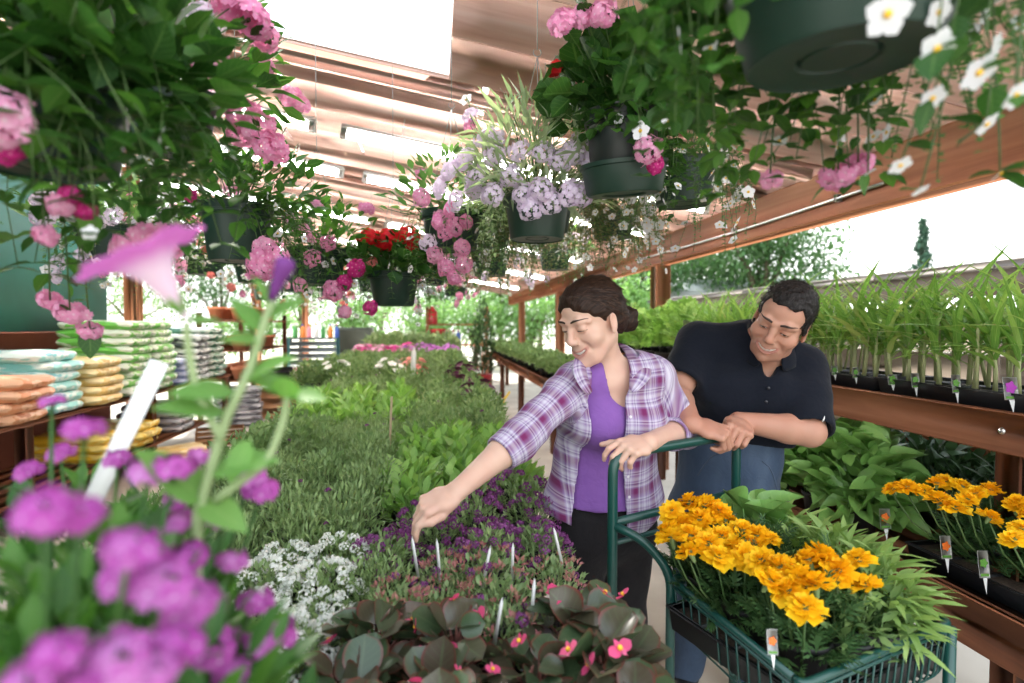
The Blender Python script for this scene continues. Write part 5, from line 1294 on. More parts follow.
# F: big near mass at the upper left
basket('dark leafy hanging basket close up at the top left corner', P(48, 170, .74), .08, .10, .12, (lf_sc, ML_BASK), (480, .235, .20, (.04, .07)),
       [(46, (.10, .27), (.038, .062), (aL-1.2, aC+2*PI+1.0), .10, lf_sc, ML_BASK), (26, (.10, .24), (.036, .058), (aR-.9, aR+.6), .11, lf_sc, ML_BASK)],
       [(0, 118, .58, 'pink', 1.05), (2, 140, .6, 'hot', .9), (8, 128, .6, 'pink', .9), (145, 240, .85, 'pink', 1.2), (128, 246, .85, 'pink', .9), (165, 246, .86, 'pink', .9), (60, 205, .66, 'pink', .5), (70, 195, .66, 'hot', .45), (85, 210, .68, 'hot', .5), (45, 235, .7, 'pink', .5), (70, 312, .95, 'pink', .9), (50, 300, .95, 'pink', .7), (90, 330, .98, 'pink', .7), (188, 64, 1.0, 'pink', .6), (230, 8, 1.0, 'pink', 1.3), (250, 18, 1.0, 'pink', 1.3), (262, 34, 1.05, 'pink', 1.1), (190, 30, 1.0, 'lilac', 1.1)], [('white', 9, 'trail', .9)], seed=9)
basket('leafy hanging basket behind the top left corner, pale pink heads against the roof', P(165, 150, 1.3), .09, .12, .15, (lf_v, ML_BASK), (320, .28, .32, (.05, .09)), [(12, (.10, .28), (.03, .05), (0, 6.28), .10, lf_v, ML_BASK)],
       [(215, 60, 1.1, 'pink', 1.0), (222, 82, 1.1, 'pink', .9), (205, 20, 1.1, 'lilac', 1.2)], [('pink', 6, 'dome', 1.0), ('white', 12, 'trail', 1.0)], seed=10)
# G, H and further rows
basket('hanging basket with magenta heads left of the red geranium pot', P(318, 285, 2.45), .10, .125, .16, (lf_v, ML_BASK), (320, .30, .26, (.04, .07)), [(26, (.12, .38), (.02, .034), (0, 6.28), .10, lf_v, ML_BACO)],
       [(334, 290, 2.2, 'pink', 1.5), (344, 283, 2.2, 'hot', 1.2), (356, 268, 2.2, 'hot', 1.4), (312, 258, 2.2, 'pink', 1.2), (328, 243, 2.25, 'pink', 1.1), (370, 308, 2.3, 'hot', 1.2), (300, 285, 2.2, 'pink', 1.0), (345, 312, 2.3, 'pink', 1.0)], [('white', 30, 'trail', 1.4), ('pink', 6, 'dome', 1.1)], seed=11)
basket('hanging basket spilling pink heads right of the red geranium pot', P(452, 250, 2.2), .10, .12, .15, (lf_v, ML_BACO), (300, .27, .26, (.035, .06)), [(30, (.15, .42), (.02, .032), (0, 6.28), .10, lf_v, ML_BACO)],
       [(446, 268, 1.95, 'pink', 1.1), (464, 264, 1.95, 'pink', 1.1), (454, 278, 1.95, 'pink', .9), (462, 248, 1.95, 'pink', 1.1), (445, 232, 1.95, 'pink', 1.0), (455, 226, 1.95, 'pink', 1.2), (435, 255, 2.0, 'pink', 1.1), (428, 243, 2.0, 'lilac', 1.1), (440, 218, 2.0, 'pink', 1.0), (466, 222, 1.95, 'pink', .9)], [('white', 16, 'trail', 1.3), ('pink', 6, 'dome', 1.0)], seed=12)
basket('shaggy olive-brown trailing basket below the lilac verbena pot', P(545, 232, 2.35), .10, .12, .14, (lf_v, ML_OLIVE), (160, .24, .16, (.03, .05)), [(150, (.10, .34), (.020, .034), (0, 6.28), .22, lf_v, ML_OLIVE), (90, (.10, .34), (.014, .022), (0, 6.28), .24, lf_b, ML_BACO)], [], [('white', 95, 'trail', 1.2)], seed=13)
basket('shaggy olive-brown trailing basket farther back, left of the first one', P(488, 246, 2.75), .10, .12, .14, (lf_v, ML_OLIVE), (160, .24, .16, (.03, .05)), [(110, (.12, .40), (.022, .036), (0, 6.28), .20, lf_v, ML_OLIVE), (60, (.12, .38), (.018, .026), (0, 6.28), .22, lf_b, ML_BACO)], [], [('white', 60, 'trail', 1.4)], seed=18)
basket('basket veiled in tiny white blossoms beside the beam end', P(683, 205, 1.85), .09, .11, .14, (lf_b, ML_BACO), (180, .20, .14, (.018, .03)), [(60, (.12, .36), (.012, .02), (0, 6.28), .10, lf_b, ML_BACO)], [], [('white', 99, 'trail', 1.55)], seed=14)
basket('hanging basket of white blossoms farther along the right row', P(612, 238, 2.9), .10, .12, .14, (lf_b, ML_BACO), (200, .25, .18, (.025, .04)), [(90, (.12, .42), (.018, .026), (0, 6.28), .16, lf_b, ML_OLIVE)], [], [('white', 70, 'trail', 1.6)], seed=15)
def far_basket(x, y, d, seed, kind, label):
    k = {'pink': 'pink', 'salm': 'salm', 'red': 'red', 'lilac': 'lilac'}[kind]
    basket(label, P(x, y, d), .11, .14, .17, (lf_v, ML_BACO), (240, .33, .28, (.05, .08)), [(22, (.15, .42), (.03, .045), (0, 6.28), .14, lf_v, ML_BACO)], [], [(k, 12, 'dome', 1.35), (k, 8, 'trail', 1.2), ('white', 30, 'trail', 1.8)], seed=seed, group='far hanging baskets')
for i, (x, y, d, k) in enumerate(((150, 262, 3.3, 'pink'), (205, 275, 3.9, 'salm'), (252, 283, 4.6, 'pink'), (292, 292, 5.6, 'lilac'), (110, 262, 2.6, 'lilac'), (430, 285, 4.4, 'pink'), (372, 292, 5.2, 'salm'), (490, 276, 3.8, 'lilac'), (330, 300, 7.4, 'pink'), (455, 296, 6.2, 'pink'), (400, 300, 7.2, 'lilac'), (265, 300, 7.0, 'salm'), (555, 270, 4.6, 'lilac'))):
    col = {'pink': 'pink', 'salm': 'salmon', 'lilac': 'pale lilac'}[k]
    lab = 'distant hanging basket dotted with %s flowers, %s' % (col, ('above the lime-green bags', 'above the black-and-white bags', 'above the terracotta rack', 'above the slatted stand', 'in front of the teal wall', 'right behind the red geranium pot', 'left behind the red geranium pot', 'above the second table by the goods rack', 'above the grey-green cabinet', 'above the far pink flower band', 'above the far mauve flowers', 'above the wooden crates', 'in front of the second shed post')[i])
    far_basket(x, y, d, 30+i, k, lab)
# ------------------------------------------------------------------ nursery cart, its plants, and the benches on the right
MGREEN = plain_mat('green_enamel_tube', (.008, .062, .050), .32, spec=.6)
MTYRE = plain_mat('black_rubber', (.015, .015, .015), .7); MTRAY = plain_mat('black_tray_plastic', (.012, .013, .015), .38)
MZINC = plain_mat('zinc_wire', (.6, .6, .58), .35, .9)
RL, FL, FR_ = np.array([.585, 1.265, 0]), np.array([.640, .850, 0]), np.array([1.090, .990, 0]); RR = RL+FR_-FL
def bend(pts, r=.03, n=5):
    """rounds the corners of a polyline"""
    pts = [np.array(p, float) for p in pts]; out = [pts[0]]
    for i in range(1, len(pts)-1):
        a, b, c = pts[i-1], pts[i], pts[i+1]; u = nrm(a-b); v = nrm(c-b); k = min(r, np.linalg.norm(a-b)*.45, np.linalg.norm(c-b)*.45)
        for t in np.linspace(0, 1, n): out.append((1-t)**2*(b+u*k)+2*t*(1-t)*b+t*t*(b+v*k))
    return out+[pts[-1]]
def build_cart():
    org = (RL+FR_)/2; t = thing('garden_cart', 'green tubular garden cart with a push handle, loaded with marigolds and herbs', 'cart', org)
    A, B = BARA.copy(), BARB.copy(); dn = lambda p, z: np.array([p[0], p[1], z]); o3 = org
    tb = lambda pts, r, seg=10: MB().tube([np.array(p)-o3 for p in pts], r, seg)
    tb(bend([dn(A, .12), A, B, dn(B, .12)], .055, 7), .0135, 12).build('handle', MGREEN, t, True)
    tb([dn(A, .90), dn(B, .90)], .0115).build('cross_bar', MGREEN, t, True); tb([dn(A, .845), dn(B, .845)], .007).build('cross_bar', MGREEN, t, True)
    for (p, q, e) in ((A, RL, FL), (B, RR, FR_)):
        w = (q-dn(p, 0)); side = nrm(q-e)
        tb(bend([dn(p, .895), dn(p+w*.55, .87), dn(q, .80), dn(q, .12)], .05, 6), .0115).build('side_frame', MGREEN, t, True)
        tb([dn(e, .775), dn(e-side*.0, .12)], .0115).build('leg', MGREEN, t, True)
    C4 = [RL, FL, FR_, RR]
    for nm, zt, zb, sh in (('basket', .785, .665, .0), ('lower_shelf', .36, .32, .0)):
        rim = bend([dn(c, zt) for c in C4]+[dn(RL, zt), dn(FL, zt)], .02, 4); rim = rim[:-1]
        o = tb(rim[1:]+[rim[1]], (.0078 if zt > .5 else .0055), 8).build(nm, MGREEN, t, True)
        if zt > .5: tb([p-[0, 0, .016] for p in rim[1:]]+[rim[1]-[0, 0, .016]], .0042, 6).build('rim_wire', MGREEN, o, True)
        m = MB()
        for k in range(19):
            u = (k+.5)/19; a, b = RL+(RR-RL)*u, FL+(FR_-FL)*u
            m.tube([p-o3 for p in bend([dn(a, zt), dn(a+(b-a)*.03, zb), dn(b+(a-b)*.03, zb), dn(b, zt)], .015, 3)], .0024, 5)
        for k in range(13):
            u = (k+.5)/13; a, b = RL+(FL-RL)*u, RR+(FR_-RR)*u
            m.tube([p-o3 for p in bend([dn(a, zt), dn(a+(b-a)*.03, zb), dn(b+(a-b)*.03, zb), dn(b, zt)], .015, 3)], .0024, 5)
        m.build('wire_grid', MGREEN if zt > .5 else MZINC, o, True)
    for c in (dn(A, 0), dn(B, 0), FL, FR_):
        m = MB(); c = c-o3; ax = rotm((0, 0, 1), .3); m.lathe([(.001, -.016), (.04, -.016), (.055, -.010), (.058, 0), (.055, .010), (.04, .016), (.001, .016)], 20, c+[0, 0, .058], ax@rotm((0, 1, 0), PI/2)); w = m.build('wheel', MTYRE, t, True)
        m = MB(); m.lathe([(.001, -.022), (.02, -.022), (.02, .022), (.001, .022)], 14, c+[0, 0, .058], ax@rotm((0, 1, 0), PI/2)); m.build('hub', MZINC, w)
        m = MB(); m.box(c+[-.028, -.02, .112], c+[.028, .02, .125]); m.box(c+[-.028, -.012, .055], c+[-.024, .012, .115]); m.box(c+[.024, -.012, .055], c+[.028, .012, .115]); m.build('fork', MZINC, t)
    return t
CART = build_cart()

def tray_mesh(L, W, h=.055, cells=(2, 4)):
    m = MB(); m.add([(-W/2*.95, -L/2*.97, 0), (W/2*.95, -L/2*.97, 0), (W/2*.95, L/2*.97, 0), (-W/2*.95, L/2*.97, 0), (-W/2, -L/2, h), (W/2, -L/2, h), (W/2, L/2, h), (-W/2, L/2, h)], [(3, 2, 1, 0), (0, 1, 5, 4), (1, 2, 6, 5), (2, 3, 7, 6), (3, 0, 4, 7)])
    for a, b in (((-W/2-.006, -L/2-.006), (W/2+.006, -L/2+.004)), ((-W/2-.006, L/2-.004), (W/2+.006, L/2+.006)), ((-W/2-.006, -L/2+.004), (-W/2+.004, L/2-.004)), ((W/2-.004, -L/2+.004), (W/2+.006, L/2-.004))): m.box((a[0], a[1], h-.003), (b[0], b[1], h+.003), bev=.001)
    for k in range(1, cells[1]): y = -L/2+L*k/cells[1]; m.box((-W/2+.004, y-.002, h*.6), (W/2-.004, y+.002, h-.003))
    for k in range(1, cells[0]): x = -W/2+W*k/cells[0]; m.box((x-.002, -L/2+.004, h*.6), (x+.002, L/2-.004, h-.003))
    return m.mesh('seed_tray')
def tray(loc, rz, L, W, label, group=None, h=.055):
    t = link('plant_tray', tray_mesh(L, W, h), MTRAY); t.location = loc; t.rotation_euler = (0, 0, rz); tag(t, label, 'tray', group)
    m = MB(); m.box((-W/2+.006, -L/2+.006, h*.5), (W/2-.006, L/2-.006, h*.8)); m.build('soil', MSOIL, t); return t

# ---- marigolds, basil, sage, corn
ML_MARI = leaf_mat('marigold_leaf', [(.02, .075, .014), (.04, .12, .022), (.075, .18, .04)], .25)
ML_BASIL = leaf_mat('basil_leaf', [(.12, .32, .03), (.18, .42, .05), (.26, .52, .09)], .3, rough=.32, spec=.55, vein=((.28, .5, .12), .45))
ML_SAGE = leaf_mat('young_sage_leaf', [(.17, .31, .045), (.26, .42, .07), (.38, .52, .12)], .33, vein=((.4, .55, .2), .3))
ML_CORN = leaf_mat('corn_blade', [(.09, .24, .02), (.16, .36, .03), (.28, .48, .06), (.46, .46, .15)], .45, rough=.4, vein=((.5, .62, .25), .5))
MP_GOLD = petal_mat('golden_petal', [(.93, .47, .004), (.96, .56, .008), (.98, .66, .018)], None, .25, obj=.6)
MP_FLAME = petal_mat('orange_flame_petal', [(.85, .20, .004), (.92, .34, .005), (.96, .46, .01)], (.45, .02, .004), .25, obj=.5, cpos=.45)
MP_LEMON = petal_mat('yellow_petal', [(1.0, .60, .01), (1.0, .70, .03)], None, .25)
def marigold_head(seed, R=.027):
    rs = np.random.default_rng(seed); S = Scatter(); pt = leaf(1, .85, 'notch', .35, -.12, 3, .05)
    for n, r0, til, L, z in ((11, .006, .05, 1.0, -.002), (11, .005, .35, .86, .003), (9, .004, .7, .66, .007), (7, .002, 1.1, .46, .010), (4, .001, 1.4, .3, .011)):
        a = np.arange(n)/n*2*PI+rs.uniform(0, 6)+rs.normal(size=n)*.12; tl = til+rs.normal(size=n)*.14
        M = np.array([rz3(x)@rotm((1, 0, 0), t_)@rotm((0, 1, 0), rs.normal()*.35)*R*L*rs.uniform(.85, 1.1) for x, t_ in zip(a, tl)]); S.put(pt, M, np.array([rz3(x)@[0, r0, z] for x in a]))
    return S.mesh('marigold_bloom')
MHEAD = [marigold_head(s) for s in (1, 2, 3)]; m = MB(); m.lathe([(.001, -.022), (.0035, -.02), (.006, -.008), (.0085, .002), (.007, .004), (.001, .004)], 10); MCAL = m.mesh('calyx', True)
pin = comb([(leaf(1, .2, 'lance', .2, -.15, 2), np.eye(3), (0, 0, 0))]+[(leaf(.42-.05*k*.5, .26, 'lance', .2, -.2, 2), rz3(s*(.95-.1*k)), (0, .12+.17*k, -.02)) for k in range(5) for s in (1, -1)])
def marigold(label, loc, mat, blooms, seed, group, R=.10, H=.13, s=1.0, pot=True):
    """blooms: local (x, y, z, scale) seats of the flower heads"""
    rs = np.random.default_rng(seed); t = thing('marigold_plant', label, 'plant', loc, 0, group)
    fo = clump_mesh('marigold_foliage', int(150*(H/.13)**1.3), R, H, pin, (.04, .065), rs, .75, .45, .06, stems=8); link('foliage', fo, ML_MARI, t)
    S = Scatter()
    for i, (x, y, z, k) in enumerate(blooms):
        o = link('bloom', MHEAD[i % 3], mat, t); o.location = (x, y, z); o.scale = (k,)*3; o.rotation_euler = (rs.normal()*.28+.12, rs.normal()*.28, rs.uniform(0, 6.28)); link('calyx', MCAL, ML_STEM, o)
        S.put(tube_tpl([np.array([x*.3, y*.3, .05]), np.array([x*.8, y*.8, z*.6]), np.array([x, y, z-.018*k])], [.003, .0025, .0022], 5), np.eye(3)[None], np.zeros((1, 3)))
    if blooms: link('stem', S.mesh('marigold_stems'), ML_BSTEM, t)
    if pot: link('pot', POT, MPOTB, t)
    return t
CW = nrm(FR_-FL); CL = nrm(FL-RL); wid = np.linalg.norm(FR_-FL); lng = np.linalg.norm(FL-RL); crz = math.atan2(CW[1], CW[0])
cart_at = lambda u, v, z: RL+CW*wid*u+CL*lng*v+np.array([0, 0, z])
tray(cart_at(.26, .5, .672), crz, lng*.90, wid*.46, 'black plant tray under the marigolds in the green cart'); tray(cart_at(.74, .5, .672), crz, lng*.90, wid*.44, 'black plant tray under the sage in the green cart')
def seats(pts, loc): return [(*(P(x, y, d)-np.array(loc)), s) for x, y, d, s in pts]
ZB = .70
mg = [((.20, .08), [(672, 512, 1.36, 1.1), (690, 503, 1.38, 1.2), (705, 506, 1.36, 1.25), (718, 512, 1.34, 1.15), (700, 520, 1.33, 1.2), (683, 525, 1.33, 1.1), (668, 531, 1.31, 1.1), (725, 518, 1.33, .9)], MP_GOLD, 'cart marigold at the handle end, golden heads crowding beside the lower cross bar'),
      ((.20, .42), [(672, 538, 1.24, 1.15), (690, 537, 1.24, 1.25), (708, 545, 1.21, 1.25), (690, 552, 1.19, 1.1), (722, 538, 1.24, 1.2), (735, 548, 1.2, 1.2), (718, 558, 1.17, 1.15), (745, 556, 1.17, 1.1)], MP_GOLD, 'cart marigold midway along the left rim, a dense band of golden heads'),
      ((.44, .30), [(742, 531, 1.27, 1.15), (757, 536, 1.26, 1.1), (770, 540, 1.25, .9), (750, 545, 1.23, 1.1)], MP_GOLD, 'cart marigold in the middle of the basket, a few golden heads below the basil leaf'),
      ((.24, .76), [(762, 562, 1.12, 1.2), (780, 568, 1.09, 1.2), (798, 578, 1.05, 1.25), (815, 584, 1.03, 1.2), (770, 582, 1.04, 1.15), (788, 592, 1.02, 1.1), (805, 609, .97, 1.15)], MP_GOLD, 'cart marigold at the front left corner with one red-eyed head hanging lowest'),
      ((.52, .70), [(808, 560, 1.12, 1.1), (822, 556, 1.13, 1.15), (838, 572, 1.09, 1.1), (858, 560, 1.13, 1.05), (866, 585, 1.07, 1.0), (828, 563, 1.11, 1.0)], MP_FLAME, 'cart marigold with flame-orange heads next to the sage')]
for i, ((u, v), pts, mat, lab) in enumerate(mg):
    loc = cart_at(u, v, ZB); marigold(lab, loc, mat, seats(pts, loc), 60+i, 'marigolds in the cart', .092, .15)
rs = np.random.default_rng(77)
t_sage = [leaf(1, .25, 'obovate', .25, -.55, 5), leaf(1, .27, 'ovate', .3, -.9, 5)]
def herb(name, label, loc, n, R, H, tpl, size, mat, seed, group=None, up=.5, pot=True, z0=.07, cat='plant', out=.7, full=.35):
    rs = np.random.default_rng(seed); t = thing(name, label, cat, loc, 0, group)
    link('foliage', clump_mesh(name+'_leaves', n, R, H, tpl, size, rs, out, up, z0, full=full, stems=10), [mat], t)
    if pot: link('pot', POT, MPOTB, t)
    return t
for i, (u, v, lab) in enumerate(((.72, .12, 'young sage plant at the handle end of the cart\'s right side'), (.70, .48, 'young sage plant midway along the cart\'s right side'), (.74, .55, 'young sage plant pressed against the cart\'s right rim'), (.72, .80, 'young sage plant at the cart\'s front right corner'))):
    herb('sage_plant', lab, cart_at(u, v, ZB), 280, .085, .15, t_sage, (.045, .075), ML_SAGE, 80+i, 'sage plants in the cart', .55)
t_low = [leaf(1, .4, 'ovate', .2, -.3, 3)]
for i, (u, v, lab) in enumerate(((.44, .84, 'leafy green seedling pot at the cart\'s front rim beside the hanging marigold head'), (.60, .86, 'leafy green seedling pot at the cart\'s front rim beside the sage'))):
    herb('herb_pot', lab, cart_at(u, v, ZB), 150, .085, .10, t_low, (.025, .042), ML_MID, 90+i, 'leafy pots at the cart front')
t_bas = [leaf(1, .74, 'round', .35, -.45, 7, .02, .9), leaf(1, .70, 'round', .5, -.65, 7, .02, 1.3), leaf(1, .60, 'round', .25, -.3, 6)]
herb('basil_plant', 'basil plant in the cart by the handle, one large leaf above the marigolds', cart_at(.62, .0, ZB), 34, .085, .20, t_bas, (.06, .095), ML_BASIL, 95, 'basil plants', .5)

# ---- benches
def bench(name, label, x0, x1, y0, y1, z, board, legs, cat='bench', upper=False):
    t = thing(name, label, cat, ((x0+x1)/2, y0, 0)); ox = (x0+x1)/2; n = max(3, int((x1-x0)/.13))
    m = MB()
    for k in range(n): m.box((x0-ox+(x1-x0)*k/n+.003, 0, z-.028), (x0-ox+(x1-x0)*(k+1)/n-.003, y1-y0, z), bev=.003)
    m.build('deck', MBENCH, t)
    m = MB(); c = 0
    while c < y1-y0: e = min(c+1.9, y1-y0); m.box((x0-ox-.032, c+.002, z-board), (x0-ox-.002, e-.002, z+.004), bev=.004); c = e
    fb = m.build('front_board', MBENCH, t)
    for yy in legs:
        for xx in (x0-ox+.03, x1-ox-.04): m = MB(); m.box((xx-.04, yy-y0-.04, 0), (xx+.04, yy-y0+.04, z-.03), bev=.005); m.build('leg', MBENCHZ, t)
        for dz in ((z-board*.45,) if upper else ()):
            for dy in (-.14, 0.0): m = MB(); m.lathe([(.001, .006), (.008, .005), (.011, 0), (.011, -.004)], 12, (x0-ox-.032, yy-y0+dy, dz), rotm((0, 1, 0), -PI/2)); m.build('bolt', MZINC, fb, True)
    return t
bench('plant_bench', 'low brown timber bench holding marigold trays on the right', 1.625, 2.30, .45, 2.65, .595, .15, (.6, 2.5))
PB = bpy.data.objects['plant_bench']; m = MB()
for k in range(4): m.box((.345, 0, .60+.13*k), (.37, 2.2, .60+.13*k+.126), bev=.003)
m.build('added_back_panel', MBENCH, PB)  # added panel that darkens the space under the upper shelf
bench('plant_shelf', 'upper brown timber shelf carrying the tall corn seedlings', 1.76, 2.10, .35, 6.3, 1.15, .125, (1.42, 3.1, 4.7, 6.2), 'shelf', True)
bench('herb_bench', 'long timber bench of leafy herbs receding behind the woman', 1.28, 1.74, 3.3, 12.8, .80, .12, (3.5, 5.8, 8.1, 10.4, 12.6))
# corn in black trays
crs = np.random.default_rng(31); bl = leaf(1, .088, 'strap', .35, -.75, 8, .008); bl2 = leaf(1, .098, 'strap', .35, -1.2, 8, .01)
def corn_proto(seed):
    r = np.random.default_rng(seed); H = r.uniform(.17, .24); S = Scatter(); S.put(tube_tpl([np.zeros(3), np.array([.004, .002, H*.5]), np.array([.006, -.002, H])], [.0062, .0055, .004], 6), np.eye(3)[None], np.zeros((1, 3)), 1)
    n = 8
    for k in range(n):
        a = k*PI+r.normal()*.45; el = 1.0+.08*k+r.normal()*.12; d = np.array([math.cos(a)*math.cos(el), math.sin(a)*math.cos(el), math.sin(el)]); z = H*(.5+.5*k/(n-1))
        S.put(bl if k > 2 else bl2, basis_many(d[None])*r.uniform(.17, .27), np.array([[.004, 0, z]]))
    return S.mesh('corn_seedling')
CORN = [corn_proto(s) for s in range(6)]
ML_CSTEM = leaf_mat('corn_stem', [(.35, .42, .14), (.5, .5, .22)], .2)
k = 0
for ti in range(6):
    yc = 1.42+.30+ti*.56-.05; tray((1.905, yc, 1.151), 0, .54, .27, ('nearest', 'second', 'third', 'fourth', 'fifth', 'sixth')[ti]+' black plant tray along the upper timber shelf of corn', 'black trays of corn')
    if ti > 3: continue
    for a in range(8):
        for b in range(4):
            if k >= 160: break
            o = link('corn_seedling', CORN[crs.integers(6)], None); 
            if len(o.data.materials) == 0: o.data.materials.append(ML_CORN); o.data.materials.append(ML_CSTEM)
            o.location = (1.905-.10+.066*b+crs.normal()*.006, yc-.24+.068*a+crs.normal()*.006, 1.195); o.rotation_euler = (crs.normal()*.07, crs.normal()*.07, crs.uniform(0, 6.28)); o.scale = (crs.uniform(.85, 1.15),)*3
            tag(o, 'tall bright green corn seedling in the black trays on the upper shelf', 'seedling', 'corn seedlings'); k += 1
# tomato-like leafy seedlings farther along the upper shelf
tom = comb([(leaf(1, .5, 'ovate', .2, -.3, 3), np.eye(3)*.5, (0, .5, -.08))]+[(leaf(.42, .55, 'ovate', .2, -.3, 3), rz3(s*1.0), (0, .15+.22*q, -.02*q)) for q in range(3) for s in (1, -1)]+[(tube_tpl([(0, 0, 0), (0, .4, -.02), (0, .6, -.06)], .012, 3), np.eye(3), (0, 0, 0))])
def shrubby(name, lab, grp, mat, tpl, size, n, R, H, xs, ys, z, s=(.9, 1.2), seed=1, z0=.09, up=.6, jitter=.02):
    r = np.random.default_rng(seed); pro = [herb(name, lab, (0, 0, -50), n, R, H, tpl, size, mat, seed*7+q, grp, up, z0=z0) for q in range(3)]; used = 0
    for y_ in ys:
        for x_ in xs:
            loc = (x_+r.normal()*jitter, y_+r.normal()*jitter, z); sc_ = r.uniform(*s)
            if used < 3: o = pro[used]; o.location = loc; o.scale = (sc_,)*3; o.rotation_euler = (0, 0, r.uniform(0, 6))
            else: copy_tree(pro[used % 3], loc, r.uniform(0, 6), sc_, lab, grp)
            used += 1
shrubby('tomato_seedling', 'tall leafy tomato seedling on the upper shelf behind the man\'s shoulder', 'tomato seedlings on the upper shelf', ML_BRIGHT, tom, (.09, .14), 60, .11, .26, (1.83, 2.02), np.arange(3.75, 6.2, .17), 1.15, seed=5)
shrubby('herb_plant', 'bushy mid-green herb in the rows on the long bench behind the woman', 'herbs on the long bench', ML_MID, lf_ov, (.03, .05), 210, .105, .14, (1.36, 1.51, 1.66), np.arange(3.4, 12.6, .19), .80, seed=6)
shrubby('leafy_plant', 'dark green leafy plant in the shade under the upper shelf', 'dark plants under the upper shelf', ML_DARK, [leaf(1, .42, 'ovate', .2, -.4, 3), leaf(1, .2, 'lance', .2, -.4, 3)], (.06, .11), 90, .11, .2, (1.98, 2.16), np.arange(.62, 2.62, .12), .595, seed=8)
shrubby('leafy_plant', 'dark green leafy plant under the upper shelf beyond the man', 'dark plants beyond the man', ML_DARK, lf_ov, (.04, .07), 120, .12, .2, (1.82, 2.0), np.arange(2.8, 3.3, .2), .42, seed=9) if False else None
# marigold trays and basil on the low bench
for i, (yc, lab) in enumerate(((.90, 'black tray under the lemon yellow marigold on the low bench'), (1.42, 'black tray of marigolds on the low bench, beside the basil'))): tray((1.78, yc, .596), 0, .50, .25, lab, 'marigold trays on the bench')
bm = [((1.74, 1.62), [(893, 489, 1.58, 1.0), (908, 488, 1.58, 1.2), (937, 483, 1.6, .9), (925, 492, 1.55, 1.2), (940, 500, 1.5, 1.25)], MP_GOLD, 'bench marigold nearest the basil, golden heads'), ((1.84, 1.45), [(945, 482, 1.62, 1.15), (962, 487, 1.6, 1.1), (976, 494, 1.56, 1.0), (955, 508, 1.47, 1.2), (968, 500, 1.5, 1.0), (990, 490, 1.6, 1.1)], MP_GOLD, 'bench marigold in the middle of the tray, many golden heads'), ((1.78, 1.22), [(990, 517, 1.38, 1.0), (1018, 503, 1.42, 1.1)], MP_FLAME, 'bench marigold with one orange head facing the cart'), ((1.84, 1.02), [(1016, 507, 1.36, 1.1), (1022, 530, 1.28, 1.1), (1014, 540, 1.25, 1.0), (1030, 515, 1.3, 1.0)], MP_LEMON, 'bench marigold with lemon yellow heads, the only yellow one'), ((1.74, .95), [], MP_GOLD, 'bench marigold without open flowers at the near tray\'s front')]
for i, ((x, y), pts, mat, lab) in enumerate(bm):
    if pts:
        pts = [(px_, py_, (G(px_, py_, .885+.012*(q % 3))-CAM)@CF, s_) for q, (px_, py_, d_, s_) in enumerate(pts)]; c_ = np.mean([P(*q[:3]) for q in pts], 0); x, y = min(max(c_[0], 1.80), 2.0), c_[1]
    loc = np.array([x, y, .612]); marigold(lab, loc, mat, seats(pts, loc), 160+i, 'marigolds on the low bench', .135, .19)
for i, (x, y, s, lab) in enumerate(((1.70, 1.92, 1.0, 'large-leaved basil plant on the low bench nearest the sage'), (1.66, 2.14, 1.05, 'large-leaved basil plant on the low bench behind the man\'s elbow'), (1.80, 2.06, 1.1, 'tallest basil plant at the back of the low bench'), (1.66, 2.40, 1.0, 'basil plant at the far end of the low bench'))):
    o = herb('basil_plant', lab, (x, y, .596), 150, .17, .33, t_bas, (.06, .11), ML_BASIL, 195+i, 'basil plants', .45)
# picture tags
MORP = plain_mat('tag_orange_print', (.75, .16, .02), .5); MGRP = plain_mat('tag_green_print', (.12, .3, .05), .5); MVIP = plain_mat('tag_violet_print', (.35, .04, .35), .5)
def tag_card(loc, w, h, facing, label, mat, lean=.2, group='picture tags in the pots'):
    m = MB(); m.box((-w/2, -.0006, 0), (w/2, .0006, h), bev=.0004); m.add([(-w*.2, -.0005, 0), (w*.2, -.0005, 0), (0, 0, -h*.6)], [(0, 1, 2)]); o = m.build('plant_tag', MTAG); o.location = loc; d = np.array(facing); o.rotation_euler = (-lean*0-.15, 0, math.atan2(d[0], -d[1])); tag(o, label, 'plant tag', group)
    m = MB(); n = 12; V = [(0, -.0011, h*.55)]+[(w*.36*(1+.18*math.cos(5*a))*math.cos(a), -.0011, h*.55+w*.40*(1+.18*math.cos(5*a))*math.sin(a)) for a in np.linspace(0, 2*PI, 25)[:-1]]; m.add(V, [(0, k+1, (k+1) % 24+1) for k in range(24)]); m.build('flower_print', mat, o)
    m = MB(); m.add([(-w*.4, -.0011, h*.06), (w*.4, -.0011, h*.06), (w*.4, -.0011, h*.16), (-w*.4, -.0011, h*.16)], [(0, 1, 2, 3)]); m.build('band_print', MGRP, o)
    return o
MTAG = plain_mat('white_card', (.8, .8, .78), .5)
tag_card(P(773, 655, .93), .018, .042, -CF, 'small tag with an orange flower picture at the cart\'s front left edge', MORP)
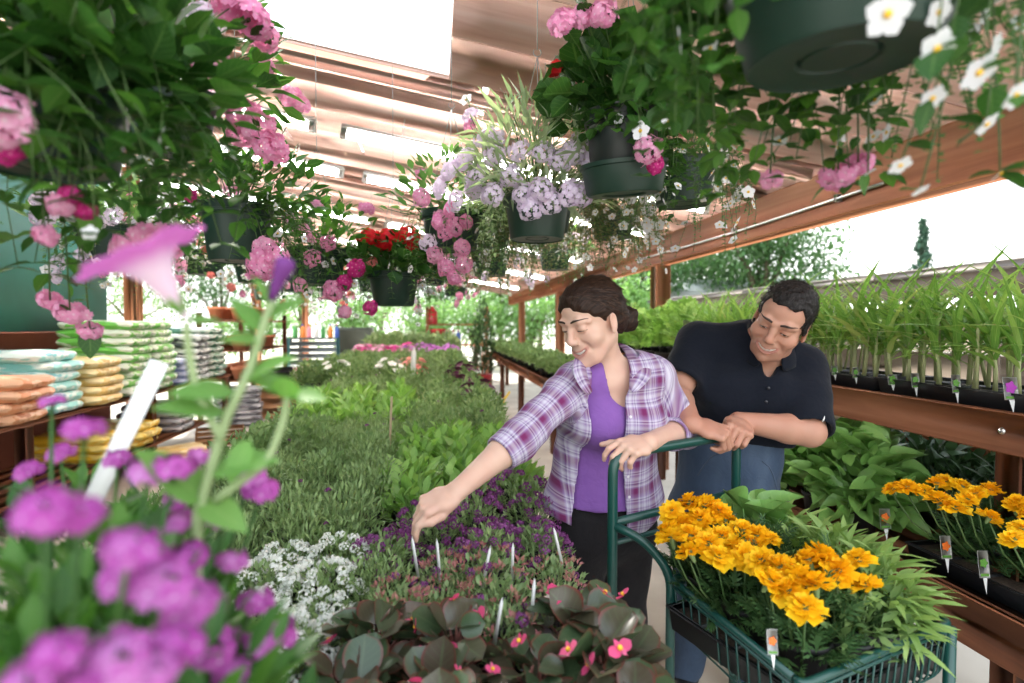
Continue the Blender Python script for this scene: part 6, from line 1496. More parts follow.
for x, y, d, w, h, mt, lab in ((886, 527, 1.52, .030, .055, MORP, 'tilted tag with an orange flower picture in the bench tray beside the sage'), (947, 557, 1.40, .026, .055, MORP, 'upright tag with an orange flower picture at the front of the bench tray'), (985, 576, 1.34, .024, .06, MGRP, 'mostly green picture tag in the near bench tray'), (1012, 398, 1.62, .045, .07, MVIP, 'tag with a purple flower picture among the dark pots on the upper shelf'), (957, 391, 1.82, .030, .062, MGRP, 'upright green picture tag before the corn, nearest the purple tag'), (916, 386, 1.95, .03, .055, MGRP, 'green picture tag in the middle of the corn tray front'), (893, 383, 2.02, .036, .04, MGRP, 'tilted pale tag in the corn tray front'), (856, 376, 2.2, .026, .045, MGRP, 'small pale tag in the far corn tray'), (835, 373, 2.3, .028, .04, MGRP, 'small pale tag in the corn tray beside the man\'s shoulder'), (691, 341, 4.1, .10, .16, MGRP, 'white tag hanging at the front of the tomato seedlings')):
    p = at_x(x, y+2, 1.765 if y < 420 else 1.612); w, h = (w, h) if y < 420 else (w*1.3, h*1.3) if y != 341 else P(x, y, d); o = tag_card(p, w, h, -CF, lab, mt)
MP_DARKL = leaf_mat('dark_purple_leaf', [(.03, .012, .02), (.06, .02, .035), (.04, .05, .02)], .2)
for i, y in enumerate((1.28, 1.12, .96)): herb('coleus_plant', 'dark purple-leaved pot plant on the upper shelf, %s the corn trays' % ('next to', 'second from', 'third from')[i], (1.86, y, 1.151), 70, .075, .07, lf_ov, (.03, .05), MP_DARKL, 240+i, 'dark purple pot plants')
# ------------------------------------------------------------------ stacked bags and goods along the left side
def bag_mat(name, c1, c2, c3):
    """printed plastic: broad bands of colour with blotches of print"""
    m, nt, out = new_mat(name); tc = N(nt, 'ShaderNodeTexCoord'); mp = N(nt, 'ShaderNodeMapping'); nt.links.new(tc.outputs['Object'], mp.inputs[0]); mp.inputs['Scale'].default_value = (3, 9, 14)
    nz = N(nt, 'ShaderNodeTexNoise', i_Scale=1.2, i_Detail=2); nt.links.new(mp.outputs[0], nz.inputs['Vector']); r = ramp(nt, [(.0, c1), (.46, c1), (.5, c2), (.60, c2), (.63, c3)], 'CONSTANT'); nt.links.new(nz.outputs[0], r.inputs[0])
    bs = N(nt, 'ShaderNodeBsdfPrincipled', i_Roughness=.35); nt.links.new(r.outputs[0], bs.inputs['Base Color']); nt.links.new(bs.outputs[0], out.inputs[0]); return m
def bag_mesh(L, W, H, seed):
    rs = np.random.default_rng(seed); nx, ny = 13, 9; V = []; F = []; ph = rs.uniform(0, 6, 4)
    for s in (1, -1):
        for i in range(nx):
            for j in range(ny):
                u, v = math.sin(PI/2*(-1+2*i/(nx-1))), math.sin(PI/2*(-1+2*j/(ny-1))); e = (1-abs(u)**7)*(1-abs(v)**7)
                z = s*H/2*e**.30*(1+.10*math.sin(3*u+ph[0])*math.sin(2.6*v+ph[1])); pin_ = 1-.05*(abs(u)**6)*(abs(v))
                V.append((u*L/2*(1-.06*abs(v)**4), v*W/2*(1-.05*abs(u)**4), z+.006*math.sin(9*v+ph[2])*abs(u)**3+.005*math.sin(11*u+ph[3])*abs(v)**3))
    for s in (0, 1):
        for i in range(nx-1):
            for j in range(ny-1):
                a = s*nx*ny+i*ny+j; q = (a, a+ny, a+ny+1, a+1); F.append(q if s == 0 else q[::-1])
    m = MB(); m.add(V, F); V_, l, st, uv, mi = m.arrays(); return mesh_from('bag', V_, l, st, uv, True)
brs = np.random.default_rng(3)
MBAG = dict(green=bag_mat('green_bag_print', (.16, .50, .08), (.72, .78, .66), (.30, .62, .16)), yellow=bag_mat('yellow_bag_print', (.72, .50, .16), (.80, .66, .36), (.55, .36, .10)), aqua=bag_mat('turquoise_bag_print', (.30, .66, .62), (.70, .82, .78), (.20, .52, .55)), orange=bag_mat('orange_bag_print', (.62, .26, .12), (.72, .42, .26), (.50, .18, .08)), blue=bag_mat('blue_grey_bag_print', (.20, .24, .42), (.34, .38, .52), (.14, .16, .30)), dark=bag_mat('black_white_bag_print', (.06, .07, .07), (.62, .64, .62), (.10, .13, .12)), dkgreen=bag_mat('dark_green_bag_print', (.03, .14, .07), (.5, .56, .48), (.05, .20, .10)), grey=bag_mat('grey_bag_print', (.12, .12, .14), (.42, .42, .44), (.18, .18, .2)), gold=bag_mat('golden_bag_print', (.78, .50, .03), (.82, .66, .2), (.5, .34, .03)), white=bag_mat('white_bag_print', (.78, .76, .74), (.70, .26, .28), (.82, .80, .78)))
BMESH = {}
def stack(kind, x, y, z, n, size, rz, lab, grp):
    L, W, H = size
    if (kind, size) not in BMESH: BMESH[(kind, size)] = [bag_mesh(L, W, H, s) for s in (1, 2, 3)]
    for k in range(n):
        o = link('soil_bag', BMESH[(kind, size)][k % 3].copy() if len(BMESH[(kind, size)][k % 3].materials) and BMESH[(kind, size)][k % 3].materials[0] != MBAG[kind] else BMESH[(kind, size)][k % 3], MBAG[kind])
        o.location = (x+brs.normal()*.015, y+brs.normal()*.015, z+H*.5*.93+k*H*.86); o.rotation_euler = (0, 0, rz+brs.normal()*.03+(PI if brs.uniform() < .5 else 0)); od = ('bottom', 'second', 'third', 'fourth', 'fifth', 'sixth', 'seventh', 'eighth', 'ninth')
        tag(o, ('topmost bag of %s' if k == n-1 else 'bottom bag of %s' if k == 0 else od[k]+' bag from the bottom of %s') % lab, 'bag', grp)
bench('goods_table', 'timber display table stacked with soil bags along the left wall', -3.55, -2.80, 2.3, 8.0, .74, .06, (2.5, 4.2, 5.9, 7.9), 'table')
for o in [c for c in bpy.data.objects if c.name.startswith('goods_table')]:
    m = MB(); 
    for k in range(5): m.box((-.36+.15*k, .1, .20), (-.36+.15*k+.14, 5.0, .225), bev=.003)
    m.build('lower_shelf', MBENCH, o)
SZ = (.66, .44, .092)
stack('green', -3.14, 5.72, .742, 9, SZ, 0, 'the front stack of lime-green soil bags', 'front lime-green bag stack'); stack('green', -3.12, 6.20, .742, 9, SZ, 0, 'the rear stack of lime-green soil bags', 'rear lime-green bag stack')
stack('yellow', -3.11, 5.12, .742, 5, SZ, .06, 'the stack of straw-yellow soil bags', 'straw-yellow bag stack')
stack('aqua', -3.14, 4.62, .742, 6, SZ, -.05, 'the stack of pale turquoise soil bags', 'turquoise bag stack')
stack('orange', -3.06, 4.14, .742, 4, SZ, .04, 'the stack of rust-orange soil bags', 'rust-orange bag stack'); stack('blue', -2.96, 6.62, .742, 4, (.34, .24, .085), .1, 'the small pile of blue-grey bags', 'blue-grey bag pile')
stack('dark', -3.1, 7.05, .742, 7, SZ, .05, 'the stack of black-and-white soil bags', 'black-and-white bag stack'); stack('dkgreen', -3.12, 7.6, .742, 8, SZ, -.04, 'the stack of dark green soil bags', 'dark green bag stack')
stack('gold', -3.12, 5.25, .226, 3, SZ, .03, 'the golden pile under the table', 'golden bags under the table'); stack('gold', -3.1, 5.80, .226, 3, SZ, 0, 'the second golden pile under the table', 'second golden pile under the table'); stack('grey', -3.1, 6.6, .226, 4, SZ, .05, 'the grey pile under the table', 'grey bags under the table')
stack('grey', -2.75, 8.1, .001, 7, (.6, .4, .09), .2, 'the grey bag pile standing on the floor', 'grey floor bag pile'); stack('white', -2.55, 10.6, .001, 6, (.55, .5, .12), .1, 'the white and pink sack pile', 'white and pink sacks'); stack('yellow', -2.62, 6.05, .001, 2, (.5, .36, .085), .7, 'the loose yellow pile on the floor', 'loose yellow bags')
# wooden boxes on the floor
MBOX = wood_mat('box_wood', srgb(150, 104, 70), srgb(184, 136, 96), srgb(204, 160, 120), 7, 0, obj=.15)
def crate(x, y, z, L, W, H, rz, label, mat=None):
    t = thing('wooden_crate', label, 'crate', (x, y, z), rz); mat = mat or MBOX
    for s in (-1, 1):
        m = MB(); m.box((s*L/2-.008, -W/2, 0), (s*L/2+.008, W/2, H), bev=.002); m.build('end_panel', mat, t)
        m = MB()
        for k in range(3): m.box((-L/2, s*W/2-.006, H*(k/3)+.006), (L/2, s*W/2+.006, H*((k+1)/3)-.006), bev=.002)
        m.build('side_panel', mat, t)
    m = MB(); m.box((-L/2, -W/2, 0), (L/2, W/2, .01)); m.build('base', mat, t); return t
crate(-2.42, 8.75, 0.001, .42, .34, .46, .15, 'tall open wooden crate on the left aisle floor'); crate(-2.38, 9.35, 0.001, .42, .36, .50, -.1, 'second tall wooden crate farther along the left aisle'); crate(-2.55, 6.9, 0.001, .5, .34, .18, .35, 'low wooden crate beside the grey bags'); crate(-2.52, 9.1, .52, .5, .4, .22, .25, 'black display crate resting above the wooden crates', plain_mat('black_crate', (.02, .02, .02), .6))
# terracotta pots on a far shelf
MTC = plain_mat('terracotta', srgb(196, 116, 78), .75, noise=srgb(214, 140, 104), nscale=9); m = MB(); m.lathe([(.001, .004), (.075, 0), (.105, .15), (.122, .15), (.124, .19), (.112, .19), (.105, .16), (.001, .15)], 24); TPOT = m.mesh('terracotta_pot', True)
t = thing('pot_rack', 'timber rack of terracotta pots beyond the bag table', 'rack', (-3.05, 9.4, 0))
for z in (.6, 1.05, 1.5): m = MB(); m.box((-.4, -.9, z-.03), (.4, .9, z), bev=.004); m.build('shelf', MBENCH, t)
for sx_ in (-.37, .37):
    for sy in (-.87, .87): m = MB(); m.box((sx_-.03, sy-.03, 0), (sx_+.03, sy+.03, 1.6), bev=.004); m.build('upright', MBENCHZ, t)
for z in (.6, 1.05, 1.5):
    for i in range(2):
        for j in range(6): o = link('terracotta_pot', TPOT, MTC); o.location = (-3.24+.32*i, 8.67+.29*j, z); tag(o, 'empty terracotta pot standing on the far left timber rack', 'pot', 'terracotta pots on the rack')
# grey slatted stand with bottles, post-side panel
MGS = plain_mat('grey_blue_paint', srgb(112, 124, 128), .6); MTL = plain_mat('teal_leg_paint', srgb(60, 120, 130), .5)
t = thing('slatted_stand', 'grey slatted wooden stand with teal legs at the far left', 'stand', (-2.55, 12.0, 0), .15)
for k in range(5): m = MB(); m.box((-.5, -.02, .45+.13*k), (.5, .02, .55+.13*k), bev=.005); m.build('slat', MGS, t)
for sx_ in (-.5, .5): m = MB(); m.box((sx_-.035, -.04, 0), (sx_+.035, .04, 1.15), bev=.006); m.build('leg', MTL, t); m = MB(); m.box((sx_-.035, .04, 1.05), (sx_+.035, .5, 1.11), bev=.005); m.build('bracket', MTL, t)
m = MB(); m.box((-.55, 0, 1.11), (.55, .5, 1.14), bev=.005); m.build('stand_top', MGS, t)
def bottle_mesh(r, h):
    m = MB(); m.lathe([(.001, 0), (r, 0), (r*1.02, h*.05), (r, h*.62), (r*.55, h*.78), (r*.36, h*.84), (r*.36, h*.9), (.001, h*.9)], 16); b = m.mesh('bottle', True); m = MB(); m.lathe([(.001, h*.88), (r*.45, h*.88), (r*.45, h), (.001, h)], 14); return b, m.mesh('cap', True)
BB = bottle_mesh(.05, .3); BC = [plain_mat('bottle_'+n, c, .35) for n, c in (('green', (.05, .3, .06)), ('orange', (.75, .25, .04)), ('white', (.75, .75, .72)), ('blue', (.04, .10, .40)), ('red', (.55, .03, .03)), ('pink', (.7, .25, .3)))]
def bottle(loc, ci, label, grp, s=1.0):
    o = link('bottle', BB[0].copy(), BC[ci]); o.location = loc; o.scale = (s,)*3; tag(o, label, 'bottle', grp); link('cap', BB[1].copy(), BC[(ci+2) % 6], o); return o
cn = ('green', 'orange', 'white', 'blue', 'red', 'pink')
for i in range(7): bottle((-2.98+.145*i, 12.28+.03*(i % 2), 1.141), (0, 1, 5, 2, 0, 1, 3)[i], '%s garden bottle on the grey slatted stand' % cn[(0, 1, 5, 2, 0, 1, 3)[i]], 'bottles on the slatted stand')
m = MB(); m.box((-.42, -.3, 0), (.42, .3, 1.32), bev=.02); m.box((-.44, -.32, 1.32), (.44, .32, 1.36), bev=.01); o = m.build('storage_cabinet', plain_mat('grey_green_panel', srgb(104, 112, 106), .6, noise=srgb(120, 128, 120), nscale=3)); o.location = (-1.95, 13.9, 0); tag(o, 'plain grey-green cabinet standing at the far end of the aisle', 'cabinet')
# ---- goods at the far right end of the aisle
t = thing('goods_rack', 'red-brown shelf rack at the far end of the right aisle', 'rack', (.55, 14.2, 0))
for z in (.35, .92, 1.45): m = MB(); m.box((-.75, -.2, z-.04), (.85, .2, z), bev=.004); m.build('shelf', MBEAM, t)
for sx_ in (-.72, .82): m = MB(); m.box((sx_-.035, -.19, 0), (sx_+.035, .19, 1.9), bev=.004); m.build('upright', MPOST, t)
for i, (x, ci, lab) in enumerate(((.0, 2, 'white bottle on the upper shelf of the far rack'), (.12, 3, 'blue bottle on the upper shelf of the far rack'), (.25, 2, 'second white bottle right of the blue one on the far rack'), (.38, 3, 'second blue bottle at the right of the far rack'))): bottle((x+.25, 14.18, 1.451 if i > 9 else .921), ci, lab, 'bottles on the far rack', 1.25)
m = MB(); m.lathe([(.001, 0), (.13, 0), (.19, .34), (.21, .34), (.21, .40), (.17, .40), (.16, .34), (.001, .33)], 24); RP = m.mesh('red_pot', True); MREDP = plain_mat('red_glaze', (.45, .02, .03), .3)
o = link('glazed_pot', RP, MREDP); o.location = (.10, 14.15, .921); tag(o, 'glossy red plant pot on the middle shelf of the far rack', 'pot')
o = link('red_jug', bottle_mesh(.14, .5)[0], MREDP); o.location = (-.05, 14.2, 1.451); tag(o, 'red jug on the top shelf of the far rack', 'jug')
o = link('glazed_pot', RP.copy(), MREDP); o.location = (1.0, 11.2, 0); tag(o, 'glossy red pot standing on the floor below the clipped conifer', 'pot')
t = herb('conifer', 'narrow dark green conifer growing in the red floor pot', (1.0, 11.2, .34), 900, .26, 1.5, lf_small, (.06, .12), ML_DARK, 300, None, .8, pot=False, z0=.1, cat='tree'); m = MB(); m.tube([(0, 0, 0), (0, 0, .8)], [.025, .012], 8); m.build('trunk', MPOST, t)
for i, (x, y, r, h, lab) in enumerate(((.55, 12.2, .2, .5, 'grey planter standing left of the red floor pot'), (.2, 12.9, .18, .62, 'tall olive planter behind the grey planter'))):
    m = MB(); m.lathe([(.001, 0), (r*.85, 0), (r, h*.9), (r*1.08, h*.9), (r*1.08, h), (r*.92, h), (r*.9, h*.9), (.001, h*.88)], 24); o = m.build('planter', plain_mat('planter_%d' % i, ((.16, .16, .15), (.12, .12, .06))[i], .6), None, True, sharp=.6); o.location = (x, y, 0); tag(o, lab, 'planter')
# yellow watering can
t = thing('watering_can', 'yellow and white watering can on the aisle floor by the herb bench', 'watering can', (.92, 8.6, 0), .4); MY = plain_mat('yellow_plastic', (.80, .55, .03), .4); MWP = plain_mat('white_plastic', (.75, .75, .74), .4)
m = MB(); m.lathe([(.001, 0), (.13, 0), (.14, .02), (.12, .26), (.09, .30), (.085, .30), (.11, .25), (.001, .24)], 24); m.build('body', MWP, t, True)
m = MB(); m.tube([(.11, 0, .06), (.22, 0, .2), (.33, 0, .33)], [.03, .02, .016], 10); m.build('spout', MY, t, True); m = MB(); m.tube([(-.12, 0, .05), (-.24, 0, .12), (-.22, 0, .28), (-.06, 0, .36), (.08, 0, .30)], .016, 10); m.build('handle', MY, t, True); m = MB(); m.lathe([(.142, .08), (.146, .1), (.138, .18), (.132, .18)], 24); m.build('band', MY, t, True)
# ------------------------------------------------------------------ plants close to the lens and trees outside
MP_VERB = petal_mat('magenta_purple_petal', [(.38, .045, .32), (.48, .10, .42), (.58, .24, .54)], (.75, .5, .75), .35, cpos=.05)
MP_VERB2 = petal_mat('deep_violet_petal', [(.20, .015, .28), (.30, .04, .40)], (.5, .3, .6), .35, cpos=.05)
VH = [head_mesh('flower_head', F5, 13, .023, .0125, .35, s, .05, ) for s in (11, 12, 13)]
def big_pot(t, r, h, mat): m = MB(); m.lathe([(.001, .003), (r*.8, 0), (r, h*.88), (r*1.06, h*.88), (r*1.06, h), (r*.97, h), (r*.95, h*.9), (.001, h*.88)], 32); m.build('pot', mat, t, True, sharp=.6)
def verbena(label, loc, r, h, R, H, heads, seed, n=520):
    rs = np.random.default_rng(seed); t = thing('verbena_plant', label, 'plant', loc, 0, 'purple verbenas in the near left corner'); big_pot(t, r, h, MPOTG)
    link('foliage', clump_mesh('verbena_foliage', n, R, H, lf_v, (.025, .05), rs, .7, .5, h*.95, stems=14), ML_BASK, t); L = np.array(loc); S = Scatter()
    for i, (x, y, d, s, k) in enumerate(heads):
        p = P(x, y, d)-L; o = link('flower_head', VH[i % 3], MP_VERB2 if k else MP_VERB, t); o.location = p; o.scale = (s,)*3; dv = nrm(p-[0, 0, h*.6])+[0, 0, .5]-CF*.25; o.rotation_euler = Vector(dv).to_track_quat('Z', 'Y').to_euler()
        S.put(tube_tpl([np.array([p[0]*.3, p[1]*.3, h]), p*[.75, .75, .8]+[0, 0, .02], p], [.0025, .002, .0016], 5), np.eye(3)[None], np.zeros((1, 3)))
        m_ = 3; tt = rs.uniform(.3, .9, m_); S.put(lf_v, sc3(basis_many(rand_dirs(m_, .3, rs)), rs.uniform(.025, .04, m_)), np.array([np.array([p[0]*.3, p[1]*.3, h])*(1-q)+p*q for q in tt]))
    link('stem', S.mesh('verbena_stems'), ML_BASK, t)
verbena('mass of purple verbena close up at the bottom left corner', (*P(35, 640, .37)[:2], .72), .12, .26, .195, .30,
        [(45, 508, .25, .5, 0), (80, 514, .27, .45, 0), (130, 545, .30, .6, 0), (165, 580, .32, .7, 0), (190, 600, .34, .7, 1), (55, 650, .25, .45, 1), (120, 655, .27, .6, 0), (155, 668, .28, .5, 0), (175, 640, .30, .6, 0), (30, 680, .24, .45, 1), (88, 678, .26, .45, 1), (85, 428, .42, .55, 0), (150, 470, .42, .6, 0), (176, 466, .42, .6, 0), (52, 402, .5, .4, 0), (128, 575, .32, .6, 0)], 401, 900)
verbena('purple verbena beside the white alyssum, heads leaning over the table', (*P(120, 600, .46)[:2], .72), .09, .22, .13, .26,
        [(140, 540, .44, .6, 0), (168, 552, .44, .65, 0), (232, 560, .46, .5, 0), (212, 645, .40, .7, 0), (190, 555, .42, .6, 1), (255, 600, .48, .6, 0), (278, 632, .48, .6, 0), (262, 640, .47, .6, 0), (236, 672, .44, .7, 0), (250, 476, .52, .6, 0), (262, 490, .52, .65, 0), (240, 470, .52, .5, 0), (205, 610, .40, .6, 0), (180, 520, .44, .5, 0), (222, 520, .5, .5, 1)], 402, 520)
verbena('leafy purple verbena behind the others, the white label leaning in it', (*P(92, 560, .64)[:2], .72), .09, .22, .16, .31, [(60, 452, .56, .5, 0), (118, 458, .56, .5, 1), (200, 455, .56, .45, 0), (28, 470, .55, .5, 0), (176, 500, .54, .5, 1)], 403, 620)
# tall petunia with one open trumpet
def petunia():
    base = np.array([-.17, .40, .72]); t = thing('petunia_plant', 'tall petunia with one big pink trumpet open and a dark bud', 'plant', base); big_pot(t, .07, .18, MPOTB)
    MPT = petal_mat('petunia_petal', [(.62, .15, .48), (.68, .2, .54)], (.82, .62, .72), .4, cpos=.5, obj=1.0); MBUD = petal_mat('petunia_bud', [(.10, .02, .14), (.2, .05, .24)], None, .2)
    MLP = leaf_mat('petunia_leaf', [(.10, .30, .03), (.18, .42, .05)], .45, vein=((.3, .5, .15), .4)); MST = leaf_mat('petunia_stem', [(.30, .42, .16), (.36, .48, .2)], .25)
    pts = lambda L: [P(*p)-base for p in L]
    main = [np.array([0, 0, .16])]+pts([(196, 520, .44), (225, 420, .43), (248, 375, .43), (262, 330, .43), (272, 300, .43)]); b1 = pts([(222, 440, .43), (196, 392, .42), (188, 345, .41), (186, 322, .405)]); b2 = pts([(215, 500, .44), (268, 462, .44), (284, 420, .44), (288, 392, .44)])
    def sm(L, n=14): 
        L = np.array(L); k = np.linspace(0, len(L)-1, n); return np.stack([np.interp(k, range(len(L)), L[:, i]) for i in range(3)], 1)
    m = MB(); m.tube(sm(main, 20), np.linspace(.0046, .003, 20), 8); m.build('stem', MST, t, True)
    for b in (b1, b2): m = MB(); m.tube(sm(b), np.linspace(.0036, .0026, 14), 8); m.build('stem', MST, t, True)
    lv = [((186, 318, .40), (165, 300, .38), .03), ((187, 322, .405), (215, 316, .42), .026), ((235, 392, .43), (180, 384, .40), .045), ((225, 412, .43), (176, 400, .40), .05), ((246, 378, .43), (282, 352, .42), .036), ((262, 332, .43), (240, 300, .42), .036), ((266, 318, .43), (290, 300, .43), .034), ((288, 392, .44), (256, 372, .43), .038), ((288, 394, .44), (315, 392, .43), .036), ((286, 400, .44), (286, 372, .42), .03), ((212, 470, .44), (262, 452, .43), .042), ((205, 500, .44), (160, 452, .41), .048), ((250, 440, .44), (232, 470, .43), .036), ((200, 500, .44), (240, 520, .43), .045), ((272, 305, .43), (262, 282, .42), .026), ((262, 340, .43), (232, 335, .42), .03)]
    S = Scatter(); lt = leaf(1, .58, 'ovate', .2, -.25, 6)
    for a, b, L in lv: pa, pb = P(*a)-base, P(*b)-base; S.put(lt, basis_many((pb-pa)[None], np.array([nrm([.2, -.6, 1])]))*max(L, np.linalg.norm(pb-pa)*1.15), pa[None])
    link('foliage', S.mesh('petunia_leaves'), MLP, t)
    # trumpet: tube widening into a five-lobed flared mouth, facing up and to the left
    c = P(186, 318, .405)-base; ax = nrm(P(150, 262, .392)-P(190, 322, .405)); B = basis_many(ax[None])[0]; B = np.stack([B[:, 0], -B[:, 2], B[:, 1]], 1); V = []; uv = []; seg = 40; prof = [(.0028, 0), (.0042, .010), (.0068, .022), (.0105, .034), (.0155, .043), (.022, .050), (.030, .055), (.038, .0575), (.044, .0565)]
    for i, (r, z) in enumerate(prof):
        for k in range(seg):
            a = 2*PI*k/seg; f = i/(len(prof)-1); lob = 1+.085*f**3*math.cos(5*a); V.append((r*lob*math.cos(a), r*lob*math.sin(a), z-.004*f**4*abs(math.sin(2.5*a))+.002*f**3*math.sin(9*a))); uv.append((k/seg, f))
    m = MB(); m.add(np.array(V)@B.T+c, [(i*seg+k, i*seg+(k+1) % seg, (i+1)*seg+(k+1) % seg, (i+1)*seg+k) for i in range(len(prof)-1) for k in range(seg)], uv); m.build('trumpet', MPT, t, True)
    S = Scatter(); S.put(whorl(leaf(.02, .3, 'lance', .2, .3, 3), 5, .9), B[None], c[None]); link('calyx', S.mesh('calyx'), MLP, t)
    a, b = P(270, 302, .43)-base, P(288, 258, .425)-base; m = MB(); m.tube([a+(b-a)*q for q in (0, .3, .6, .8, .95, 1)], [.003, .0045, .006, .008, .007, .002], 10); m.build('bud', MBUD, t, True)
petunia()
p0, p1 = P(124, 437, .60), P(160, 362, .62); m = MB(); dv = p1-p0; L = np.linalg.norm(dv); B = basis_many(dv[None], -CF[None])[0]; q = [(-.010, -.09, 0), (.010, -.09, 0), (.011, L, 0), (-.011, L, 0), (-.010, -.09, .0015), (.010, -.09, .0015), (.011, L, .0015), (-.011, L, .0015)]
m.add(np.array(q)@B.T, [(0, 1, 2, 3), (7, 6, 5, 4), (0, 4, 5, 1), (1, 5, 6, 2), (2, 6, 7, 3), (3, 7, 4, 0)]); o = m.build('plant_label', MTAG); o.location = p0; tag(o, 'broad white plastic label leaning among the purple verbenas', 'plant label')
# the near verbenas take the place of table plants there
for o in [o for o in bpy.data.objects if o.parent is None and o.name.startswith(('fine_leaved_herb', 'alyssum_plant', 'begonia_plant', 'bedding_plant')) and any((o.location.x-x)**2+(o.location.y-y)**2 < r*r for x, y, r in ((*P(35, 640, .37)[:2], .2), (*P(120, 600, .46)[:2], .14), (*P(92, 560, .64)[:2], .15), (-.17, .40, .14)))]:
    for c in list(o.children):
        for g in list(c.children): bpy.data.objects.remove(g)
        bpy.data.objects.remove(c)
    bpy.data.objects.remove(o)
# ---- trees and hedges outside
MBARK = plain_mat('bark', (.09, .06, .04), .9, noise=(.16, .12, .09), nscale=12, stretch=(1, 1, .2))
ML_TREE = leaf_mat('tree_leaf', [(.035, .12, .03), (.07, .19, .05), (.12, .26, .08)], .35); ML_TREE2 = leaf_mat('light_tree_leaf', [(.10, .24, .05), (.18, .36, .08), (.28, .46, .14)], .4); ML_CON = leaf_mat('blue_green_needle', [(.05, .14, .09), (.09, .2, .12)], .25)
def tree(label, cat, loc, h, R, n, lm, seed, size=(.09, .17), trunk=.12, lobes=9, cone=False):
    rs = np.random.default_rng(seed); t = thing('conifer_tree' if cone else 'broadleaf_tree', label, cat, loc, 0, 'trees outside the shed'); S = Scatter(); br = MB(); br.tube([(0, 0, 0), (.03*R, .02*R, h*.4), (0, 0, h*.85)], [trunk, trunk*.75, trunk*.25], 9)
    for k in range(lobes):
        a = k*2.4+rs.normal()*.4; u = (k+.5)/lobes
        if cone: rr = R*(1-u)*.75; c = np.array([math.cos(a)*rr*.6, math.sin(a)*rr*.6, h*(.2+.78*u)]); rad = np.array([R*(1.05-u)*.62]*2+[R*.35])
        else: c = np.array([math.cos(a)*R*.55*math.sqrt(u), math.sin(a)*R*.55*math.sqrt(u), h*.45+h*.42*rs.uniform(0, 1)]); rad = np.array([1, 1, .8])*R*rs.uniform(.38, .62)
        m_ = n//lobes; d = rand_dirs(m_, .15, rs); pp = c+d*rad*rs.uniform(.35, 1, (m_, 1))**.5; S.put(lf_ov, sc3(basis_many(d*.5+rs.normal(size=(m_, 3))*.6), rs.uniform(*size, m_)), pp); br.tube([np.array([0, 0, min(h*.35, c[2]*.7)]), c*[.6, .6, .85], c], [trunk*.5, trunk*.3, trunk*.12], 6)
    link('crown', S.mesh('crown'), lm, t); br.build('trunk', MBARK, t, True)
def tree_at(x, y, d, base, **k): p = P(x, y, d); return (p[0], p[1], base)
tree('broad green tree rising behind the low shed and the man', 'tree', tree_at(765, 262, 15, -.12), 4.9, 2.3, 11000, ML_TREE, 1, lobes=14)
tree('green tree half hidden behind the shed post', 'tree', tree_at(640, 265, 16, -.12), 4.3, 2.0, 8000, ML_TREE, 2, lobes=12); tree('dark green tree close behind the broad one on its left', 'tree', tree_at(700, 262, 18, -.12), 5.0, 2.2, 8000, ML_TREE, 3, lobes=12)
tree('light green bush between the shed posts', 'bush', tree_at(575, 295, 19, -.12), 3.1, 1.3, 2600, ML_TREE2, 4, lobes=9); tree('light green bush behind the woman\'s bun', 'bush', tree_at(628, 300, 12.5, -.12), 2.9, 1.1, 2600, ML_TREE2, 5, lobes=9)
tree('slim blue-green conifer standing out against the white sky', 'tree', tree_at(922, 262, 26, -.12), 6.6, 1.0, 1500, ML_CON, 6, (.2, .34), cone=True, lobes=12)
for i, (x, d, h, r, lm, lab) in enumerate(((300, 24, 4.2, 2.0, ML_TREE2, 'light tree beyond the far left end of the shed'), (380, 26, 4.0, 2.0, ML_TREE2, 'light tree beyond the middle of the far opening'), (440, 22, 4.4, 1.8, ML_TREE, 'darker tree beyond the middle of the far opening'), (500, 20, 3.9, 1.6, ML_TREE2, 'light tree beyond the far goods rack'), (220, 22, 4.6, 2.2, ML_TREE, 'darker tree far behind the bag stacks'), (130, 20, 4.6, 2.2, ML_TREE2, 'light tree far behind the lime-green bags'), (540, 25, 4.2, 1.8, ML_TREE, 'darker tree beyond the second shed post'))): tree(lab, 'tree', tree_at(x, 300, d, -.12), h, r, 3600, lm, 20+i, lobes=9)

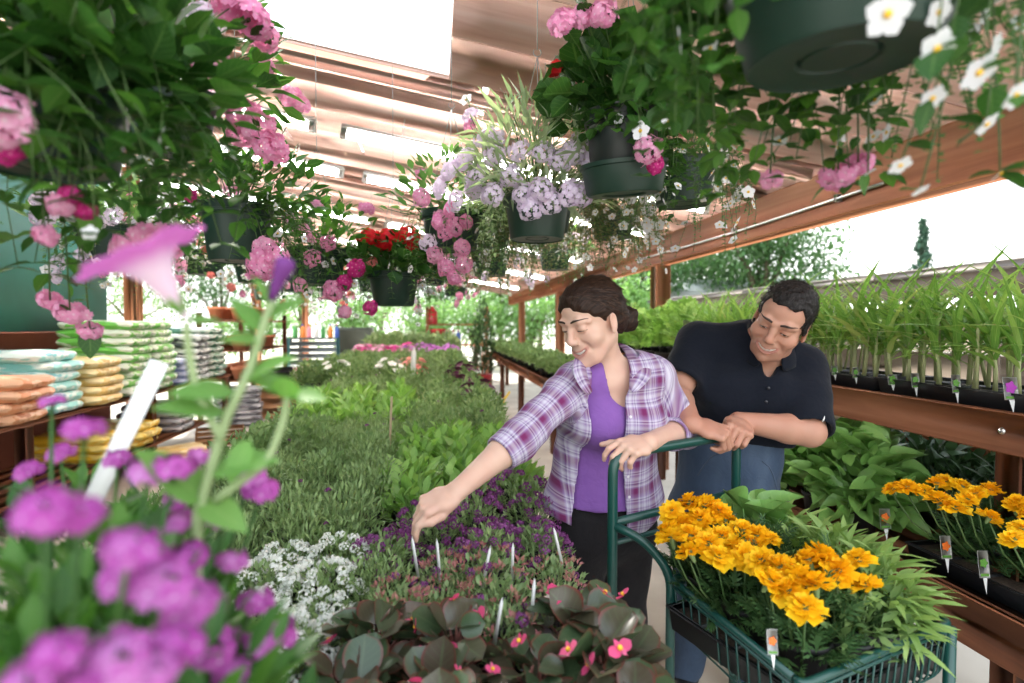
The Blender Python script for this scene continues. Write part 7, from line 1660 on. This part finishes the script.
for i, (x, d, lab) in enumerate(((420, 17.5, 'low pale bush closing the far end left of the goods rack'), (350, 19, 'low pale bush beyond the grey-green cabinet'), (475, 18.5, 'low pale bush behind the far goods rack'), (255, 17, 'low pale bush beyond the terracotta rack'), (530, 19, 'low pale bush right of the far goods rack'))): tree(lab, 'bush', tree_at(x, 310, d, -.12), 2.3, 1.5, 3000, ML_TREE2, 40+i, lobes=9)
# ------------------------------------------------------------------ camera, sky and sun
cd = bpy.data.cameras.new('camera'); cam = bpy.data.objects.new('camera', cd); COL.objects.link(cam)
cd.sensor_width = 36; cd.lens = FPX/1024*36; cd.clip_start = .02
Mx = Matrix(((CR[0], CU[0], -CF[0], CAM[0]), (CR[1], CU[1], -CF[1], CAM[1]), (CR[2], CU[2], -CF[2], CAM[2]), (0, 0, 0, 1))); cam.matrix_world = Mx
cd.dof.use_dof = True; cd.dof.focus_distance = 1.62; cd.dof.aperture_fstop = cd.lens/1000/.0085; 
bpy.context.scene.camera = cam
sc = bpy.context.scene
sc.view_settings.view_transform = 'Standard'; sc.view_settings.look = 'None'; sc.view_settings.gamma = 1; sc.view_settings.use_curve_mapping = False
sc.view_settings.exposure = 1.15
w = bpy.data.worlds.new('sky'); sc.world = w; w.use_nodes = True; nt = w.node_tree; nt.nodes.clear()
tc = N(nt, 'ShaderNodeTexCoord'); sp = N(nt, 'ShaderNodeSeparateXYZ'); nt.links.new(tc.outputs['Generated'], sp.inputs[0])
r = ramp(nt, [(0.0, (.22, .24, .18)), (.48, (.5, .5, .46)), (.5, (1, 1, .98)), (.62, (.95, .98, 1.0)), (1.0, (.72, .84, 1.0))])
mr = N(nt, 'ShaderNodeMapRange', i_1=-1.0, i_2=1.0); nt.links.new(sp.outputs[2], mr.inputs[0]); nt.links.new(mr.outputs[0], r.inputs[0])
bg = N(nt, 'ShaderNodeBackground', i_Strength=1.5); nt.links.new(r.outputs[0], bg.inputs[0]); ow = N(nt, 'ShaderNodeOutputWorld'); nt.links.new(bg.outputs[0], ow.inputs[0])
sl = bpy.data.lights.new('sun', 'SUN'); so = bpy.data.objects.new('sun', sl); COL.objects.link(so); sl.energy = 4.0; sl.angle = math.radians(2.5); sl.color = (1, .95, .86)
so.rotation_euler = Vector((.22, -.85, -.8)).to_track_quat('-Z', 'Y').to_euler()
